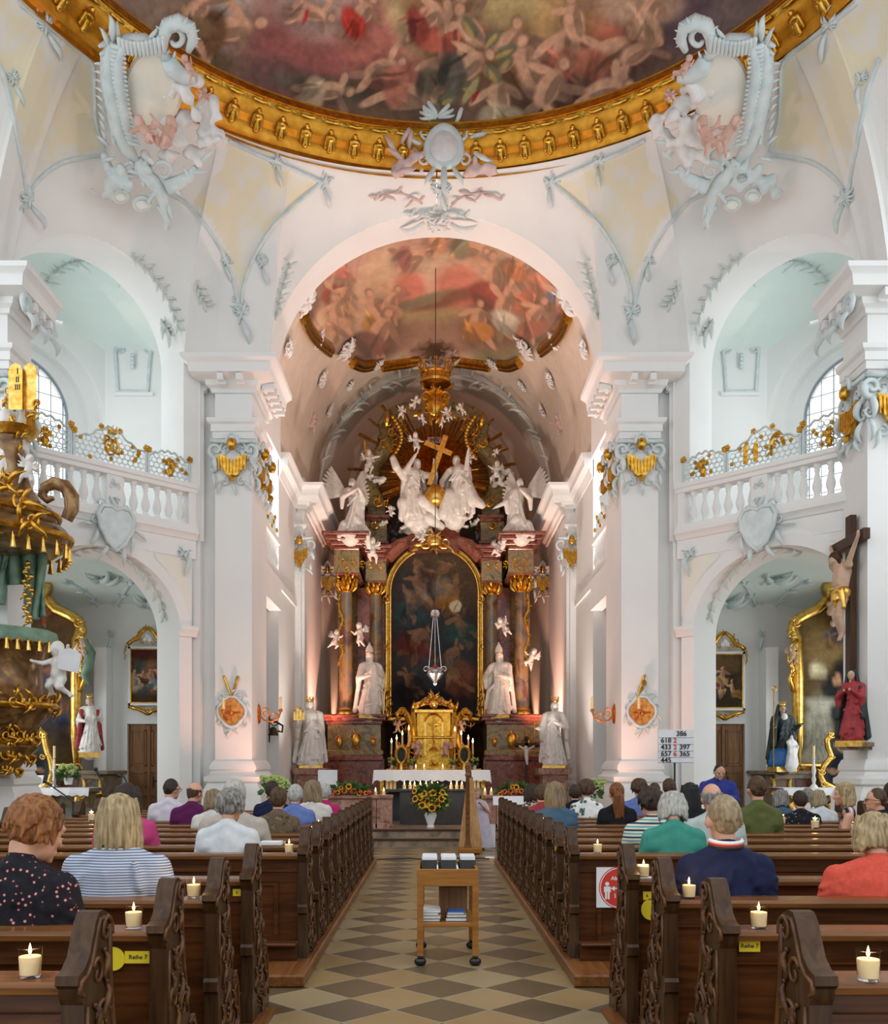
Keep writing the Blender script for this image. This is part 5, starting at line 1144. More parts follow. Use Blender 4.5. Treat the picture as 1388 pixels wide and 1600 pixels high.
# ---------------------------------------------------------------- harp and harpist
d = 15.9; t = thing('harp', 'tall wooden concert harp standing before the chancel steps', 'harp', (P(736,0,d).x, d, 0))
x = P(731,0,d).x
part(t, 'base', lambda b: b.box(x-.16,x+.24,d-.13,d+.25,.02,.12,bev=.02), 'cart')
for (xx, yy) in ((x-.13,d-.1),(x+.21,d-.1),(x-.13,d+.22),(x+.21,d+.22)): part(t, 'foot', lambda b: b.lathe([(0,0),(.03,0),(.02,.03),(0,.03)], (xx,yy,0), 8), 'rail')
part(t, 'column', lambda b: b.lathe([(0,.1),(.065,.12),(.05,.2),(.04,.26),(.034,1.3),(.05,1.33),(.036,1.37),(.055,1.46),(.05,1.50),(.0,1.52)], (x,d-.05,0), 16), 'rail')
part(t, 'soundboard', lambda b: b.loft([[V(x+.05+sx*w,d+yy+.5*zz*.35+dy,zz) for sx, dy in ((-1,-.02),(1,-.02),(.85,.16*w/.2),(-.85,.16*w/.2))] for zz, w, yy in ((.12,.205,.04),(.45,.16,.05),(.8,.11,.06),(1.12,.07,.07),(1.3,.05,.08))]), 'harpboard' if 'harpboard' in M else 'cart')
part(t, 'neck', lambda b: b.tube([V(x,d-.05,1.47),V(x+.01,d+.03,1.52),V(x+.02,d+.13,1.47),V(x+.04,d+.22,1.36),V(x+.05,d+.31,1.29)],[.035,.04,.035,.035,.03],8), 'rail')
part(t, 'strings', lambda b: [b.tube([V(x+.05-.02*(k%2),d+.08+.5*(.15+k*.075)*.35-.0,.15+k*.075),V(x+.01+k*.003,d+.0+k*.021,1.46-abs(k-4)*.008)],.0018,4) for k in range(13)], 'linen')
t = person('harpist in a pale lilac dress seated behind the harp', 746, 1231, 16.75, 'bob', 'sandy', lil2, .8, PI-.1, .2, .1, sleeve='short', arms='harp', stand=True, trous=lil2, sc=.82)
xh = t.location.x
part(t, 'skirt', lambda b: b.loft([[V(xh+math.cos(a)*w*(1+.06*math.sin(a*7)),16.75+math.sin(a)*w*.8-.05,z) for a in [TAU*i/40 for i in range(40)]] for z, w in ((.06,.27),(.3,.24),(.6,.19),(.86,.14))]), lil2)
# ---------------------------------------------------------------- high altar (depth 31-33 m)
AC = 678.0
def mx(px): return 2*AC-px
t = thing('high_altar', 'towering red and olive marble high altar with gilded frame and columns', 'altar', (P(AC,0,32).x, 32.3, .3))
HA = t
def bp(b, px0, px1, py0, py1, d, d2, ref=None, bev=0):
    r = ref or d; b.box(P(px0,0,r).x, P(px1,0,r).x, d, d2, P(0,py1,r).z, P(0,py0,r).z, bev=bev)
def sides(nm, m, fn, par=None, **k):
    for s in (0, 1):
        b = MB(); fn(b, (lambda x: x) if not s else mx, s); b.build(nm, m, par or t, **k)
def spans(b, X, a, c, y0, y1, d, d2, bev=0): bp(b, min(X(a),X(c)), max(X(a),X(c)), y0, y1, d, d2, 31.2, bev)
def fp(b, X, s):
    spans(b,X,496,602,1186,1262,30.6,34); spans(b,X,500,600,1180,1190,30.55,34,.05)
sides('plinth', 'redmarble', fp)
b = MB(); bp(b, 598, 760, 1205, 1262, 31.3, 34); b.build('mensa_block', 'redmarble', t)
def fp(b, X, s):
    spans(b,X,514,596,1132,1188,30.85,34); spans(b,X,508,600,1172,1182,30.7,34,.05)
sides('pedestal', 'olivemarble', fp)
def fp(b, X, s):
    for i, (o, y0, y1) in enumerate(((0,1126,1133),(-4,1121,1127),(-7,1117,1122))): spans(b,X,512+o,598-o,y0,y1,30.8+o*.02,34,.03)
sides('pedestal_cornice', 'redmarble', fp)
def fp(b, X, s):
    f = pxf(30.8); sg = -1 if s else 1
    for (x, y, w) in ((531,1160,9),(556,1158,13),(583,1160,7)):
        xx = X(x); scroll(b,f,xx-w*.4,y-6,w*.45,1.2,.4,1,.18); scroll(b,f,xx+w*.4,y-6,w*.45,1.2,PI-.4,-1,.18); b.sph(f(xx,y,.05),(.1*w/10,.08,.2*w/10),8); spray(b,f,xx,y+w*.3,w*.9,90,3,60); spray(b,f,xx,y-w*.7,w*.8,-90,3,90)
sides('pedestal_ornament', 'gold', fp)
b = MB(); bp(b, 528, 828, 860, 1130, 33.2, 34); b.build('rear_wall', 'olivemarble', t)
def fp(b, X, s): spans(b,X,553,575,905,1122,32.7,33.4); spans(b,X,592,606,905,1122,32.7,33.4)
sides('rear_pilaster', 'redmarble', fp)
COLS = [(541,31.3,11.4,1117,926),(587,32.2,10.2,1117,930)]
for s in (0,1):
    for (px, d, rp, y0, y1) in COLS:
        c = P(px if not s else mx(px), y0, d); r = rp*d/F; h = (y0-y1)*d/F
        b = MB(); b.lathe([(r*1.0,.12)]+[(r*(1-.16*k**1.6),.12+(h-.12)*k) for k in [i/12 for i in range(13)]]+[(0,h)], c, 28); col = b.build('column', 'colmarble', t, 60)
        b = MB(); b.lathe([(0,0),(r*1.35,0),(r*1.35,.06),(r*1.2,.1),(r*1.28,.15),(r*1.1,.2),(r*.95,.24)], c, 24); b.build('column_base', 'gold2', col)
        b = MB(); f = frame_at(c+V(0,-r*.9,h), (1,0,0), (0,-1,0)); ch = .72
        b.lathe([(r*.82,h-.03),(r*.9,h+.02),(r*.84,h+.06),(r*.9,h+ch*.6),(r*1.25,h+ch*.95),(0,h+ch*.95)], c, 20); b.box(c.x-r*1.3,c.x+r*1.3,c.y-r*1.3,c.y+r*1.3,c.z+h+ch*.92,c.z+h+ch)
        for k in range(10):
            a = TAU*k/10; g = frame_at(c+V(math.cos(a)*r*.86,math.sin(a)*r*.86,h), (-math.sin(a),math.cos(a),0), (math.cos(a),math.sin(a),0)); leaf(b,g,0,.04,ch*.55,90,.3,.2,0,6,.3); leaf(b,g,.05,.2,ch*.5,80,.25,.5,.02,6,.3)
        for k in range(4):
            a = PI/4+PI/2*k; g = frame_at(c+V(math.cos(a)*r*1.15,math.sin(a)*r*1.15,h+ch*.78), (math.cos(a),math.sin(a),0), (-math.sin(a),math.cos(a),0)); scroll(b,g,0,0,.14,1.3,PI,1,.3)
        b.build('capital', 'gold', col)
        if rp > 11:                                # gilded garland winding down the outer columns
            b = MB(); sg = -1 if s else 1; q = random.Random(4)
            for k in range(46):
                z = h*(.97-k*.0125*1.0); a = -PI/2-sg*(.9+.5*math.sin(k*.3)); p = c+V(math.cos(a)*r*.95, math.sin(a)*r*.95, z); b.sph(p,(.055,.05,.06),6)
                if k%2 == 0: b.cap(p, p+V(q.uniform(-.1,.1),-.06,q.uniform(-.14,0)),.03,.015,5)
            b.build('garland', 'gold', col)
def fp(b, X, s):
    spans(b,X,524,563,862,898,30.8,33); spans(b,X,570,602,872,902,31.7,33)
sides('frieze_block', 'olivemarble', fp)
def fp(b, X, s):
    for k, (o, y0, y1) in enumerate(((0,893,901),(2,886,893))): spans(b,X,526-o,561+o,y0,y1,30.85-o*.02,33); spans(b,X,572-o,601+o,y0+4,y1+4,31.75-o*.02,33)
    for k, (o, y0, y1) in enumerate(((3,858,864),(8,852,858),(15,846,852),(20,841,846))): spans(b,X,528-o,560+o,y0,y1,30.8-o*.03,33,.02); spans(b,X,574-o*.3,602+o*.5,y0+8,y1+8,31.7-o*.02,33,.02)
sides('entablature', 'redmarble', fp)
def fp(b, X, s):
    f = pxf(30.7)
    for (x, y, w) in ((537,876,7),(551,876,7),(543,890,8),(579,884,6),(593,884,6),(566,880,6)): xx = X(x); scroll(b,f,xx,y,w*.7,1.2,.5,1 if x%2 else -1,.18); spray(b,f,xx,y+4,w,90,3,70)
sides('frieze_ornament', 'gold', fp)
# painting and arched gilded frame
d = 32.6
S = [(680,880,60,20,0,(96,78,62),.5,.9),(640,930,40,50,10,(60,58,62),.5,.9),(720,920,36,40,-10,(84,70,54),.5,.9),(680,1000,70,60,0,(48,58,66),.6,.9),(680,1090,70,40,0,(36,34,38),.5,.9),(640,960,26,18,0,(40,82,92),.4,.8),(722,990,22,20,0,(46,86,86),.4,.8),(690,920,14,20,0,(140,134,124),.5,.6),(650,1015,30,12,20,(110,40,34),.4,.8),(720,1060,20,26,10,(124,76,58),.4,.8),(670,1050,30,26,10,(62,70,76),.5,.7),(640,1080,24,20,0,(28,26,30),.4,.8)]
for (x, y, s_, an, cl) in ((656,925,44,-10,(150,146,136)),(704,935,44,12,(190,136,56)),(650,1005,44,40,(96,40,34)),(722,985,40,-20,(52,96,100)),(715,1065,44,-30,(128,80,60)),(640,950,36,20,(44,84,92)),(690,890,30,60,(120,100,76)),(660,890,30,-40,(90,80,70)),(700,1025,34,50,(110,100,92)),(640,1070,36,-20,(50,50,56))): S += [(a,b_,c_,d_,e_,f_,g_,h_*.62) for (a,b_,c_,d_,e_,f_,g_,h_) in man(x,y,s_*1.15,an,(150,116,88),tuple(int(v*.8) for v in cl))]
S += [(713,948,9,10,8,(196,188,164),.2,.95),(713,948,1,10,8,(120,110,90),.2,.9)]
painting('altar_painting', (612,858,746,1119,d), 130, 240, S, ((58,54,52),(40,42,48)), t, arch=66)
def archpath(x0, x1, yt, yb, d, n=30):
    r = (x1-x0)/2; cx = (x0+x1)/2; return [P(x0,yb,d)]+[P(x0,yt+r+(yb-yt-r)*k,d) for k in (.75,.5,.25)]+[P(cx-r*math.cos(PI*i/n), yt+r-r*math.sin(PI*i/n), d) for i in range(n+1)]+[P(x1,yt+r+(yb-yt-r)*k,d) for k in (.25,.5,.75)]+[P(x1,yb,d)]
for nm, o, r, m in (('inner_frame',2,.06,'gold2'),('outer_frame',8,.07,'gold2'),('frame_fillet',5,.045,'gold')):
    b = MB(); b.tube(archpath(612-o,746+o,858-o,1122,d-.05),r,8); b.tube([P(612-o,1122+o*.3,d-.05),P(746+o,1122+o*.3,d-.05)],r,8); b.build(nm, m, t, 60)
b = MB(); f = pxf(d-.12)
for s in (0,1):
    X = (lambda x: x) if not s else mx
    for (x, y, w) in ((604,935,7),(604,1085,8),(606,1110,10),(604,1010,5),(620,1128,8),(634,1134,8)): scroll(b,f,X(x),y,w,1.3,.5+s*2,1-2*s,.17); leaf(b,f,X(x),y,w*1.6,-70 if not s else -110,.2); leaf(b,f,X(x),y,w*1.6,80,.2)
b.build('frame_scrollwork', 'gold2', t)
b = MB(); f = pxf(31.9)
for s in (0,1):                                     # red segmental pediment pieces either side of the cartouche
    X = (lambda x: x) if not s else mx; b.tube([P(X(x),y,31.6) for x, y in ((604,872),(612,862),(624,852),(640,846))],[.24,.26,.24,.14],8); b.tube([P(X(x),y,31.5) for x, y in ((602,866),(612,855),(624,846),(640,842))],[.1]*4,8)
b.build('segmental_pediment', 'redmarble', t)
b = MB(); f = pxf(31.3); scroll(b,f,664,848,10,1.2,.3,1,.18); scroll(b,f,695,848,10,1.2,PI-.3,-1,.18); b.sph(f(679,846,.1),(.28,.2,.22),12); spray(b,f,679,840,16,-90,5,110); spray(b,f,679,856,12,90,3,70)
for s in (-1,1): leaf(b,f,679+s*14,850,22,20 if s > 0 else 160,.2); leaf(b,f,679+s*22,856,18,30 if s > 0 else 150,.2)
b.build('cartouche', 'gold2', t)
# ---- attic: olive piers, volutes, arch of the aedicule
def fp(b, X, s):
    spans(b,X,566,603,806,842,31.9,33.4); spans(b,X,572,600,770,806,32.1,33.4)
    f = lambda x, y: P(X(x), y, 32.3)
    b.tube([f(x,y) for x,y in ((586,792),(580,770),(577,750),(582,728),(594,712),(604,696),(606,680),(600,664))],[.40,.34,.32,.30,.28,.28,.28,.22],10)
    b.tube([f(x,y) for x,y in ((600,668),(608,652),(620,642),(634,636),(650,634))],[.26,.24,.2,.18,.14],8)
sides('attic_pier', 'olivemarble', fp)
def fp(b, X, s):
    for o, y0, y1 in ((0,800,808),(4,796,801)): spans(b,X,570-o,604+o,y0,y1,31.9-.03*o,33.4,.02)
    spans(b,X,563,606,838,843,31.8,33.4,.02); spans(b,X,590,612,668,690,32.2,32.9,.03); spans(b,X,587,615,664,669,32.1,32.9,.02)
    for (xx, yy) in ((636,800),): spans(b,X,636,676,800,850,32.4,33.4)
sides('attic_cornice', 'redmarble', fp)
def fp(b, X, s):
    f = pxf(31.8); sg = -1 if s else 1
    for (x,y,w) in ((590,784,10),(604,786,8),(585,820,8),(600,692,9),(612,700,8),(606,660,7),(612,674,9),(622,660,8),(618,690,7),(628,650,7),(640,640,6),(632,668,6)): scroll(b,f,X(x),y,w*.8,1.3,.4+s*2.3,sg,.2); leaf(b,f,X(x),y,w*1.4,-80,.2); leaf(b,f,X(x),y,w*1.2,60 if not s else 120,.2)
    for k in range(14): b.sph(f(X(614+14*math.sin(k*.25)),652+k*5,.1),.09,6)
    leaf(b,f,X(604),668,26,-95,.25)
sides('attic_ornament', 'gold', fp)
# crown with heart-shaped cartouche at the very top
b = MB(); c = P(681,601,31.4); b.lathe([(.28,0),(.50,.02),(.52,.10),(.46,.16),(.46,.30),(.52,.34),(.50,.40),(.30,.42)], c, 24)
for k in range(8): a = TAU*k/8; b.cap(c+V(.47*math.cos(a),.47*math.sin(a),.36), c+V(.54*math.cos(a),.54*math.sin(a),.62),.07,.04,6); b.sph(c+V(.55*math.cos(a),.55*math.sin(a),.66),.08,8)
f = pxf(31.2)
b.build('crown', 'gold2', t)
b = MB(); b.sph(P(681,627,31.5),(.30,.2,.36),16); b.sph(P(681,628,31.45),(.44,.16,.50),16)
for s in (-1,1): scroll(b,f,681+s*16,620,9,1.3,PI/2+s*1.2,s,.2); scroll(b,f,681+s*14,640,8,1.3,-PI/2,-s,.2); leaf(b,f,681+s*10,648,20,90+s*25,.25); leaf(b,f,681+s*18,610,16,-90+s*30,.25); leaf(b,f,681+s*22,646,18,30 if s > 0 else 150,.25)
spray(b,f,681,650,16,90,5,80); spray(b,f,681,612,14,-90,5,80)
b.build('crown_cartouche', 'gold', t)
# gloriole
b = MB(); q = random.Random(8); c = P(681,742,33.0)
for k in range(60):
    a = R(-28)+R(236)*k/59; L = (2.1+.5*q.random()+(.5 if k%3 == 0 else 0))*(.82 if 60 < k*236/59-28 < 120 else 1); r0 = .2; w = .022+.012*(k%2); e = V(math.cos(a),0,math.sin(a)); n_ = V(-math.sin(a),0,math.cos(a))
    b.add([c+e*r0-n_*w+V(0,-.03,0), c+e*r0+n_*w+V(0,-.03,0), c+e*L+n_*w*1.9+V(0,.02*(k%3),0), c+e*L-n_*w*1.9+V(0,.02*(k%3),0), c+e*r0+V(0,-.09,0), c+e*L+V(0,-.06,0)], [(0,3,5,4),(1,4,5,2),(0,1,2,3),(2,5,3),(0,4,1)])
b.build('gloriole', 'gold', t, flat=True)
# globe, cross and titulus: rest on the attic clouds
o = MB(); o.sph(P(681,776,31.3),(.40,.40,.40),28); o.tube([P(681,776,31.3)+V(.405*math.cos(a),.405*math.sin(a),0) for a in [TAU*i/32 for i in range(32)]],.025,6,closed=True); tag(o.build('golden_globe', 'gold2', None, 60), 'large golden globe between the two central statues of the altar top', 'globe')
def beam(b, a, c, w, dd): 
    a, c = Vector(a), Vector(c); e = (c-a).normalized(); n_ = V(-e.z,0,e.x)*w; b.add([a-n_,a+n_,c+n_,c-n_,a-n_+V(0,dd,0),a+n_+V(0,dd,0),c+n_+V(0,dd,0),c-n_+V(0,dd,0)],[(0,1,2,3),(7,6,5,4),(0,4,5,1),(1,5,6,2),(2,6,7,3),(3,7,4,0)])
o = MB(); beam(o, P(671,757,31.1), P(697,680,31.1), .085, .16); beam(o, P(664,691,31.08), P(706,709,31.08), .085, .16); tag(o.build('golden_cross', 'gold2'), 'big tilted golden cross held up by the statues of the altar top', 'cross')
o = MB(); bp(o, 668, 690, 683, 692, 32.2, 32.25); o = tag(o.build('titulus_plaque', 'silver'), 'small silver plaque reading INRI above the tilted golden cross', 'plaque')
text('lettering', 'INRI', .17, P(679,687.5,32.2)+V(0,-.004,0), 'ink', o, bold=.004)
# ---- statues on the altar
def bishop(lb, px, s, seed):
    sg = -1 if s else 1
    st, T = statue(lb, 'statue', px, 1121, 106, 31.0, {1: ((.19,-.06,.60),(.12*1,-.20,.66)) if s == 0 else ((.17,-.05,.57),(.06,-.19,.60)), -1: ((-.17,-.05,.57),(-.05,-.19,.60)) if s == 0 else ((-.19,-.06,.60),(-.12,-.20,.66))}, seed, (.35 if s == 0 else -.35), beard=True, wide=1.15)
    part(st, 'mitre', lambda b: mitre(b), 'statue', T); part(st, 'mitre_band', lambda b: b.tube([V(.06*math.cos(a),-.015+.055*math.sin(a),.945) for a in [TAU*i/20 for i in range(20)]],.008,6,closed=True), 'gold2', T)
    part(st, 'crozier', lambda b: (b.cap((sg*.155,-.20,.02),(sg*.205,-.21,.74),.009,.009,6)), 'gold2', T)
    part(st, 'base', lambda b: b.box(-.2,.2,-.16,.16,-.02,.03), 'gold2', T)
    if s == 0: part(st, 'kneeling_child', lambda b: (b.cap((-.07,-.17,.06),(-.06,-.17,.16),.055,.045), b.sph((-.06,-.18,.23),.045,10), b.cap((-.10,-.19,.15),(-.02,-.22,.18),.02,.015)), 'statue', T, 180)
bishop('white bishop statue with mitre and golden crozier, left of the altar painting', 577, 0, 21); bishop('white bishop statue with mitre and golden crozier, right of the altar painting', 780, 1, 22)
def churchmodel(b):
    b.box(-.26,-.10,-.26,-.16,.66,.68)
    for (x, h) in ((-.24,.14),(-.20,.20),(-.16,.18),(-.12,.13)): b.box(x-.016,x+.016,-.225,-.19,.68,.68+h*.7); b.loft([[V(x+k*math.cos(a),-.207+k*math.sin(a),z) for a in [PI/4+PI/2*j for j in range(4)]] for k, z in ((.024,.68+h*.7),(.002,.68+h))])
st, T = statue('white statue of a crowned saint carrying a golden church model, left of the altar', 'statue', 484, 1198, 108, 27.3, {1: ((.17,-.05,.55),(.06,-.17,.56)), -1: ((-.18,-.07,.58),(-.19,-.20,.655))}, 31, .25, wide=1.2)
part(st, 'church_model', churchmodel, 'gold2', T); part(st, 'crown', lambda b: crown(b,(0,-.015,.955),.055,.05), 'gold2', T); part(st, 'base', lambda b: b.box(-.17,.17,-.14,.14,-.05,.02), 'gold2', T); part(st, 'flag_staff', lambda b: (b.cap((-.28,-.12,.55),(-.36,-.13,.96),.007,.006,6)), 'gold2', T)
st, T = statue('white statue of a crowned woman holding a golden cross, right of the altar', 'statue', 868, 1198, 106, 27.3, {1: ((.17,-.05,.57),(.04,-.19,.64)), -1: ((-.20,-.05,.56),(-.24,-.17,.56))}, 32, -.3, wide=1.1, sway=-.04)
part(st, 'crown', lambda b: crown(b,(0,-.015,.955),.05,.07), 'gold2', T); part(st, 'base', lambda b: b.box(-.17,.17,-.14,.14,-.05,.02), 'gold2', T); part(st, 'hand_cross', lambda b: (b.cap((-.27,-.19,.45),(-.27,-.19,.70),.008,.008,6), b.cap((-.31,-.19,.64),(-.23,-.19,.64),.008,.008,6)), 'gold2', T)
for px, lb in ((484,'left'),(868,'right')):
    b = MB(); bp(b, px-26, px+26, 1200, 1210, 26.9, 27.8); bp(b, px-20, px+20, 1210, 1262, 27.0, 27.7); bp(b, px-24, px+24, 1253, 1262, 26.9, 27.8); tag(b.build('statue_pedestal', 'pinkmarble'), 'rose marble pedestal under the crowned statue %s of the altar' % lb, 'pedestal')
# central pair on clouds
st, T = statue('white statue of a half-draped man reaching up to the golden cross', 'statue', 655, 822, 108, 31.4, {-1: ((-.24,-.04,.74),(-.10,-.10,.98)), 1: ((.22,-.08,.72),(.17,-.16,.90))}, 41, .4, wide=1.25, beard=True, sway=-.12, extra=lambda b: ([b.cap((-.18,0,.62),(-.36,-.02,.80),.07,.05), b.cap((-.36,-.02,.80),(-.40,.0,.92),.06,.05), b.cap((.0,-.1,.34),(.26,-.16,.14),.09,.06), b.cap((.1,-.1,.1),(.3,-.1,.0),.09,.06), b.cap((-.24,0,.3),(-.14,0,.05),.1,.09)]))
st, T = statue('white bearded statue raising a hand, seated right of the golden globe', 'statue', 711, 815, 106, 31.4, {1: ((.20,-.06,.74),(.24,-.10,.98)), -1: ((-.17,-.08,.58),(-.14,-.18,.46))}, 42, -.35, wide=1.3, beard=True, sway=.09, extra=lambda b: ([b.cap((.16,0,.6),(.28,0,.3),.08,.1), b.cap((.28,0,.3),(.42,-.02,.20),.1,.06), b.cap((-.05,-.12,.36),(-.12,-.16,.08),.1,.09)]))
b = MB(); q = random.Random(2)
for (x, y, rx) in ((640,806,20),(660,826,22),(690,818,24),(716,822,22),(676,806,16),(652,840,14),(600,820,10),(740,815,12),(630,828,16)): cloud(b, P(x,y,31.9), rx*.021, 9*.021, .35, 7, int(x))
blob('cloud_bank', b, .05, 'statue', None, 2)['label'] = 'bank of white stucco clouds under the central statues of the altar top'; bpy.data.objects['cloud_bank']['category'] = 'clouds'
b = MB()
for (x, y, rx) in ((612,838,14),(748,836,14),(752,812,9),(620,820,9)): cloud(b, P(x,y,32.2), rx*.021, 12*.021, .3, 7, int(x))
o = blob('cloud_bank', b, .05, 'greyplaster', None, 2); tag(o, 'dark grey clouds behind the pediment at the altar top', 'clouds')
# angels kneeling on the outer entablatures
for s, px in ((0,548),(1,815)):
    sg = -1 if s else 1
    st, T = statue('white winged angel on the %s end of the altar entablature' % ('left','right')[s], 'statue', px, 842, 98, 30.6, {1: ((.18,-.10,.62),(.03*sg+.02,-.22,.74)), -1: ((-.18,-.10,.62),(-.05+.03*sg,-.22,.72))} if s == 0 else {1: ((.18,-.08,.60),(.10,-.22,.70)), -1: ((-.2,-.14,.58),(-.34,-.22,.50))}, 51+s, sg*.5, sway=.10*sg, wide=1.25, cape=False,
        extra=lambda b: (wing(b,(-.06,.08,.74),(-1,.3,.0),(-.5,.2,1),.46,6), wing(b,(.06,.08,.74),(1,.3,.0),(.5,.2,1),.46,6), b.cap((sg*.05,-.08,.30),(sg*.22,-.16,.08),.085,.06), b.cap((sg*.2,-.12,.1),(sg*.28,-.1,-.12),.07,.04), b.cap((-sg*.1,0,.2),(-sg*.18,.02,.02),.09,.07)))
# cherubs, heads and clouds around the top
put_putto('cherub with raised torch on a cloud at the upper left of the altar top', 577, 722, 40, 31.5, .4, seed=1)
b = MB(); b.cap(P(572,712,31.4), P(570,690,31.4), .03, .05, 8); tag(b.build('gilded_torch', 'gold2'), 'gilded torch held by the cherub at the upper left of the altar top', 'torch')
put_putto('small cherub resting on clouds at the upper right of the altar top', 776, 738, 36, 31.5, -.4, seed=2)
for (x, y, lb) in ((570,742,'left'),(590,748,'inner left'),(782,752,'right'),(796,738,'outer right')):
    b = MB(); cloud(b, P(x,y,31.7), .38, .22, .3, 12, int(x)); tag(blob('cloud', b, .04, 'statue', None, 2), 'white stucco cloud puff at the %s of the altar top' % lb, 'cloud')
for i, (x, y, h, sd, lb) in enumerate(((582,860,42,3,'hanging below the left angel of the entablature'),(777,858,34,4,'hanging below the right angel of the entablature'),(563,992,40,5,'on the left outer column beside the bishop'),(788,980,34,6,'flying beside the right outer column'),(524,1000,34,7,'hanging at the garland left of the outer column'),(830,1030,36,8,'hanging at the garland right of the outer column'),
    (700,648,26,9,'floating right under the golden crown'),(661,656,20,10,'floating left under the golden crown'),(648,630,24,11,'at the upper left of the golden crown cartouche'),(628,644,22,12,'left of the crown on the scroll'),(722,640,22,13,'right of the crown on the scroll'),(735,718,20,14,'head right of the central bearded statue'),(774,708,16,15,'above the clouds on the right'),(650,692,34,16,'left of the silver plaque'),(612,800,22,17,'left of the cloud bank'),(690,660,20,18,'under the crown cartouche'),(660,838,28,19,'hanging over the frame cartouche'))):
    put_putto('white cherub '+lb, x, y, h, 31.0 if y > 840 else 31.2, .6*math.sin(i*2.1), 0, .5*math.sin(i*1.7), 60+sd)
# ---- tabernacle, candlesticks, reliquaries on the mensa
t = thing('tabernacle', 'gilded scrolled tabernacle in the middle of the high altar', 'tabernacle', P(678,1204,30.9)); d = 30.9; f = pxf(d-.1)
b = MB(); bp(b, 652, 704, 1112, 1204, d, d+.5); bp(b, 640, 716, 1186, 1204, d-.06, d+.6); bp(b, 646, 710, 1150, 1154, d-.1, d+.5,None,.02); b.build('body', 'gold', t)
b = MB(); bp(b, 648, 708, 1108, 1114, d-.14, d+.5,None,.02); b.tube([P(x,y,d+.1) for x,y in ((646,1110),(652,1102),(664,1098),(678,1092),(692,1098),(704,1102),(710,1110))],.12,8); b.build('cornice', 'gold2', t)
for s in (-1,1):
    b = MB(); X = lambda x: 678+s*x
    b.tube([P(X(x),y,d+.1) for x,y in ((46,1204),(44,1180),(36,1160),(36,1130),(42,1116),(50,1110),(58,1116),(56,1124))],[.16,.14,.12,.12,.12,.11,.09,.05],8); b.tube([P(X(x),y,d) for x,y in ((30,1204),(28,1170),(30,1140),(32,1112))],.09,8); scroll(b,f,X(38),1184,9,1.3,.5+s,s,.18); scroll(b,f,X(50),1112,8,1.4,1,s,.2); leaf(b,f,X(34),1112,18,-90,.25); leaf(b,f,X(22),1104,14,-80,.3)
    b.build('side_volute', 'gold', t)
b = MB(); b.tube([P(664+28*(1-math.cos(PI*i/12))/2,1128-12*math.sin(PI*i/12),d-.03) for i in range(13)],.04,6); bp(b, 663, 666, 1128, 1180, d-.05, d); bp(b, 690, 693, 1128, 1180, d-.05, d); scroll(b,f,668,1094,8,1.2,.3,1,.2); scroll(b,f,688,1094,8,1.2,PI-.3,-1,.2); spray(b,f,678,1090,14,-90,5,100); b.sph(f(678,1100,.05),(.16,.1,.16),10); spray(b,f,678,1196,10,-90,5,120); b.build('ornament', 'gold2', t)
b = MB(); b.cap(f(678,1160,.1),f(678,1120,.1),.025,.025,6); b.cap(f(671,1132,.1),f(685,1132,.1),.025,.025,6); b.lathe([(0,0),(.18,0),(.12,.06),(.04,.1),(.04,.25),(0,.26)], P(678,1172,d-.12), 12); b.build('altar_cross', 'gold2', t)
b = MB(); bp(b, 604, 752, 1201, 1206, d-.3, d+.3); b.build('gradine', 'gold', t)
t2 = None
for i, (px, py, lb) in enumerate(((639,1141,'tallest lit altar candle left of the tabernacle'),(629,1149,'second lit altar candle left of the tabernacle'),(620,1156,'third lit altar candle left of the tabernacle'),(612,1161,'outermost lit altar candle left of the tabernacle'),(711,1143,'tallest lit altar candle right of the tabernacle'),(721,1149,'second lit altar candle right of the tabernacle'),(732,1156,'third lit altar candle right of the tabernacle'),(739,1161,'outermost lit altar candle right of the tabernacle'))):
    b0 = P(px,1203,30.5); ch = (1203-py)*30.5/F; t = thing('altar_candle', lb, 'candle', b0)
    part(t, 'candlestick', lambda b: b.lathe([(0,0),(.12,0),(.09,.06),(.03,.1),(.05,.2),(.025,.3),(.025,ch*.55),(.07,ch*.58),(0,ch*.6)], b0, 12), 'gold2')
    part(t, 'wax', lambda b: b.lathe([(0,ch*.58),(.03,ch*.58),(.028,ch),(0,ch)], b0, 8), 'wax'); part(t, 'flame', lambda b: b.lathe([(.001,ch),(.022,ch+.04),(.022,ch+.07),(.004,ch+.16)], b0, 8), 'flame')
for px, lb in ((627,'left'),(726,'right')):
    t = thing('reliquary', 'golden oval reliquary on a foot, %s of the tabernacle' % lb, 'reliquary', P(px,1203,30.3)); f = pxf(30.3)
    part(t, 'frame', lambda b: (b.tube([f(px+8*math.cos(a),1180+13*math.sin(a)) for a in [TAU*i/20 for i in range(20)]],.06,8,closed=True), spray(b,f,px,1168,9,-90,5,120), scroll(b,f,px-8,1196,5,1.2,0,1,.2), scroll(b,f,px+8,1196,5,1.2,PI,-1,.2), b.cap(f(px,1194),f(px,1203),.08,.14)), 'gold2'); part(t, 'oval_panel', lambda b: b.sph(f(px,1180,-.05),(.16,.03,.26),14), 'dark_cloth')
for px, w, lb in ((612,14,'outer left of the altar'),(643,14,'inner left beside the tabernacle'),(709,14,'inner right beside the tabernacle'),(742,14,'outer right of the altar')): pot_plant(px, 1202, w, 19, 30.2, 'small potted pale green hydrangea on the mensa, '+lb, n=9)
for px, rz, lb in ((622,.6,'left'),(722,-.6,'right')): put_putto('flesh-toned cherub kneeling above the candles %s of the tabernacle' % lb, px, 1136, 22, 30.8, rz, .5, 0, 90+int(rz*10), 'fleshstucco')
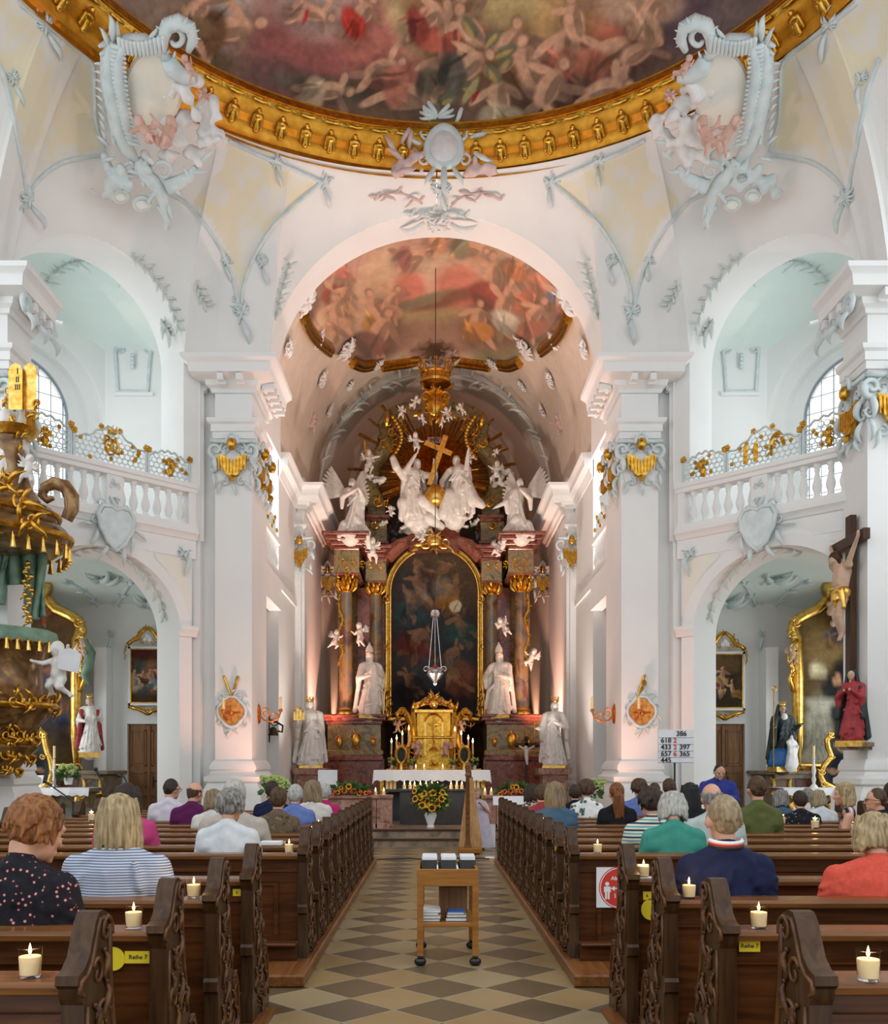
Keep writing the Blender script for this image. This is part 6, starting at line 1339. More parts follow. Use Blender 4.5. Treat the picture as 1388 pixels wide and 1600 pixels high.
for px, rz in ((653,.4),(697,-.4)): put_putto('small gilded angel standing at the %s foot of the tabernacle' % ('left' if px < 678 else 'right'), px, 1172, 30, 30.4, rz, 0, 0, 95, 'fleshstucco')
# processional crucifix on the right, sanctuary lamp
t = thing('standing_crucifix', 'dark wooden crucifix with white figure on a pole, right of the altar', 'crucifix', P(823,1262,29.0)); f = pxf(29.0)
part(t, 'cross', lambda b: (beam(b, f(823,1262), f(823,1153), .05, .06), beam(b, f(808,1164), f(839,1164), .06, .06), [b.sph(f(x,y),.09,8) for x,y in ((808,1164),(839,1164),(823,1154))]), 'crosswood')
part(t, 'figure', lambda b: (b.cap(f(823,1172,.06),f(823,1181,.06),.07,.055), b.cap(f(823,1182,.06),f(824,1194,.08),.06,.03), b.sph(f(822,1168,.08),.06,8), b.cap(f(822,1172,.05),f(811,1165,.04),.03,.02), b.cap(f(824,1172,.05),f(836,1165,.04),.03,.02)), 'statue', None, 180)
t = thing('sanctuary_lamp', 'ornate silver sanctuary lamp hanging before the altar painting', 'lamp', P(680,1075,26)); d = 26; f = pxf(d); c = P(680,1052,d)
part(t, 'bowl', lambda b: (b.lathe([(0,-.36),(.03,-.34),(.06,-.28),(.05,-.24),(.14,-.15),(.24,-.02),(.20,.03),(.27,.08),(.22,.12),(.20,.11)], c, 24), [scroll(b,f,680+s*k,1050-k*.3,5.5,1.3,PI/2+s,s,.2) for s in (-1,1) for k in (7,14)], spray(b,f,680,1050,10,90,5,120)), 'silver')
part(t, 'canopy', lambda b: b.lathe([(.02,.18),(.10,.14),(.13,.06),(.11,.0),(.14,-.03),(.0,-.02)], P(680,962,d), 18), 'silver')
part(t, 'chains', lambda b: [b.tube([c+V(.2*math.cos(a),.2*math.sin(a),.1), P(680,962,d)+V(.05*math.cos(a),.05*math.sin(a),0)],.008,5) for a in (PI/2,PI*7/6,PI*11/6)], 'silver')
part(t, 'red_glass', lambda b: b.lathe([(0,.08),(.05,.08),(.06,.22),(.04,.23)], c, 12), 'red_cloth')
part(t, 'suspension_cord', lambda b: b.tube([P(680,956,d), P(681,379,d)],.012,5), 'iron')
# ---------------------------------------------------------------- stucco of the domed bay
def mpx(px): return 1366-px
def surf(pts, n=6, bv=None):                     # smooth photo polyline dropped onto the vault surfaces
    P2 = [Vector((x, y, 0)) for x, y in pts]; o = []
    for i in range(len(P2)-1):
        a = P2[max(0,i-1)]; b = P2[i]; c = P2[i+1]; d = P2[min(len(P2)-1,i+2)]
        for k in range(n):
            t = k/n; o.append(.5*((2*b)+(c-a)*t+(2*a-5*b+4*c-d)*t*t+(3*b-a-3*c+d)*t**3))
    o.append(P2[-1]); r = []
    for p in o:
        h, nn = hit(p.x, p.y, .01, bv)
        if h is not None and (not r or (h-r[-1]).length < 1.2): r.append(h)
    return r
def sframe(px, py, bv=None, back=.0, fallback=18.5):
    h, n = hit(px, py, back, bv)
    if h is None: h, n = P(px, py, fallback), V(0,-1,0)
    u = V(1,0,0)-n*n.x; u.normalize(); return frame_at(h, u, n), h
LINES = [[(378,474),(381,445),(398,400),(428,352),(465,316),(505,284)],[(505,284),(468,268),(430,252),(392,236),(358,219)],[(372,474),(362,432),(346,392),(320,350),(290,316),(262,302)],
         [(161,242),(128,246),(92,256),(62,278),(42,304)],[(42,304),(30,240),(14,150),(-6,90)],[(30,4),(70,36),(110,68),(144,98),(148,150),(150,190),(163,236)]]
mb = MB()
for L in LINES: mb.tube(surf(L), .042, 6)
for s, g in (('left', mb), ('right', mb.mir())): o = struct('trim_moulding_'+s, g, 'stucco', ang=60)
mb = MB()                                         # inner roll mouldings on the bay arches
for off, r in ((.16,.035),(.42,.05)):
    mb.tube([diag(2.05-(1.85+off)*math.cos(PI*i/40), ZS+(1.8+off)*math.sin(PI*i/40), -.01-off*.0) for i in range(2,39)], r, 6)
for s, g in (('right', mb), ('left', mb.mir())): struct('trim_roll_'+s, g, 'white', ang=60)
TUFT = [(378,486,.42,'pilaster foot of the pendentive'),(506,283,.34,'corner beside the choir arch'),(430,251,.30,'middle of the upper band'),(42,306,.40,'outer end of the bay arch'),(70,36,.34,'upper band near the edge'),(20,120,.26,'outer band at the picture edge'),(410,408,.3,'flank of the choir arch'),(352,406,.26,'flank of the bay arch')]
for (x, y, s, lb) in TUFT:
    for sd in (0, 1):
        f, h = sframe(x if not sd else mpx(x), y); b = MB(); rocaille(b, f, 0, 0, s, int(x)); leaf(b, f, 0, -s*.4, s*1.3, -90, .2); tag(b.build('stucco_ornament', 'stucco', None, 180), 'pale blue stucco tuft at the %s, %s side' % (lb, ('left','right')[sd]), 'ornament')
# vine reliefs running along arches and vaults
def vine(lb, pts, s, m='relief', seed=0, bv=None, r=.02):
    for sd in (0, 1):
        q = random.Random(seed); p2 = [(x if not sd else mpx(x), y) for x, y in pts]; S_ = surf(p2, 8, bv)
        if len(S_) < 3: continue
        b = MB(); b.tube(S_, r, 5)
        for i in range(1, len(S_)-1, 2):
            t = (S_[i+1]-S_[i-1]).normalized(); n = (CAMP-S_[i]).normalized(); n = (n-t*n.dot(t)).normalized(); f = frame_at(S_[i], t, n); a = 50*(1 if (i//2)%2 else -1)+q.uniform(-15,15); leaf(b, f, 0, 0, s, a, .24, .7); 
            if i % 4 == 1: scroll(b, f, 0, s*.25*(-1 if a > 0 else 1), s*.3, 1.2, 0, 1 if a > 0 else -1, .16)
        tag(b.build('vine_relief', m, None, 180), 'stucco vine relief %s, %s side' % (lb, ('left','right')[sd]), 'ornament')
GB = MB().join(GV).join(GV.mir()).bvh()
vine('across the crown of the gallery vault', [(70,440),(92,418),(118,408),(146,408),(176,420),(204,446)], .36, 'relief', 1, GB)
vine('hanging at the inner springing of the gallery vault', [(252,500),(262,512),(268,524)], .34, 'relief', 2)
vine('on the soffit of the gallery arch', [(205,398),(232,422),(254,452),(270,486),(281,516)], .2, 'relief', 3)
vine('on the haunch of the bay arch', [(306,440),(314,460),(322,478)], .2, 'relief', 4)
vine('on the soffit of the chapel arch', [(112,862),(140,856),(175,860),(205,876),(230,900),(250,935),(258,965)], .26, 'relief', 5)
vine('left along the choir arch haunch', [(430,500),(436,470),(444,440),(452,410)], .26, 'relief', 6)
# niche with rocaille frame on the gallery back wall
for sd in (0,1):
    X = (lambda x: x) if not sd else mpx; b = MB(); pts = [P(X(x),y,23.57) for x, y in ((184,612),(182,575),(180,548),(186,534),(198,530),(208,522),(218,530),(230,534),(236,548),(233,575),(231,612),(184,612))]; b.tube(pts, .045, 6, closed=True)
    f = pxf(23.57); spray(b, f, X(208), 530, 26, -90, 5, 120, w=.14); leaf(b, f, X(203), 520, 36, -85, .14)
    for (x, y) in ((188,545),(230,545),(196,532),(222,532)): scroll(b, f, X(x), y, 7, 1.2, 0, 1, .2)
    for k in range(4): b.sph(f(X(207), 555+k*6, .05), .06, 6)
    tag(b.build('niche_frame', 'stucco', None, 180), 'pale blue rocaille niche frame on the gallery back wall, %s side' % ('left','right')[sd], 'ornament')
    b = MB(); b.box(min(P(X(178),0,23.5).x,P(X(238),0,23.5).x),max(P(X(178),0,23.5).x,P(X(238),0,23.5).x),23.52,23.62,P(0,617,23.5).z,P(0,612,23.5).z); struct('trim_3%d' % sd, b, 'white')
# big cartouches with cherubs over the diagonal bays
def big_cartouche(sd):
    side = ('left','right')[sd]; X = (lambda x: x) if not sd else mpx; sg = -1 if sd else 1
    dd = lambda y: 15.9+(y-40)*(18.9-15.9)/300.0
    f = lambda a, b, h=0: P(X(a), b, dd(b)-.25-h)
    t = thing('stucco_cartouche', 'large pale blue rocaille cartouche with cherubs at the dome rim, %s side' % side, 'cartouche', f(235,250))
    b = MB()
    b.tube([f(x,y) for x,y in ((176,62),(170,90),(172,125),(180,165),(186,200),(198,232),(214,254))], [.08,.14,.17,.18,.17,.14,.07], 8)
    b.tube([f(x,y,.1) for x,y in ((190,72),(184,100),(186,130),(192,165),(198,196),(208,222))], [.05,.09,.1,.1,.09,.05], 6)
    b.tube([f(x,y) for x,y in ((178,80),(200,66),(226,66),(248,76),(262,92))], [.09,.13,.13,.11,.08], 8)
    for k in range(13): b.cap(f(168+k*.8,66+k*12), f(156+k*1.8,72+k*12.6,.1), .06, .03, 6)
    for k in range(22):
        u = k/21; x, y = 186+26*u*u, 72+150*u; b.cap(f(x-10,y,.12), f(x+9-4*u,y+5,.10), .045, .03, 6)
    for k in range(12): x = 186+k*6.2; b.cap(f(x,60+8*math.sin(k*.28+.2),.12), f(x+2,80+6*math.sin(k*.3),.10), .045, .03, 6)
    for k in range(14): q0 = k/13*2*PI*.8-.4; leaf(b,f,276+24*math.cos(q0),58-22*math.sin(q0),14,-math.degrees(q0),.22,.4)
    for k in range(10): leaf(b,f,[210,300,316,180,240,286,200,262,322,170][k],[252,270,252,246,300,262,284,338,226,226][k],24,[60,-20,-60,150,100,40,170,80,-30,200][k],.2,.6)
    leaf(b,f,178,66,44,-112,.2,.6); leaf(b,f,172,72,34,-130,.2,.5); leaf(b,f,184,62,30,-80,.22,-.5); leaf(b,f,232,64,26,-70,.22,.6)
    scroll(b,f,272,62,27,1.05,PI*.75,1,.24); b.tube([f(x,y) for x,y in ((252,86),(254,58),(262,40),(280,34),(298,44),(302,62),(294,80))],[.09,.11,.12,.12,.11,.09,.05],8)
    for a in (-100,-70,-40,-10): leaf(b,f,282,46,22,a,.2,.5)
    b.tube([f(x,y) for x,y in ((262,92),(270,108),(288,120),(308,124))],[.14,.16,.12,.06],8)
    for k in range(9): a = 120-k*30; leaf(b,f,166,100+k*15,20,170+8*k,.2,.5)
    scroll(b,f,205,262,16,1.2,0,1,.2); scroll(b,f,255,268,18,1.3,PI,1,.2); b.tube([f(x,y) for x,y in ((214,250),(224,268),(240,285),(252,300),(258,325),(262,345),(266,358))],[.10,.13,.14,.12,.10,.07,.03],8); b.tube([f(x,y) for x,y in ((262,344),(255,330),(246,322))],[.06,.07,.03],6)
    b.tube([f(x,y) for x,y in ((306,262),(296,276),(280,286),(262,292))],[.06,.1,.13,.14],8)
    for (x,y,an) in ((246,292,100),(262,318,60),(256,300,150),(240,280,190),(268,290,30),(222,270,170)): leaf(b,f,x,y,26,an,.2,.6)
    for (x,y,r) in ((189,306,11),(222,318,12)): b.tube([f(x+r*math.cos(a),y+r*.8*math.sin(a)) for a in [TAU*i/16 for i in range(16)]],.045,6,closed=True)
    b.build('scrollwork', 'stucco', t, 180)
    b = MB(); q = random.Random(6)
    for (x,y,rx,ry) in ((285,135,36,22),(310,165,34,26),(330,185,22,20),(318,215,30,26),(300,240,34,24),(262,140,24,14),(335,210,18,18),(280,190,40,36),(250,245,30,22)):
        cloud(b, f(x,y,-.1), rx*.0125, ry*.0125, .28, 7, int(x+y))
    blob('cloud_field', b, .05, 'stuccowhite', t, 2)
    b = MB()
    for (x,y,rx,ry) in ((185,262,30,22),(170,285,24,18),(205,280,26,20),(160,300,20,14),(225,262,24,14)): cloud(b, f(x,y), rx*.0125, ry*.0125, .3, 7, int(x+y))
    blob('lower_clouds', b, .05, 'stucco', t, 2)
    b = MB(); b.loft([[f(240+46*k*math.cos(a),140+62*k*math.sin(a),h) for a in [TAU*i/28 for i in range(28)]] for k, h in ((1,-.35),(1,-.05),(.9,0))]); b.build('cream_field', 'cream', t)
    b = MB()
    for (x,y,r) in ((189,306,10),(222,318,11)): b.sph(f(x,y),(r*.012,.06,r*.0105),12)
    b.build('cream_medallions', 'cream', t)
    for i, (x, y, h, rz, ry, lb) in enumerate(((230,210,66,.4,-.5,'left of the pair'),(262,214,74,-.3,.15,'right of the pair'),(318,150,34,.5,.3,'peeping from the cloud'),(296,108,44,.8,-.4,'rose-tinted one under the top scroll'))):
        put_putto('flesh-toned cherub on the %s dome-rim cartouche, %s' % (side, lb), X(x), y, h, dd(y)-.75, rz*sg, -.25, ry*sg, 30+i+sd*7, 'fleshstucco', wings=(i == 2))
    return t
big_cartouche(0); big_cartouche(1)
def mid_cartouche():
    f = lambda a, b, h=0: P(a, b, 19.55-h); t = thing('stucco_cartouche', 'white shield cartouche with scrolls at the middle of the dome rim', 'cartouche', f(692,250))
    b = MB(); b.loft([[f(694+22*k*math.cos(a)*(1+.12*math.sin(a)),229+26*k*math.sin(a),h) for a in [TAU*i/32 for i in range(32)]] for k, h in ((1.05,-.2),(1.05,.05),(.9,.16),(.5,.22),(.02,.24))]); b.build('shield', 'stuccowhite', t, 60)
    b = MB(); b.tube([f(694+25*math.cos(a)*(1+.12*math.sin(a)),229+29*math.sin(a),.05) for a in [TAU*i/32 for i in range(32)]],.09,8,closed=True)
    scroll(b,f,668,206,14,1.3,.5,1,.2); scroll(b,f,720,206,14,1.3,PI-.5,-1,.2); scroll(b,f,664,250,12,1.2,-.5,-1,.2); scroll(b,f,726,250,12,1.2,PI+.5,1,.2)
    spray(b,f,684,186,44,-95,7,120,w=.15); leaf(b,f,672,190,34,-130,.2,.6); leaf(b,f,712,192,34,-50,.2,-.6); leaf(b,f,694,256,50,88,.18,.1); leaf(b,f,680,260,34,110,.2,.4); leaf(b,f,708,260,34,70,.2,-.4); leaf(b,f,735,215,30,-30,.2); leaf(b,f,740,240,34,10,.2); leaf(b,f,660,226,26,190,.2)
    for k in range(8): leaf(b,f,650+k*12,186-10*math.sin(k*.45),18,-90+(k-4)*12,.22)
    b.build('scrollwork', 'stucco', t, 180)
    b = MB()
    for (x,y,rx) in ((640,262,30),(615,268,22),(655,240,22),(745,262,26),(765,266,18)): cloud(b, f(x,y,-.05), rx*.0125, rx*.010, .2, 8, int(x))
    blob('clouds', b, .05, 'pinkstucco', t, 2)
    b = MB(); 
    for (x,y,an) in ((628,225,-80),(640,232,-100),(620,238,-140),(650,262,150),(632,250,200)): leaf(b,f,x,y,34,an,.2,.6)
    b.build('rose_leaves', 'pinkstucco', t, 180)
    b = MB(); f2, h = sframe(690,300); rocaille(b,f2,0,.1,.5,3); leaf(b,f2,0,0,.5,-90,.2); b.build('drop', 'stucco', t, 180)
mid_cartouche()
for sd in (0,1):
    X = (lambda x: x) if not sd else mpx
    for i, pts in enumerate(([(585,312),(610,300),(640,306),(660,318)],[(640,338),(665,330),(690,334)])):
        S_ = surf([(X(x),y) for x,y in pts], 6); b = MB()
        for k in range(0, len(S_)-1, 2): 
            n = (CAMP-S_[k]).normalized(); f = frame_at(S_[k], (1,0,0), n); leaf(b,f,0,0,.28,[30,150,-40,200][k//2%4],.2,.7)
        if S_: b.tube(S_, .025, 5); tag(b.build('vine_relief', 'pinkstucco' if i == 0 else 'relief', None, 180), 'leaf relief over the choir arch crown, %s row, %s side' % (('upper','lower')[i], ('left','right')[sd]), 'ornament')
# gilded frame pieces and white stucco round the choir fresco
def gold_seg(lb, pts):
    for sd in (0,1):
        S_ = surf([(x if not sd else mpx(x)-3, y) for x, y in pts], 6, VB); b = MB()
        if len(S_) < 3: continue
        S2 = [p+(CAMP-p).normalized()*.1 for p in S_]
        for o, r in ((0,.16),(.16,.09),(-.16,.08)): b.tube([p+V(0,0,o) for p in S2], r, 8)
        tag(b.build('gilded_frame_piece', 'gold', None, 60), 'gilded frame piece %s of the choir fresco, %s side' % (lb, ('left','right')[sd]), 'frame')
gold_seg('at the flank', [(474,492),(482,512),(496,530),(516,546)]); gold_seg('at the lower corner', [(550,564),(566,570),(582,568)]); gold_seg('along the bottom', [(598,570),(625,566),(655,562)])
for sd in (0,1):
    X = (lambda x: x) if not sd else (lambda x: mpx(x)-3)
    for (x, y, s, lb) in ((540,540,.75,'lower corner'),(474,462,.8,'upper flank'),(494,528,.5,'flank'),(590,566,.45,'bottom edge'),(446,540,.5,'springing of the choir arch'),(440,470,.4,'edge of the choir arch'),(500,590,.5,'haunch below the fresco'),(545,600,.4,'apse arch haunch'),(512,640,.4,'apse arch springing')):
        f, h = sframe(X(x), y, VB, .08, 27); b = MB(); rocaille(b, f, 0, 0, s, int(x), 2); spray(b,f,0,0,s*.7,40 if sd else 140,4,80); scroll(b,f,0,-s*.2,s*.3,1.3,0,1,.25)
        tag(b.build('stucco_ornament', 'stuccowhite', None, 180), 'white stucco rocaille by the choir fresco at the %s, %s side' % (lb, ('left','right')[sd]), 'ornament')
f, h = sframe(679, 560, VB, .15, 27); b = MB(); rocaille(b,f,0,0,.9,5,2); spray(b,f,0,-.2,.8,-90,5,120); leaf(b,f,-.3,0,.7,160,.2); leaf(b,f,.3,0,.7,20,.2); tag(b.build('stucco_ornament', 'stuccowhite', None, 180), 'white stucco cartouche under the middle of the choir fresco', 'ornament')
put_putto('white-rose cherub standing at the lower middle of the choir fresco', 700, 556, 46, h.y-.5, -.3, 0, .2, 71, 'pinkstucco')
put_putto('small stucco cherub at the left springing of the apse vault', 488, 661, 34, 29.5, .5, 0, .3, 72, 'pinkstucco'); put_putto('small stucco cherub at the right springing of the apse vault', 876, 664, 38, 29.5, -.5, 0, -.3, 73, 'pinkstucco')
put_putto('stucco cherub with raised arm at the right flank of the choir fresco', 878, 478, 44, 26.5, -.4, 0, .3, 74, 'pinkstucco'); put_putto('stucco cherub at the left flank of the choir fresco', 470, 470, 36, 26.5, .4, 0, -.3, 75, 'pinkstucco')
f, h = sframe(684, 345, None, .1, 21); b = MB(); rocaille(b,f,0,.12,.55,9,2); leaf(b,f,-.3,.1,.6,190,.2); leaf(b,f,.3,.1,.6,-10,.2); tag(b.build('stucco_ornament', 'stuccowhite', None, 180), 'small white stucco keystone tuft at the crown of the choir arch', 'ornament')
# grey vine on the apse arch
for sd in (0,1):
    X = (lambda x: x) if not sd else (lambda x: mpx(x)-3); b = MB(); pts = [P(X(x),y,32.9) for x,y in ((500,722),(508,700),(520,678),(536,655),(556,632),(580,612),(610,596),(640,586),(668,582))]; b.tube(pts, .03, 5)
    for i in range(len(pts)-1):
        for k in (0,.5):
            p = pts[i].lerp(pts[i+1],k); g = frame_at(p, (pts[i+1]-pts[i]), (0,-1,0)); leaf(b,g,0,0,.5,60*(1 if (i+int(k*2))%2 else -1),.2,.7)
    tag(b.build('vine_relief', 'relief', None, 180), 'grey leaf garland around the apse arch, %s half' % ('left','right')[sd], 'ornament')
# ---------------------------------------------------------------- pilaster capitals with gilded hearts
def capital(lb, o, u, n, w, h=1.0):
    f = frame_at(o, u, n); t = thing('capital', lb, 'capital', o, 0, None)
    b = MB()
    for s in (-1,1):
        scroll(b,f,s*w*.46,h*.80,h*.20,1.4,PI/2+s*PI*.5,s,.26); scroll(b,f,s*w*.52,h*.42,h*.10,1.3,0,s,.28); scroll(b,f,s*w*.20,h*.83,h*.13,1.2,PI/2,-s,.22); leaf(b,f,s*w*.46,h*.66,h*.36,-90+s*12,.26); leaf(b,f,s*w*.3,h*.12,h*.3,-60 if s > 0 else -120,.22); leaf(b,f,s*w*.5,h*.3,h*.34,-100,.22); scroll(b,f,s*w*.22,h*.12,h*.10,1.2,PI/2,s,.24)
    b.tube([f(-w*.6,h*1.0),f(-w*.2,h*.97,.05),f(0,h*1.06,.1),f(w*.2,h*.97,.05),f(w*.6,h*1.0)],.05,6); b.tube([f(-w*.16,h*.9,.12),f(-w*.12,h*1.06,.12),f(0,h*1.14,.12),f(w*.12,h*1.06,.12),f(w*.16,h*.9,.12)],.04,6); leaf(b,f,0,h*.1,h*.3,-90,.2)
    b.build('scrollwork', 'stucco', t, 180)
    b = MB(); hp_ = [(0,.20),(.13,.24),(.18,.32),(.30,.5),(.34,.68),(.22,.66),(.10,.62),(0,.44),(-.10,.62),(-.22,.66),(-.34,.68),(-.30,.5),(-.18,.32),(-.13,.24)]
    b.prism([(x*w*1.15, z*h) for x, z in hp_], .02, .10, lambda a, c, hh: f(a, c, hh))
    for k in range(-4,5): b.tube([f(k*w*.085,h*(.27+.02*abs(k)),.11),f(k*w*.09,h*(.56+.02*abs(k)),.11)],.018,5)
    b.sph(f(0,h*.88,.16),(.10,.10,.14),10); b.sph(f(0,h*.16,.12),(.08,.08,.08),8); b.build('gilded_heart', 'gold', t)
    return t
for sd in (0,1):
    sg = 1 if sd else -1; sn = ('left','right')[sd]
    capital('pale blue capital with gilded heart on the front of the %s choir pier' % sn, V(XC+sg*4.42,20.56,7.55), (1,0,0), (0,-1,0), .82, 1.0)
    capital('capital on the inner flank of the %s choir pier' % sn, V(XC+sg*3.98,21.1,7.55), (0,1,0), (-sg,0,0), .6, 1.0); capital('rear capital on the inner flank of the %s choir pier' % sn, V(XC+sg*3.98,22.0,7.55), (0,1,0), (-sg,0,0), .6, 1.0)
    capital('capital on the inner flank of the %s nave pier' % sn, V(XC+sg*7.68,17.5,7.35), (0,1,0), (-sg,0,0), .8, 1.15); capital('capital on the front of the %s nave pier at the picture edge' % sn, V(XC+sg*8.15,16.95,7.35), (1,0,0), (0,-1,0), .8, 1.15)
    capital('small capital with gilded heart on the %s rear choir pilaster' % sn, V(XC+sg*4.0,27.93,7.25), (1,0,0), (0,-1,0), .62, 1.0); 
    capital('small capital beside the %s flank of the high altar' % sn, V(XC+sg*3.72,32.9,7.35), (1,0,0), (0,-1,0), .55, 1.1)
    # rocaille scrolls in the cornice soffit of the nave pier
    b = MB(); f = frame_at(V(XC+sg*7.35,17.4,9.72), (0,1,0), (-sg,0,0))
    for k in range(3): scroll(b,f,-.5+k*.55,0,.2,1.3,0,1,.3); leaf(b,f,-.5+k*.55,-.1,.35,-60,.25)
    tag(b.build('cornice_ornament', 'stucco', None, 180), 'pale blue scrolls under the cornice of the %s nave pier' % sn, 'ornament')
    # apostle cartouche, crossed staves and candle sconce on the choir pier
    c = V(XC+sg*4.45,20.58,H+(CY-1112)*20.58/F); f = frame_at(c, (1,0,0), (0,-1,0)); t = thing('apostle_plaque', 'copper-gold quatrefoil plaque in blue stucco frame on the %s choir pier' % sn, 'plaque', c)
    b = MB(); b.prism([(.235*(1+.14*abs(math.cos(2*a)))*math.cos(a), .25*(1+.14*abs(math.cos(2*a)))*math.sin(a)) for a in [TAU*i/40 for i in range(40)]], .0, .06, lambda p, q_, h: f(p,q_,h)); b.cap(f(0,-.18,.07),f(0,.12,.07),.02,.02,6); b.cap(f(-.18,-.02,.07),f(.18,-.02,.07),.02,.02,6); b.sph(f(0,-.02,.07),.06,8); b.build('plaque', 'copper', t)
    b = MB(); b.tube([f(.27*(1+.14*abs(math.cos(2*a)))*math.cos(a), .29*(1+.14*abs(math.cos(2*a)))*math.sin(a),.03) for a in [TAU*i/40 for i in range(40)]],.04,6,closed=True)
    for s in (-1,1): scroll(b,f,s*.3,.1,.09,1.2,0,s,.2); scroll(b,f,s*.22,.32,.1,1.2,0,s,.2); scroll(b,f,s*.24,-.26,.09,1.2,0,-s,.2); leaf(b,f,s*.34,-.04,.22,-70 if s > 0 else -110,.2)
    spray(b,f,0,.34,.22,90,3,60); spray(b,f,0,-.34,.26,-90,3,50); b.build('stucco_frame', 'stucco', t, 180)
    b = MB(); 
    if sg < 0: b.cap(f(-.02,.36,.05),f(-.16,.75,.05),.025,.035,8); b.cap(f(.02,.36,.05),f(.14,.75,.05),.025,.035,8)
    else: b.cap(f(-.1,.3,.05),f(.06,.78,.05),.022,.03,8); b.sph(f(.04,.62,.08),.07,8); b.sph(f(.0,.5,.06),.05,8)
    b.build('crossed_staves', 'gold', t)
    t2 = thing('candle_sconce', 'curled gilt candle sconce with white candle on the front of the %s choir pier' % sn, 'sconce', f(-.10,-.1,.1))
    b = MB(); b.tube([f(-.12,-.12,.06),f(-.12,-.18,.2),f(-.12,-.08,.3),f(-.12,.0,.3)],.02,6); b.sph(f(-.12,.0,.3),.05,8); b.build('arm', 'copper', t2); b = MB(); b.cap(f(-.12,.04,.3),f(-.12,.26,.3),.032,.030,10); b.build('candle', 'wax', t2)
    g = frame_at(V(XC+sg*4.02,21.4,c.z), (-sg,0,0), (0,-1,0)); t3 = thing('candle_sconce', 'scrolled gilt candle sconce on the inner flank of the %s choir pier' % sn, 'sconce', g(.1,0))
    b = MB(); scroll(b,g,.16,.02,.13,1.4,PI,-1,.14); scroll(b,g,.34,-.08,.11,1.4,0,1,.14); b.tube([g(.0,.0),g(.12,-.14),g(.3,-.18),g(.46,-.08),g(.5,.06)],.022,6); b.sph(g(.5,.08),.05,8); b.sph(g(0,.0),(.05,.2,.24),10); b.build('arm', 'copper', t3); b = MB(); b.cap(g(.5,.12),g(.5,.36),.032,.03,10); b.build('candle', 'wax', t3)
t = thing('wall_bell', 'wrought iron bell bracket on the left choir wall', 'bell', P(428,1140,24.6)); f = pxf(24.6)
part(t, 'bracket', lambda b: (b.tube([f(421,1125),f(432,1128),f(442,1134),f(441,1144),f(434,1142)],.03,6), scroll(b,f,428,1128,7,1.3,0,1,.15), b.tube([f(421,1160),f(421,1118)],.02,6)), 'iron'); part(t, 'bell', lambda b: b.lathe([(.0,-.02),(.14,-.02),(.12,.04),(.08,.16),(.04,.2),(0,.21)], P(427,1148,24.55), 14), 'iron')
t = thing('loudspeaker', 'small slanted box speaker on the right choir pier', 'speaker', P(944,782,20.9)); b = MB(); b.loft([[P(x,y,20.9+k) for x,y in ((936,778),(950,768),(952,792),(937,782))] for k in (0,.3)]); b.build('case', 'white', t)
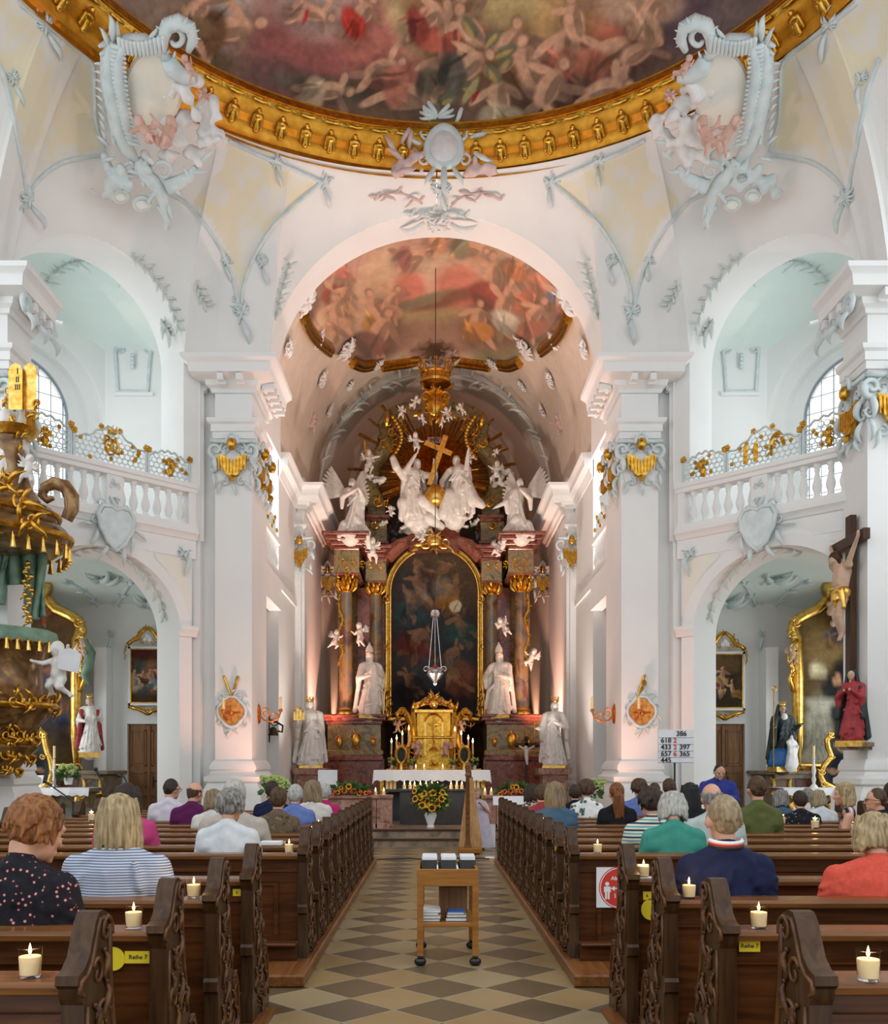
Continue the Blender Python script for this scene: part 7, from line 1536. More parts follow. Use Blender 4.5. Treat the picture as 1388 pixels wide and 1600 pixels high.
# ---------------------------------------------------------------- galleries: balusters, rails, shell shields, gilded grilles
def gallery(sd):
    sn = ('left','right')[sd]; mm = (lambda b: b) if sd else (lambda b: b.mir())
    t = thing('balustrade', 'white balustrade with vase balusters on the %s gallery' % sn, 'balustrade', mm(MB().add([diag(2.05,6.58)],[])).v[0])
    def bd(nm, b, m, par=t, ang=38): return mm(b).build(nm, m, par, ang)
    b = MB(); b.loft([[diag(s,z,o) for o,z in ((-.16,7.36),(-.16,7.44),(-.20,7.46),(-.20,7.55),(.16,7.55),(.16,7.36))] for s in (-.05,4.15)]); bd('handrail', b, 'white')
    b = MB(); b.loft([[diag(s,z,o) for o,z in ((-.14,6.58),(-.14,6.68),(.14,6.68),(.14,6.58))] for s in (-.05,4.15)]); bd('plinth', b, 'white')
    for s0, s1 in ((-.02,.14),(1.66,2.0),(3.7,4.0)):
        b = MB(); b.loft([[diag(s,z,o) for o in (-.13,.12) for z in ((6.68,7.36) if o < 0 else (7.36,6.68))] for s in (s0,s1)]); p = bd('pedestal', b, 'white')
    b = MB(); f = frame_at(diag(1.83,7.02,-.14), DU, -DN); scroll(b,f,-.07,.1,.06,1.2,0,1,.2); scroll(b,f,.07,.1,.06,1.2,PI,-1,.2); spray(b,f,0,-.1,.16,-90,3,80); spray(b,f,0,.14,.14,90,3,80); bd('pedestal_ornament', b, 'stucco', t, 180)
    for k in range(6): 
        for base in (.30, 2.16):
            s = base+k*.265; c = diag(s, 6.68); b = MB()
            if s < 3.66:
                b.lathe([(.075,0),(.075,.05),(.05,.08),(.09,.20),(.095,.26),(.06,.40),(.042,.5),(.06,.55),(.045,.58),(.075,.62),(.075,.68)], c, 10); mm(b).build('baluster', 'white', t, 50)
    # shell shield hanging below the middle
    c = diag(1.83,6.30,-.1); f = frame_at(c, DU, -DN); cb = MB(); hp_ = [(.0,-.42),(.16,-.28),(.30,-.02),(.34,.20),(.26,.34),(.10,.36),(0,.30),(-.10,.36),(-.26,.34),(-.34,.20),(-.30,-.02),(-.16,-.28)]
    cb.prism(hp_, 0, .12, lambda a, b_, h: f(a,b_,h)); t4 = thing('shell_shield', 'pale blue heart-shaped stucco shield over the %s chapel arch' % sn, 'shield', mm(MB().add([c],[])).v[0]); mm(cb).build('field', 'stucco', t4)
    b = MB(); b.tube([f(a*1.12,z*1.12,.1) for a, z in hp_],.045,6,closed=True)
    for s in (-1,1): scroll(b,f,s*.40,.12,.12,1.2,PI/2,s,.2); scroll(b,f,s*.24,.44,.12,1.2,0,s,.2); leaf(b,f,s*.36,-.1,.4,-80 if s > 0 else -100,.2); leaf(b,f,s*.14,-.36,.4,-90+s*20,.2); leaf(b,f,s*.45,0,.3,-20 if s > 0 else 200,.2)
    spray(b,f,0,.36,.3,90,3,80); mm(b).build('scrolled_rim', 'stucco', t4, 180)
    for s0 in (.12, 3.85):
        b = MB(); f = frame_at(diag(s0,6.1,-.03), DU, -DN); rocaille(b,f,.1,-.05,.3,int(s0*10)); leaf(b,f,0,-.1,.45,-90,.2); tag(mm(b).build('stucco_ornament','stucco',None,180), 'blue stucco corner tuft under the %s gallery, %s end' % (sn, 'choir' if s0 < 1 else 'nave'), 'ornament')
    # wrought iron lattice with gilded blossoms
    q = random.Random(12+sd); panels = ((.06,1.02,'choir-side'),(1.08,2.62,'middle'),(2.68,3.75,'nave-side'))
    for i, (a, c_, lb) in enumerate(panels):
        top = lambda s: .44+(.34*math.exp(-((s-(a+c_)/2)/(.42 if i == 1 else .3))**2) if i == 1 else .16*math.sin(PI*(s-a)/(c_-a)))+(.1 if i == 2 else 0)
        t5 = thing('gallery_grille', 'pale lattice grille with gilded blossoms on the %s gallery, %s panel' % (sn, lb), 'grille', mm(MB().add([diag((a+c_)/2,7.56)],[])).v[0])
        b = MB(); n = int((c_-a)/.115)
        for k in range(n):
            s = a+(k+.5)*(c_-a)/n; z = 7.62
            while z < 7.56+top(s)-.06:
                f = frame_at(diag(s+(.05 if int((z-7.6)/.1)%2 else 0),z), DU, -DN); b.tube([f(.06*math.cos(x),.055*math.sin(x)) for x in [TAU*j/7 for j in range(7)]],.011,4,closed=True); z += .1
        b.tube([diag(a+(c_-a)*j/24,7.56+top(a+(c_-a)*j/24)+.025*math.sin(j*1.6)) for j in range(25)],.024,6); b.tube([diag(a,7.56),diag(a,7.56+top(a)+.05)],.03,6); b.tube([diag(c_,7.56),diag(c_,7.56+top(c_)+.05)],.03,6); mm(b).build('lattice', 'stucco', t5, 60)
        b = MB()
        for k in range(10 if i == 1 else 7):
            s = q.uniform(a+.1,c_-.1); f = frame_at(diag(s,7.62+q.uniform(.02,max(.05,top(s)-.08)),-.04), DU, -DN); flower(b,f,0,0,.045)
        f = frame_at(diag((a+c_)/2,7.56+.06,-.05), DU, -DN); hh = .62 if i == 1 else .42
        if i == 1 and sd == 0: b.tube([f(.14*math.cos(x)*(1+.3*math.sin(3*x)),.36+.16*math.sin(2*x)) for x in [TAU*j/40 for j in range(40)]],.022,5,closed=True); scroll(b,f,0,.34,.16,1.3,0,1,.14); scroll(b,f,.06,.28,.14,1.3,PI,1,.14); crown(b, f(0,.60), .09, .12, 6)
        elif i == 1:
            for x0 in (-.34,-.12): b.loft([[f(x0-.05,.06,h),f(x0+.05,.06,h),f(x0+.05,.36,h),f(x0+.03,.44,h),f(x0,.47,h),f(x0-.03,.44,h),f(x0-.05,.36,h)] for h in (0,.03)])
            leaf(b,f,.2,.1,.5,60,.16); flower(b,f,.34,.5,.07); scroll(b,f,.26,.3,.1,1.2,0,1,.2); leaf(b,f,.08,.1,.2,10,.2)
        else: b.lathe([(.0,0),(.07,.02),(.05,.06),(.09,.14),(.05,.2)], f(0,0), 10); [leaf(b,f,0,.18,hh*.5,an,.16,.6) for an in (40,65,90,115,140)]; flower(b,f,0,.34,.06); flower(b,f,-.1,.28,.045); flower(b,f,.1,.28,.045)
        for s in (a, c_): f = frame_at(diag(s,7.56+top(s)+.1,-.02), DU, -DN); flower(b,f,0,0,.07)
        if i == 1: 
            for s in (-.2,.2): f = frame_at(diag((a+c_)/2+s,7.56+top((a+c_)/2+s)+.05), DU, -DN); flower(b,f,0,0,.06)
        mm(b).build('gilded_blossoms', 'gold', t5, 60)
gallery(0); gallery(1)
def choir_gallery(sd):
    sn = ('left','right')[sd]; mm = (lambda b: b) if sd else (lambda b: b.mir()); y0, y1, x = 22.5, 24.95, XC+4.22
    t = thing('balustrade', 'narrow white balustrade with lattice seen through the %s choir opening' % sn, 'balustrade', mm(MB().add([V(x,23.7,6.5)],[])).v[0])
    b = MB(); b.box(x-.12,x+.12,y0,y1,7.3,7.45); b.box(x-.12,x+.12,y0,y1,6.4,6.6); mm(b).build('rails', 'white', t)
    for k in range(9): b = MB(); b.lathe([(.07,0),(.05,.08),(.09,.22),(.045,.5),(.07,.7)], (x,y0+.2+k*.26,6.6), 8); mm(b).build('baluster', 'white', t, 50)
    b = MB()
    for k in range(20):
        for j in range(5): b.tube([V(x,y0+.08+k*.12+.05*math.cos(a),7.52+j*.11+.05*math.sin(a)) for a in [TAU*i/7 for i in range(7)]],.012,4,closed=True)
    mm(b).build('lattice', 'stucco', t)
    b = MB()
    for k in range(9): flower(b, frame_at(V(x-.04,y0+.2+k*.27,7.6+.45*((k*7)%5)/5), (0,1,0), (-1,0,0)), 0, 0, .06)
    mm(b).build('gilded_blossoms', 'gold', t)
choir_gallery(0); choir_gallery(1)
# ---------------------------------------------------------------- side chapels: doors, pictures, altars
def fbox(b, px0, px1, py0, py1, d, d2, bev=0): b.box(P(px0,0,d).x, P(px1,0,d).x, d, d2, P(0,py1,d).z, P(0,py0,d).z, bev=bev)
for sd in (0,1):
    sn = ('left','right')[sd]; x0, x1 = ((-7.70+XC,-6.66+XC),(6.66+XC,7.70+XC))[sd]; t = thing('door_%d' % (sd+1), '', '', ((x0+x1)/2,23.6,0)); t['kind'] = 'structure'
    xm = (x0+x1)/2
    for i, (a, c) in enumerate(((x0,xm-.004),(xm+.004,x1))):
        b = MB(); b.box(a,c,23.70,23.76,0,2.55)
        for (z0,z1) in ((.15,.75),(.95,1.35),(1.5,2.4)):
            for (p,q,r,s) in ((a+.07,c-.07,z0,z0+.03),(a+.07,c-.07,z1-.03,z1),(a+.07,a+.1,z0,z1),(c-.1,c-.07,z0,z1)): b.box(p,q,23.68,23.70,r,s)
            b.box(a+.12,c-.12,23.685,23.70,z0+.06,z1-.06,bev=.01)
        b.build('door_leaf', 'door', t)
    b = MB(); b.box(xm-.03,xm+.03,23.66,23.7,.05,2.5); b.build('cover_strip', 'door', t); b = MB(); b.cap((xm+.12,23.66,1.12),(xm+.2,23.64,1.12),.015,.012,6); b.box(xm+.09,xm+.13,23.67,23.69,1.0,1.24); b.build('handle', 'iron', t)
    d = 23.4; px0, px1, py0, py1 = ((200,262,1010,1102),(1101,1165,1018,1110))[sd]; cx = (px0+px1)/2
    t = thing('framed_picture', 'oil picture in white frame with gilded carved crest, above the %s chapel door' % sn, 'picture', P(cx,py1,d)); S = []
    if sd == 0:
        for v in ((230,1085,40,20,0,(70,52,34)),(222,1060,14,24,0,(70,90,96)),(240,1055,16,26,0,(150,110,80)),(208,1070,12,14,0,(190,170,140)),(252,1050,8,24,0,(130,50,40)),(230,1022,30,10,10,(90,40,34))): S.append((*v,.4,.85))
        S += man(236,1064,26,0,cloth=(120,150,160))+man(212,1060,22,5,cloth=(190,170,140))+man(250,1056,24,-5,cloth=(150,50,44))+man(225,1058,20,8,cloth=(90,60,40))
    else:
        for v in ((1130,1095,36,16,0,(60,46,26)),(1118,1060,20,26,0,(120,80,50)),(1146,1070,14,30,0,(56,52,40)),(1130,1035,30,16,0,(110,84,52)),(1110,1070,8,16,0,(150,40,40))): S.append((*v,.4,.85))
        S += man(1114,1068,24,10,cloth=(150,44,44))+man(1130,1060,26,-10,cloth=(190,150,100))+man(1148,1080,24,-5,cloth=(150,110,60))+man(1122,1088,22,60,cloth=(50,60,50))
    painting('canvas', (px0+5,py0+5,px1-5,py1-5,d), 60, 90, S, ((96,80,56),(64,54,42)), t)
    for nm, k, m, y in (('white_frame',0,'white',d-.02),('gilt_fillet',3.6,'gold',d-.035)):
        b = MB(); w = 3.4 if m == 'white' else 1.4; fbox(b,px0+k,px1-k,py0+k,py0+k+w,y,d+.12); fbox(b,px0+k,px1-k,py1-k-w,py1-k,y,d+.12); fbox(b,px0+k,px0+k+w,py0+k,py1-k,y,d+.12); fbox(b,px1-k-w,px1-k,py0+k,py1-k,y,d+.12); b.build(nm, m, t)
    f = pxf(d-.05); b = MB()
    for s in (-1,1):
        X = lambda x: cx+s*x
        b.tube([f(X(32),py0-3),f(X(24),py0-9),f(X(16),py0-12),f(X(10),py0-22),f(X(0),py0-30)],.05,6)
        for (x,y,r) in ((28,-5,4),(20,-11,5),(12,-20,5),(6,-27,4),(8,-8,5)): scroll(b,f,X(x),py0+y,r,1.3,0,s,.22)
        for (x,y,an) in ((30,-6,-150),(22,-12,-120),(14,-20,-100),(34,-2,90),(35,4,85),(35,12,95)): leaf(b,f,X(x),py0+y,9,an if s > 0 else 180-an,.24)
    spray(b,f,cx,py0-26,9,-90,5,100); b.build('gilded_crest', 'gold', t, 180)
    b = MB(); fq = pxf(d-.04)
    for (x,y) in ((0,-16),(-4,-11),(4,-11)): b.sph(fq(cx+x,py0+y),(.07,.03,.07),10)
    b.build('trefoil', 'white', t)
    b = MB()
    for s in (-1,1):
        b.tube([f(cx+s*30,py1+2),f(cx+s*18,py1+5),f(cx+s*8,py1+9),f(cx,py1+14)],.05,6); scroll(b,f,cx+s*10,py1+7,5,1.3,0,s,.2); scroll(b,f,cx+s*22,py1+4,4,1.3,0,-s,.2); leaf(b,f,cx+s*14,py1+5,10,20 if s > 0 else 160,.22)
    spray(b,f,cx,py1+6,9,90,3,80); b.build('gilded_pendant', 'gold', t, 180)
def side_altar(sd):
    sn = ('left','right')[sd]; X = (lambda x: x) if sd else mpx; d = 22.7; sg = 1 if sd else -1
    t = thing('side_altar', ('side altar in the left chapel with curved gilded frame around a brown painting','side altar in the right chapel with curved gilded frame around a painting of dark-robed kneelers')[sd], 'altar', P(X(1330),1262,d))
    half = [(1345,896),(1322,900),(1306,912),(1296,934),(1278,952),(1256,962),(1243,970),(1240,984),(1247,1000),(1248,1060),(1248,1150),(1247,1200)]; full = [(X(x),y) for x,y in half]+[(X(2690-x),y) for x,y in reversed(half)]
    b = MB(); n = len(full); b.add([P(x,y,d+.12) for x,y in full], [tuple(range(n))]); cv = MB()
    def fn(u, v):
        k = u*(len(half)-1); i = min(int(k),len(half)-2); a = k-i; x = half[i][0]*(1-a)+half[i+1][0]*a; y = half[i][1]*(1-a)+half[i+1][1]*a; return P(X(x+(2690-2*x)*v), y, d+.1)
    cv.grid(fn, 90, 80); px, py = vxy(cv); S = []
    if sd:
        for v in ((1300,960,50,40,0,(96,78,44)),(1290,1020,30,40,0,(112,92,58)),(1305,1090,22,50,0,(20,22,28)),(1320,1060,20,30,0,(22,22,26)),(1278,1150,20,60,0,(128,126,112)),(1285,1100,22,8,0,(150,148,134)),(1276,1048,13,14,0,(150,140,112)),(1275,1046,6,6,0,(190,180,150)),(1310,990,16,12,0,(40,60,96)),(1270,1185,30,14,-20,(150,146,130))): S.append((*v,.35,.9))
        S += [(1308,1064,7,8,0,(160,120,90),.3,.9)]+[(1270+7*k,1150,1.6,40,6,(96,96,86),.4,.7) for k in range(4)]+man(1300,1000,24,30,(120,90,60))
    else:
        for v in ((76,950,40,30,0,(90,60,40)),(60,1010,50,50,0,(70,52,36)),(80,1080,40,50,0,(40,36,36)),(100,1120,16,50,0,(30,28,32)),(90,1040,16,20,0,(130,90,64)),(60,1130,30,30,0,(44,40,46))): S.append((*v,.4,.85))
        S += man(84,1060,44,10,(120,84,60),(60,50,60))+man(100,1120,40,-10,(110,80,60),(40,44,60))+man(70,960,30,40,(130,92,66),(110,60,40))
    o = cv.build('canvas', 'canvas', t, flat=True); colour_mesh(o, paint(px, py, ((112,90,56),(80,64,42)), [(a_,b_,c_,d_,e_,tuple(min(255,int(v*1.3)) for v in f_),g_,h_) for (a_,b_,c_,d_,e_,f_,g_,h_) in S])); b.build('backboard', 'door', t)
    for nm, k, r, m in (('frame',0,.13,'gold2'),('frame_moulding',-6,.06,'gold')):
        b = MB(); cxm = X(1345); pts = [P(x+(k if x > cxm else -k)*(-1), y+(-k*.4 if y < 990 else 0), d-.02) for x, y in full]; b.tube(pts+[pts[0]], r, 8); b.build(nm, m, t, 60)
    f = pxf(d-.15); b = MB()
    for (x,y,w,an) in ((1244,972,8,200),(1238,990,7,120),(1306,912,9,-60),(1318,900,10,-30),(1296,934,6,0),(1246,1200,8,60),(1262,1204,8,20),(1240,1010,6,100),(1236,1034,7,80),(1240,1050,6,90),(1236,1022,7,90)): scroll(b,f,X(x),y,w,1.3,.4,1 if an > 90 else -1,.2); leaf(b,f,X(x),y,w*1.6,an if sd else 180-an,.22)
    b.tube([P(X(x),y,d-.1) for x,y in ((1247,1000),(1236,1010),(1232,1030),(1240,1046),(1234,1062),(1240,1080))],.06,6)
    b.tube([P(X(x),y,d-.2) for x,y in ((1290,925),(1310,918),(1330,914),(1345,913))],.22,8); b.tube([P(X(x),y,d-.2) for x,y in ((1298,936),(1318,930),(1345,928))],.1,8)
    b.build('gilded_carving', 'gold2', t, 180)
    if sd:
        b = MB(); q = random.Random(3)
        for k in range(22): b.sph(P(1296+q.uniform(0,30), 935+k*2.6+q.uniform(-6,6), d-.3), q.uniform(.06,.12), 8)
        b.build('cherub_cluster', 'paleflesh', t, 180)
    b = MB(); fbox(b,X(1202) if sd else X(1400),X(1400) if sd else X(1202),1212,1262,d-.35,23.6); fbox(b,X(1212) if sd else X(1400),X(1400) if sd else X(1212),1210,1216,d-.5,23.6); b.build('predella', 'brownmarble', t)
    b = MB(); fbox(b,min(X(1198),X(1402)),max(X(1198),X(1402)),1204,1210,d-.55,23.6,.02); b.build('predella_cornice', 'brownmarble', t)
    f2 = pxf(d-.4); b = MB(); pts = [(1208,1216),(1222,1214),(1236,1216),(1234,1226),(1236,1240),(1222,1244),(1208,1240),(1210,1226)]; b.tube([f2(X(x),y) for x,y in pts]+[f2(X(1208),1216)],.04,6)
    for (x,y) in ((1208,1216),(1236,1216),(1208,1240),(1236,1240)): scroll(b,f2,X(x),y,4,1.2,0,1,.22)
    b.build('gilded_panel_frame', 'gold2', t)
    b = MB(); fbox(b,min(X(1244),X(1270)),max(X(1244),X(1270)),1218,1238,d-.37,d-.3); b.build('inset_panel', 'redmarble', t)
    # lower S-shaped frame with half figure
    d3 = 21.9; t3 = thing('small_framed_painting', 'low S-curved gilded frame with a half-length dark figure, on the %s side altar table' % sn, 'picture', P(X(1310),1232,d3)); h2 = [(1335,1138),(1318,1140),(1300,1148),(1292,1156),(1294,1168),(1300,1182),(1288,1196),(1282,1212),(1288,1224),(1304,1232),(1340,1234)]
    if sd == 0: h2 = [(1330,1130),(1318,1134),(1304,1140),(1298,1146),(1296,1160),(1292,1176),(1286,1190),(1284,1206),(1288,1222),(1300,1230),(1340,1232)]
    b = MB(); b.tube([P(X(x),y,d3) for x,y in h2],.07,8); f3 = pxf(d3-.06)
    for (x,y,w) in ((1300,1148,6),(1318,1140,7),(1300,1182,5),(1284,1206,6),(1288,1224,6)): scroll(b,f3,X(x),y,w,1.3,0,1,.22); leaf(b,f3,X(x),y,w*1.6,200 if sd else -20,.22)
    b.build('frame', 'gold2', t3, 180)
    cv = MB(); cv.grid(lambda u, v: P(X((lambda k: h2[int(k)][0]*(1-k%1)+h2[min(int(k)+1,10)][0]*(k%1))(u*9.999)*(1-v)+1345*v), (lambda k: h2[int(k)][1]*(1-k%1)+h2[min(int(k)+1,10)][1]*(k%1))(u*9.999), d3+.05), 60, 30); px, py = vxy(cv); xx = 1312 if sd else 54
    o = cv.build('canvas', 'canvas', t3, flat=True); colour_mesh(o, paint(px, py, ((70,70,62),(54,52,46)), [(X(1316),1206,20,30,0,(18,22,32),.3,.95),(X(1316),1170,8,9,0,(150,112,84),.3,.9),(X(1316),1164,9,7,0,(40,30,24),.3,.9),(X(1304),1204,9,4,20,(140,104,80),.3,.9)]))
    tt = thing('side_altar_table', 'white-clothed altar table with gilded scroll legs in the %s chapel' % sn, 'altar table', P(X(1290),1262,21.6)); a, c = sorted((X(1228),X(1400)))
    b = MB(); fbox(b,a,c,1232,1237,21.2,22.2); b.build('table_top', 'brownmarble', tt); b = MB(); x0, x1 = P(a-2,0,21.1).x, P(c,0,21.1).x; b.grid(lambda u,v: V(x0+(x1-x0)*u, (22.2,21.15,21.12-.02*math.sin(u*40))[v if 0 else int(round(v*2))], P(0,1231.5,21.1).z-(0,0,.17+.015*math.sin(u*90))[int(round(v*2))]), 80, 2); b.build('white_cloth', 'linen', tt, 180)
    b = MB(); fbox(b,a+8,c,1238,1262,21.6,22.1); b.build('front', 'olivemarble', tt)
    for px in (X(1240),X(1300)): b = MB(); b.tube([P(px+k,y,21.25) for k,y in ((-4*sg,1240),(4*sg,1246),(5*sg,1252),(-3*sg,1258),(0,1268))],.09,8); f4 = pxf(21.2); scroll(b,f4,px,1243,6,1.3,0,1,.25); b.build('scroll_leg', 'gold2', tt)
    px = X(1272) if sd else 85; b0 = P(px,1231.5,21.5); hh = 66*21.5/F; tc = thing('tall_candle', 'white candle in a tall turned candlestick on the %s side altar' % sn, 'candle', b0)
    b = MB(); b.lathe([(0,0),(.10,0),(.08,.05),(.03,.1),(.05,.2),(.028,.28),(.05,.4),(.03,.5),(.025,.66),(.055,.68),(0,.69)], b0, 14); b.build('candlestick', 'silver' if not sd else 'statue', tc); b = MB(); b.lathe([(0,.68),(.03,.68),(.028,hh),(0,hh)], b0, 8); b.build('wax', 'wax', tc)
side_altar(0); side_altar(1)
def polychrome(lb, px, foot, hp, d, rz, arms, cloak, robe, seed, crownm=None, veil=None, **kw):
    s = hp*d/F; c = P(px, foot, d); T = TM(c, rz, 0, 0, s); t = thing('painted_statue', lb, 'statue', c)
    b = robed(arms, seed, head=False, cape=False, **kw); blob('robe', place_fig(b, T), s/90, robe, t, 1)
    h = MB(); head_prims(h, (0,-.015,.905), .056, kw.get('beard', False), veil is None)
    for sd_, (el, ha) in arms.items(): h.sph(Vector(ha)+V(0,-.01,0), .022, 8)
    h.cap((0,-.01,.80),(0,-.015,.88),.03,.03); blob('head_and_hands', place_fig(h, T), s/120, 'paleflesh', t, 1)
    k = MB(); q = random.Random(seed)
    for sd_ in (-1,1):
        for j in range(7): a = .2+j*.2; k.cap((sd_*.11*math.cos(a*.3), .045+.01*j, .77-.015*j), (sd_*(.20-.025*j), .05+.015*j, .06+q.uniform(0,.1)), .038, .042)
        k.cap((sd_*.13,-.03,.72),(sd_*.17,-.06,.34),.045,.04)
    if veil:
        for j in range(7): a = -1.5+j*.5; k.cap((.05*math.sin(a),.01-.03*-1*math.cos(a)*.6,.955),(.085*math.sin(a),.03+.05*math.cos(a),.74),.026,.034)
    blob('cloak', place_fig(k, T), s/90, cloak, t, 1)
    if crownm: part(t, 'crown', lambda b: crown(b,(0,-.01,.955),.05,.06), crownm, T)
    part(t, 'plinth', lambda b: b.box(-.17,.17,-.14,.14,-.06,.02), 'gold2', T); return t, T
polychrome('painted king statue in a red cloak on the left side altar', 140, 1178, 92, 22.0, .35, {1: ((.17,-.05,.58),(.10,-.19,.62)), -1: ((-.17,-.05,.57),(-.06,-.19,.54))}, 'red_cloth', 'statue', 61, 'gold2', beard=True, wide=1.15)
t, T = polychrome('painted nun statue in black and blue with a staff on the right side altar', 1222, 1200, 102, 22.0, .2, {1: ((.18,-.06,.60),(.20,-.2,.66)), -1: ((-.18,-.05,.58),(-.22,-.16,.62))}, 'dark_cloth', 'dark_cloth', 62, 'gold2', veil=True, wide=1.2)
part(t, 'blue_skirt', lambda b: b.loft([[V(r*1.12*math.cos(a)*(1+.06*math.sin(9*a)),r*.95*math.sin(a)*(1+.06*math.sin(9*a)),z) for a in [TAU*i/48 for i in range(48)]] for r,z in ((.19,.02),(.18,.12),(.165,.24),(.14,.30))]), 'blue_cloth', T, 180); part(t, 'white_collar', lambda b: b.sph((0,-.07,.77),(.055,.045,.07),10), 'statue', T)
part(t, 'crozier', lambda b: (b.cap((-.24,-.17,.0),(-.24,-.17,1.16),.008,.008,6), b.tube([V(-.24+.05*math.cos(a)*(1-k/20),-.17,1.2+.05*math.sin(a)*(1-k/20)) for k, a in enumerate([-PI/2+TAU*1.2*i/16 for i in range(17)])],.01,6)), 'gold2', T)
kb = robed({1: ((.16,-.10,.60),(.03,-.22,.66)), -1: ((-.16,-.10,.60),(-.02,-.22,.66))}, 77, wide=1.35, cape=False); blob('kneeling_child', place_fig(kb, T@TM((.03,-.20,.0), .3, 0, 0, .52)), .03, 'stuccowhite', t, 1); part(t, 'child_hair', lambda b: b.sph((.035,-.182,.487),(.037,.034,.036),10), 'dark_cloth', T)
put_putto('flesh cherub at the frame flank of the right side altar', 1238, 1024, 34, 22.3, .4, 0, .2, 81, 'paleflesh'); put_putto('flesh cherub in green drapery at the frame flank of the left side altar', 131, 1014, 36, 22.3, -.4, 0, -.2, 82, 'paleflesh')
o = MB(); o.tube([P(x,y,22.35) for x,y in ((133,1000),(142,1020),(138,1040),(132,1056),(140,1070))],[.06,.12,.13,.1,.04],8); tag(o.build('drapery', 'green_drape', None, 180), 'green drapery hanging at the flank of the left side altar frame', 'drapery')
pot_plant(107, 1226, 34, 32, 21.4, 'pale green hydrangea in a white pot on the left side altar table', n=14)
o = MB(); p = P(55,1228,21.4); o.add([p+V(-.14,0,0),p+V(.14,0,0),p+V(.14,.12,.24),p+V(-.14,.12,.24),p+V(-.14,.04,0),p+V(.14,.04,0),p+V(.14,.16,.24),p+V(-.14,.16,.24)],[(0,1,2,3),(7,6,5,4),(0,4,5,1),(3,2,6,7),(0,3,7,4),(1,5,6,2)]); tag(o.build('altar_card', 'paper'), 'white open book propped on the left side altar table', 'book')
# blue ribs in the chapel vaults
CBV = MB(); m_ = saucer((7.9,20.9), 3.9, 4.0, 2.15, lambda m: m.x+m.y > 25.8+1.25); CBV.join(m_).join(m_.mir()); CBV = CBV.bvh()
for sd in (0,1):
    X = (lambda x: x) if not sd else mpx; sn = ('left','right')[sd]
    for i, pts in enumerate(([(178,992),(176,970),(186,940),(206,905)],[(172,992),(164,965),(140,930),(100,905)],[(186,985),(200,962),(225,945),(250,945)])):
        S_ = surf([(X(x),y) for x,y in pts], 6, CBV)
        if len(S_) > 3:
            b = MB(); b.tube(S_, .05, 6)
            for k in range(1,len(S_)-1,3): g = frame_at(S_[k],(S_[k+1]-S_[k-1]),(CAMP-S_[k])); leaf(b,g,0,0,.3,50,.2); leaf(b,g,0,0,.3,-50,.2)
            tag(b.build('vault_rib', 'stucco', None, 180), 'pale blue stucco rib %s of the %s chapel vault' % (('rising to the crown','running to the nave arch','running along the back wall')[i], sn), 'rib')
    for (x, y, lb) in ((158,905,'middle'),(232,942,'door side')):
        h, n = hit(X(x), y, .02, CBV)
        if h: f = frame_at(h, (1,0,0), n); b = MB(); rocaille(b,f,0,0,.4,x); spray(b,f,0,0,.6,60,4,90); tag(b.build('stucco_ornament','stucco',None,180), 'blue leaf spray on the %s chapel vault, %s' % (sn, lb), 'ornament')
    b = MB(); f = pxf(23.5); rocaille(b,f,X(174),990,12,4); leaf(b,f,X(174),995,24,90,.2); tag(b.build('stucco_ornament','stucco',None,180), 'blue stucco console at the %s chapel corner' % sn, 'ornament')
# ---------------------------------------------------------------- crucifix on the right nave pier
Xc = 7.70; t = thing('wall_crucifix', 'large carved crucifix with gold loincloth on the right nave pier', 'crucifix', (Xc,17.4,2.2))
b = MB(); b.box(Xc-.07,Xc+.05,17.30,17.50,1.95,6.08,bev=.01); b.box(Xc-.09,Xc+.03,16.72,18.08,5.50,5.70,bev=.01); b.build('cross', 'crosswood', t)
b = MB(); q_ = lambda px, py, d: P(px,py,d)
B0 = V(Xc-.16,17.4,0); zz = lambda y: H+(1200-y)*17.3/F
b.cap(B0+V(0,0,zz(892)),B0+V(-.02,0,zz(912)),.17,.14); b.cap(B0+V(-.02,0,zz(912)),B0+V(-.02,0,zz(932)),.13,.14); b.cap(B0+V(.02,-.2,zz(884)),B0+V(.02,.2,zz(884)),.08,.08)
for k in range(5): b.tube([B0+V(-.12,-.12,zz(896+k*4)),B0+V(-.18,0,zz(898+k*4)),B0+V(-.12,.12,zz(896+k*4))],.018,5)
for s, y in ((-1,16.82),(1,17.98)): b.cap(B0+V(0,s*.2,zz(885)),V(Xc-.14,17.4+s*.36,5.36),.06,.05); b.cap(V(Xc-.14,17.4+s*.36,5.36),V(Xc-.13,y,5.60),.048,.035); b.sph(V(Xc-.14,y,5.63),(.03,.05,.07),8)
for s in (-1,1): b.cap(B0+V(-.02,s*.07,zz(930)),B0+V(-.10,s*.07,zz(962)),.10,.075); b.cap(B0+V(-.10,s*.07,zz(962)),B0+V(-.01,s*.03,zz(988)),.07,.045); b.cap(B0+V(-.01,s*.03,zz(988)),B0+V(-.07,s*.03,zz(999)),.045,.03)
h = MB(); head_prims(h,(0,0,0),.12,True,True); b.join(h, TM(B0+V(-.12,.06,zz(873)), -1.2, .45, .2))
b.cap(B0+V(0,0,zz(886)),B0+V(-.08,.04,zz(878)),.06,.06); blob('figure', b, .022, 'paleflesh', t, 2)
b = MB(); h = MB(); h.sph((0,.03,.04),(.125,.125,.13))
for s in (-1,1): h.cap((s*.1,.0,.03),(s*.11,-.02,-.14),.04,.025)
b.join(h, TM(B0+V(-.12,.06,zz(873)), -1.2, .45, .2)); blob('hair', b, .02, 'crosswood', t, 1)
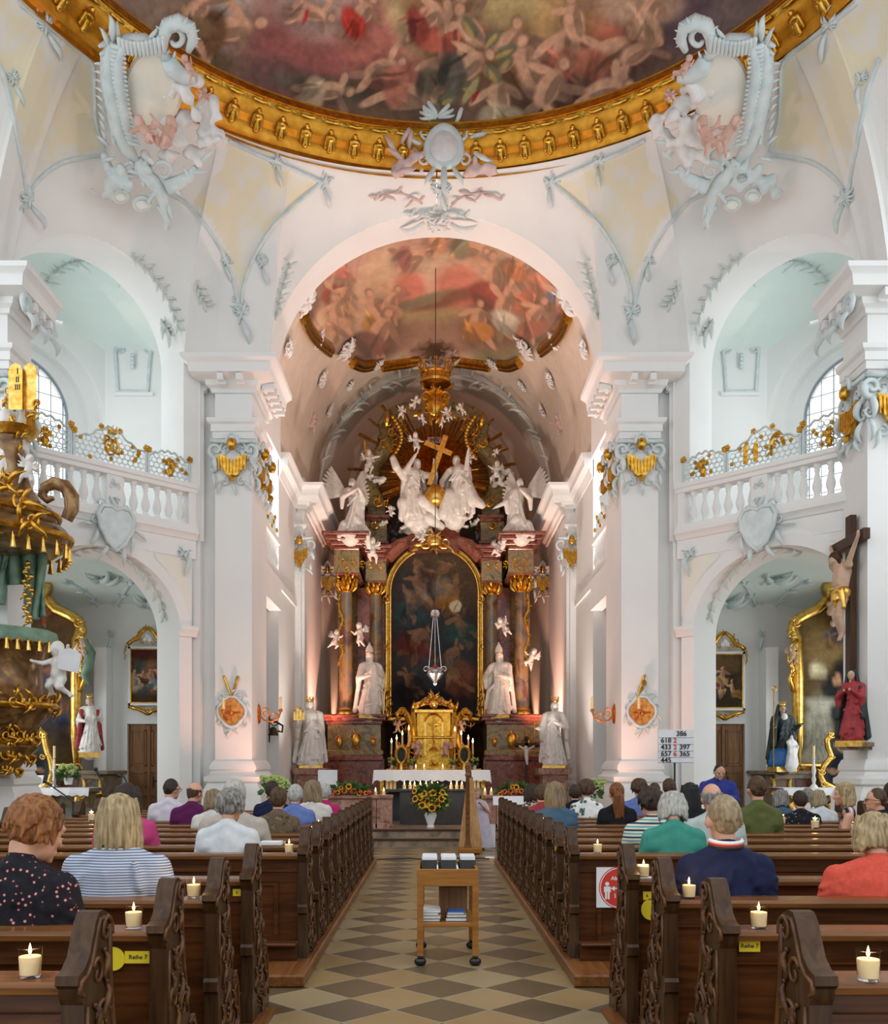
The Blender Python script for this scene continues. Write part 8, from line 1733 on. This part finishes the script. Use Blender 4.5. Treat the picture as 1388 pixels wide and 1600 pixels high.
b = MB(); b.cap(B0+V(-.02,-.05,zz(926)),B0+V(-.02,.05,zz(926)),.15,.15); b.cap(B0+V(-.06,0,zz(936)),B0+V(-.06,0,zz(941)),.15,.12); b.cap(B0+V(-.1,-.16,zz(924)),B0+V(-.06,-.2,zz(950)),.06,.04)
for k in range(5): b.cap(B0+V(-.16,-.12+k*.05,zz(922+k*3)),B0+V(-.17,.1,zz(924+k*4)),.025,.02)
blob('loincloth', b, .022, 'gold2', t, 1)
polychrome('painted mourning woman in red with dark cloak under the wall crucifix', 1331, 1160, 116, 16.9, -.7, {1: ((.15,-.08,.60),(.03,-.20,.70)), -1: ((-.15,-.08,.60),(-.03,-.20,.69))}, 'dark_cloth', 'red_cloth', 63, None, veil=True, wide=1.0)
t = thing('wall_bracket', 'small moulded grey bracket carrying the mourning woman on the right pier', 'bracket', P(1333,1172,17.0)); part(t, 'shelf', lambda b: (b.box(7.36,7.84,16.8,17.4,P(0,1167,17).z,P(0,1160,17).z,bev=.01), b.box(7.44,7.84,16.88,17.32,P(0,1172,17).z,P(0,1167,17).z)), 'brownmarble')
# ---------------------------------------------------------------- pulpit on the left nave pier
pc = V(-7.62,16.35,0); zq = lambda y: H+(1200-y)*16.35/F
t = thing('pulpit', 'brown and gilded marbled pulpit basket with tasselled green cover at the left edge', 'pulpit', pc+V(0,0,zq(1215)))
def wob(prof, lob=.05, n=48, c=pc): 
    return lambda b: b.loft([[c+V(r*(1+lob*math.cos(5*a+.6))*math.cos(a), r*(1+lob*math.cos(5*a+.6))*math.sin(a), zq(y)) for a in [TAU*i/n for i in range(n)]] for r, y in prof])
part(t, 'basket', wob([(.05,1215),(.35,1208),(.5,1196),(.62,1182),(.78,1168),(.60,1158),(.72,1144),(1.02,1112),(1.05,1100),(.86,1085),(.84,1040),(.92,1012),(1.0,1000),(1.02,992),(.9,990)]), 'pulpit', None, 60)
for nm, y, r, k in (('lower_moulding',1158,.66,.07),('middle_moulding',1104,1.05,.06),('rim',996,1.02,.05)): part(t, nm, lambda b: b.tube([pc+V(r*(1+.05*math.cos(5*a+.6))*math.cos(a), r*(1+.05*math.cos(5*a+.6))*math.sin(a), zq(y)) for a in [TAU*i/60 for i in range(60)]],k,8,closed=True), 'gold')
b = MB()
for k in range(16):
    a = -PI+PI*1.4*k/15; n = V(math.cos(a),math.sin(a),0); u = V(-math.sin(a),math.cos(a),0)
    for (r, y, s) in ((1.04,1100,.16),(.72,1150,.14),(.64,1178,.15),(.45,1200,.12)): g = frame_at(pc+n*r+V(0,0,zq(y)),u,n); scroll(b,g,0,0,s,1.3,k,1 if k%2 else -1,.2); leaf(b,g,0,0,s*1.6,-90+(k%3-1)*50,.22); leaf(b,g,0,.05,s*1.5,60+(k%2)*60,.22)
b.build('gilded_carving', 'gold', t, 180)
part(t, 'green_cover', wob([(.98,986),(1.08,990),(1.10,1000),(1.08,1008),(1.04,1008)],.05), 'green_drape', None, 60)
b = MB()
for k in range(26): a = -PI*1.05+PI*1.35*k/25; r = 1.10*(1+.05*math.cos(5*a+.6)); c = pc+V(r*math.cos(a),r*math.sin(a),zq(1010)); b.lathe([(.01,.06),(.03,.03),(.025,0),(.05,-.14),(0,-.14)], c, 8); b.tube([c+V(0,0,.05),c+V(.09*-math.sin(a),.09*math.cos(a),.0)],.018,5)
b.build('tassel_fringe', 'gold2', t)
t = thing('pulpit_canopy', 'curved brown pulpit canopy with gilded scrolls and tassels at the left edge', 'canopy', pc+V(0,0,zq(880)))
pd = pc+V(.02,.0,0)
part(t, 'canopy_shell', wob([(.2,864),(1.10,858),(1.24,848),(1.30,838),(1.22,828),(1.06,816),(1.10,806),(1.0,796),(.78,786),(.5,774),(.36,760)],.04,60,pd), 'pulpit', None, 60)
for nm, y, r, k in (('rim_moulding',842,1.30,.05),('upper_moulding',808,1.1,.05)): part(t, nm, lambda b: b.tube([pd+V(r*(1+.04*math.cos(5*a+.6))*math.cos(a), r*(1+.04*math.cos(5*a+.6))*math.sin(a), zq(y)) for a in [TAU*i/60 for i in range(60)]],k,8,closed=True), 'gold')
b = MB()
for k in range(24): a = -PI+PI*1.5*k/23; r = 1.26*(1+.04*math.cos(5*a+.6)); c = pd+V(r*math.cos(a),r*math.sin(a),zq(862)); b.lathe([(.01,.12),(.03,.05),(.03,0),(.055,-.14),(0,-.14)], c, 8); b.tube([c+V(0,0,.08),c+V(.1*-math.sin(a),.1*math.cos(a),.06)],.025,5)
b.build('tassel_fringe', 'gold2', t)
b = MB(); f = frame_at(pd+V(.2,-1.0,zq(800)), (1,0,0), (0,-1,0))
for (x,z,s,an) in ((-.7,.2,.24,90),(-.4,.3,.26,60),(-.1,.42,.28,100),(.2,.3,.26,40),(.5,.2,.22,20),(.75,-.1,.24,-30),(.9,-.4,.24,-60),(-.9,.1,.2,120),(.3,.05,.2,0),(-.3,.0,.2,160)): scroll(b,f,x,z,s*.7,1.3,an,1 if x > 0 else -1,.2); leaf(b,f,x,z,s*1.7,an,.22); leaf(b,f,x,z,s*1.4,an-80,.22); leaf(b,f,x,z,s*1.2,an+70,.22)
b.build('gilded_carving', 'gold', t, 180)
part(t, 'volute', lambda b: b.tube([P(x,y,16.2) for x,y in ((104,812),(112,796),(112,776),(102,760),(84,755),(70,762),(66,774),(74,782),(84,778))],[.10,.12,.13,.12,.11,.09,.08,.06,.04],10), 'pulpit', None, 60)
part(t, 'upper_stem', lambda b: b.tube([P(x,y,16.4) for x,y in ((26,790),(22,760),(28,735),(22,710),(14,690),(20,668))],[.42,.30,.18,.16,.2,.26],12), 'pulpit', None, 60)
part(t, 'stem_cornice', lambda b: (b.lathe([(0,0),(.3,0),(.38,.08),(.42,.14),(0,.15)], P(22,684,16.4), 20)), 'gold')
t = thing('law_tablets', 'golden rounded tablets with Roman numerals in a gilded scroll frame on the pulpit top', 'tablets', P(32,690,16.2)); f = pxf(16.2)
for cx in (24,46): part(t, 'tablet', lambda b: b.prism([(cx-11,640),(cx+11,640),(cx+11,580),(cx+8,571),(cx,567),(cx-8,571),(cx-11,580)], 0, .06, lambda a, c, h: P(a,c,16.1+cx*.004-h)), 'gold2')
for s, y in (('I',579),('II',592),('III',604)): text('numeral', s, .13, P(26,y,16.1)+V(0,-.0,0)+V(0,.1-.065,0), 'ink', t, bold=.004)
part(t, 'scroll_frame', lambda b: ([scroll(b,f,x,y,8,1.3,x,1,.22) for x,y in ((12,610),(10,632),(20,655),(36,668),(54,650),(58,630))], [leaf(b,f,x,y,18,an,.24) for x,y,an in ((10,620,100),(16,648,60),(30,668,90),(44,672,120),(56,645,140),(60,625,100),(34,690,90))]), 'gold', None, 180)
statue('white allegorical statue standing on top of the pulpit canopy, left edge', 'statue', 8, 765, 150, 16.5, {1: ((.17,-.05,.60),(.20,-.14,.80)), -1: ((-.17,-.05,.58),(-.1,-.18,.6))}, 71, .2, wide=1.2, vox=90); put_putto('white cherub sitting on the canopy of the pulpit', 44, 735, 52, 16.2, .5, 0, .2, 72)
put_putto('white cherub holding an open book at the pulpit basket', 92, 1048, 92, 15.9, -.5, .1, .1, 73)
o = MB(); o.add([P(92,1016,15.6),P(108,1012,15.7),P(127,1022,15.8),P(122,1052,15.8),P(105,1048,15.7),P(90,1044,15.6)]+[P(92,1016,15.6)+V(0,.04,0),P(108,1012,15.7)+V(0,.05,0),P(127,1022,15.8)+V(0,.04,0),P(122,1052,15.8)+V(0,.04,0),P(105,1048,15.7)+V(0,.05,0),P(90,1044,15.6)+V(0,.04,0)],[(0,1,4,5),(1,2,3,4),(11,10,7,6),(10,9,8,7),(0,6,7,1),(1,7,8,2),(2,8,9,3),(3,9,10,4),(4,10,11,5),(5,11,6,0)]); tag(o.build('open_book', 'paper'), 'open white stone book held by the cherub at the pulpit', 'book')
b = MB()
def drape(u, v):
    x = -20+95*u; top = 858+6*math.sin(u*5); bot = (945 if u < .62 else 975-30*(u-.62))-60*max(0,.6-abs(u-.28)*2.4)*0; y = top+(bot-top)*v*(1 if not .30 < u < .58 else .62); return P(x+5*math.sin(v*3+u*9), y, 16.75+.10*math.sin(u*34+v*2))
b.grid(drape, 70, 24); o = b.build('drapery', 'green_drape', None, 180); tag(o, 'green and gold stucco drapery hanging below the pulpit canopy', 'drapery'); o.modifiers.new('thick', 'SOLIDIFY').thickness = .04
b = MB(); q = random.Random(9)
for k in range(14): x = 44+q.uniform(-6,6); y = 880+k*7; b.sph(P(x,y,16.5),.05,6); leaf(b,pxf(16.5),x,y,12,60+60*(k%2),.25)
tag(b.build('fringe', 'gold2', None, 180), 'gilded fringe running down the pulpit drapery', 'fringe')
# ---------------------------------------------------------------- hymn board, microphone stands
d = 14.6; t = thing('hymn_board', 'white hymn board on a pole with numbers 386, 618, 433, 657, 445, 397, 365', 'hymn board', (P(1056,0,d).x,d,0)); 
part(t, 'board', lambda b: (fbox(b,1029,1084,1140,1192,d,d+.04)), 'paper'); part(t, 'rails', lambda b: [fbox(b,1029,1084,y,y+.5,d-.006,d) for y in (1152,1162.5,1173,1183,1191)], 'leading')
part(t, 'pole', lambda b: b.cap((P(1056,0,d).x,d+.06,.02),(P(1056,0,d).x,d+.06,P(0,1150,d).z),.016,.016,8), 'black'); part(t, 'foot', lambda b: b.lathe([(0,0),(.24,0),(.22,.03),(.03,.06),(0,.06)], (P(1056,0,d).x,d+.06,0), 20), 'black')
for s, x, y, m in (('386',1065,1146.5,'ink'),('618',1041,1157,'ink'),('2',1055,1157,'red'),('433',1041,1167.5,'ink'),('2',1055,1167.5,'red'),('397',1070,1167.5,'ink'),('657',1041,1178,'ink'),('6',1055,1178,'red'),('365',1070,1178,'ink'),('445',1041,1188,'ink')): text('number', s, .108, P(x,y,d)+V(0,-.009,0), m, t, bold=.0022)
for i, (pts, bx, lb, d) in enumerate(([(70,1221),(112,1250),(118,1255)],114,'microphone on a boom stand in front of the left side altar',13.0),([(150,1202),(168,1240),(172,1248)],168,'black microphone stand tilted beside the left chapel door',15.2),([(186,1212),(196,1222)],196,'small microphone with boom beside the lilac-shirted man',15.6)) if 0 else enumerate([([(70,1221),(112,1250),(118,1255)],114,'microphone on a boom stand in front of the left side altar',15.0),([(150,1202),(168,1240),(172,1248)],168,'black microphone stand tilted beside the left chapel door',15.2),([(186,1212),(194,1214),(200,1226)],200,'small microphone with boom beside the lilac-shirted man',15.6)]):
    x = P(bx,0,d).x; t = thing('microphone_stand', lb, 'microphone', (x,d,0)); A = [P(a,c,d) for a, c in pts]
    part(t, 'boom', lambda b: b.tube(A,.012,6), 'black'); part(t, 'microphone', lambda b: (b.sph(A[0],.035,8), b.cap(A[0],A[0].lerp(A[1],.25),.022,.018,8)), 'black'); part(t, 'stand', lambda b: (b.cap((x,d,.03),(x,d,A[-1].z+.03),.014,.014,6)), 'black')
    for a in (.5,2.6,4.7): part(t, 'leg', lambda b: b.cap((x,d,.2),(x+.28*math.cos(a),d+.28*math.sin(a),.015),.011,.011,6), 'black')
# ---------------------------------------------------------------- daylight and lamps
w = bpy.data.worlds.new('daylight'); SC.world = w; w.use_nodes = True
w.node_tree.nodes['Background'].inputs[0].default_value = (.91,.965,1.0,1); w.node_tree.nodes['Background'].inputs[1].default_value = 1.65
for s in (-1, 1):
    spot('pier_uplight', (XC+s*3.2,19.3,.35), (XC+s*4.4,20.6,4), (1,.45,.30), 330, 80)
    spot('arch_uplight', (XC+s*3.2,22.9,.4), (XC-s*1.0,22.0,14), (1,.58,.47), 1100, 80)
    spot('vault_uplight', (XC+s*3.3,25,.4), (XC-s*.6,27,15), (1,.86,.76), 1500, 85)
    spot('apse_uplight', (XC+s*3.05,29.3,1.6), (XC+s*3.95,31.3,6.5), (1,.48,.34), 1500, 62)
    spot('apse_uplight', (XC+s*3.45,34.15,2.3), (XC+s*3.66,34.9,8), (1,.50,.34), 900, 42)
    area('choir_window_light', (XC+s*5.9,26,9.0), (XC,27,6), (.97,.98,1), 420, 3, 3)
    area('gallery_fill_light', (XC+s*8.9,20.9,9.4), (XC+s*5,22,9), (.93,.98,1), 42, 1.6, 3)  # added lamp lifting the gallery beyond what its window lets in
    area('chapel_fill_light', (XC+s*10.2,20.5,3.2), (XC+s*6.5,22.5,2.4), (.92,.98,1), 48, 2, 2)  # added lamp to brighten the chapel, no window is built there
spot('altar_spot', (XC-1.2,24.2,.5), (XC,31.5,10), (1,.76,.54), 1100, 40, .3)
spot('altar_spot', (XC+1.2,24.2,.5), (XC,31.5,6), (1,.78,.56), 800, 44, .3)
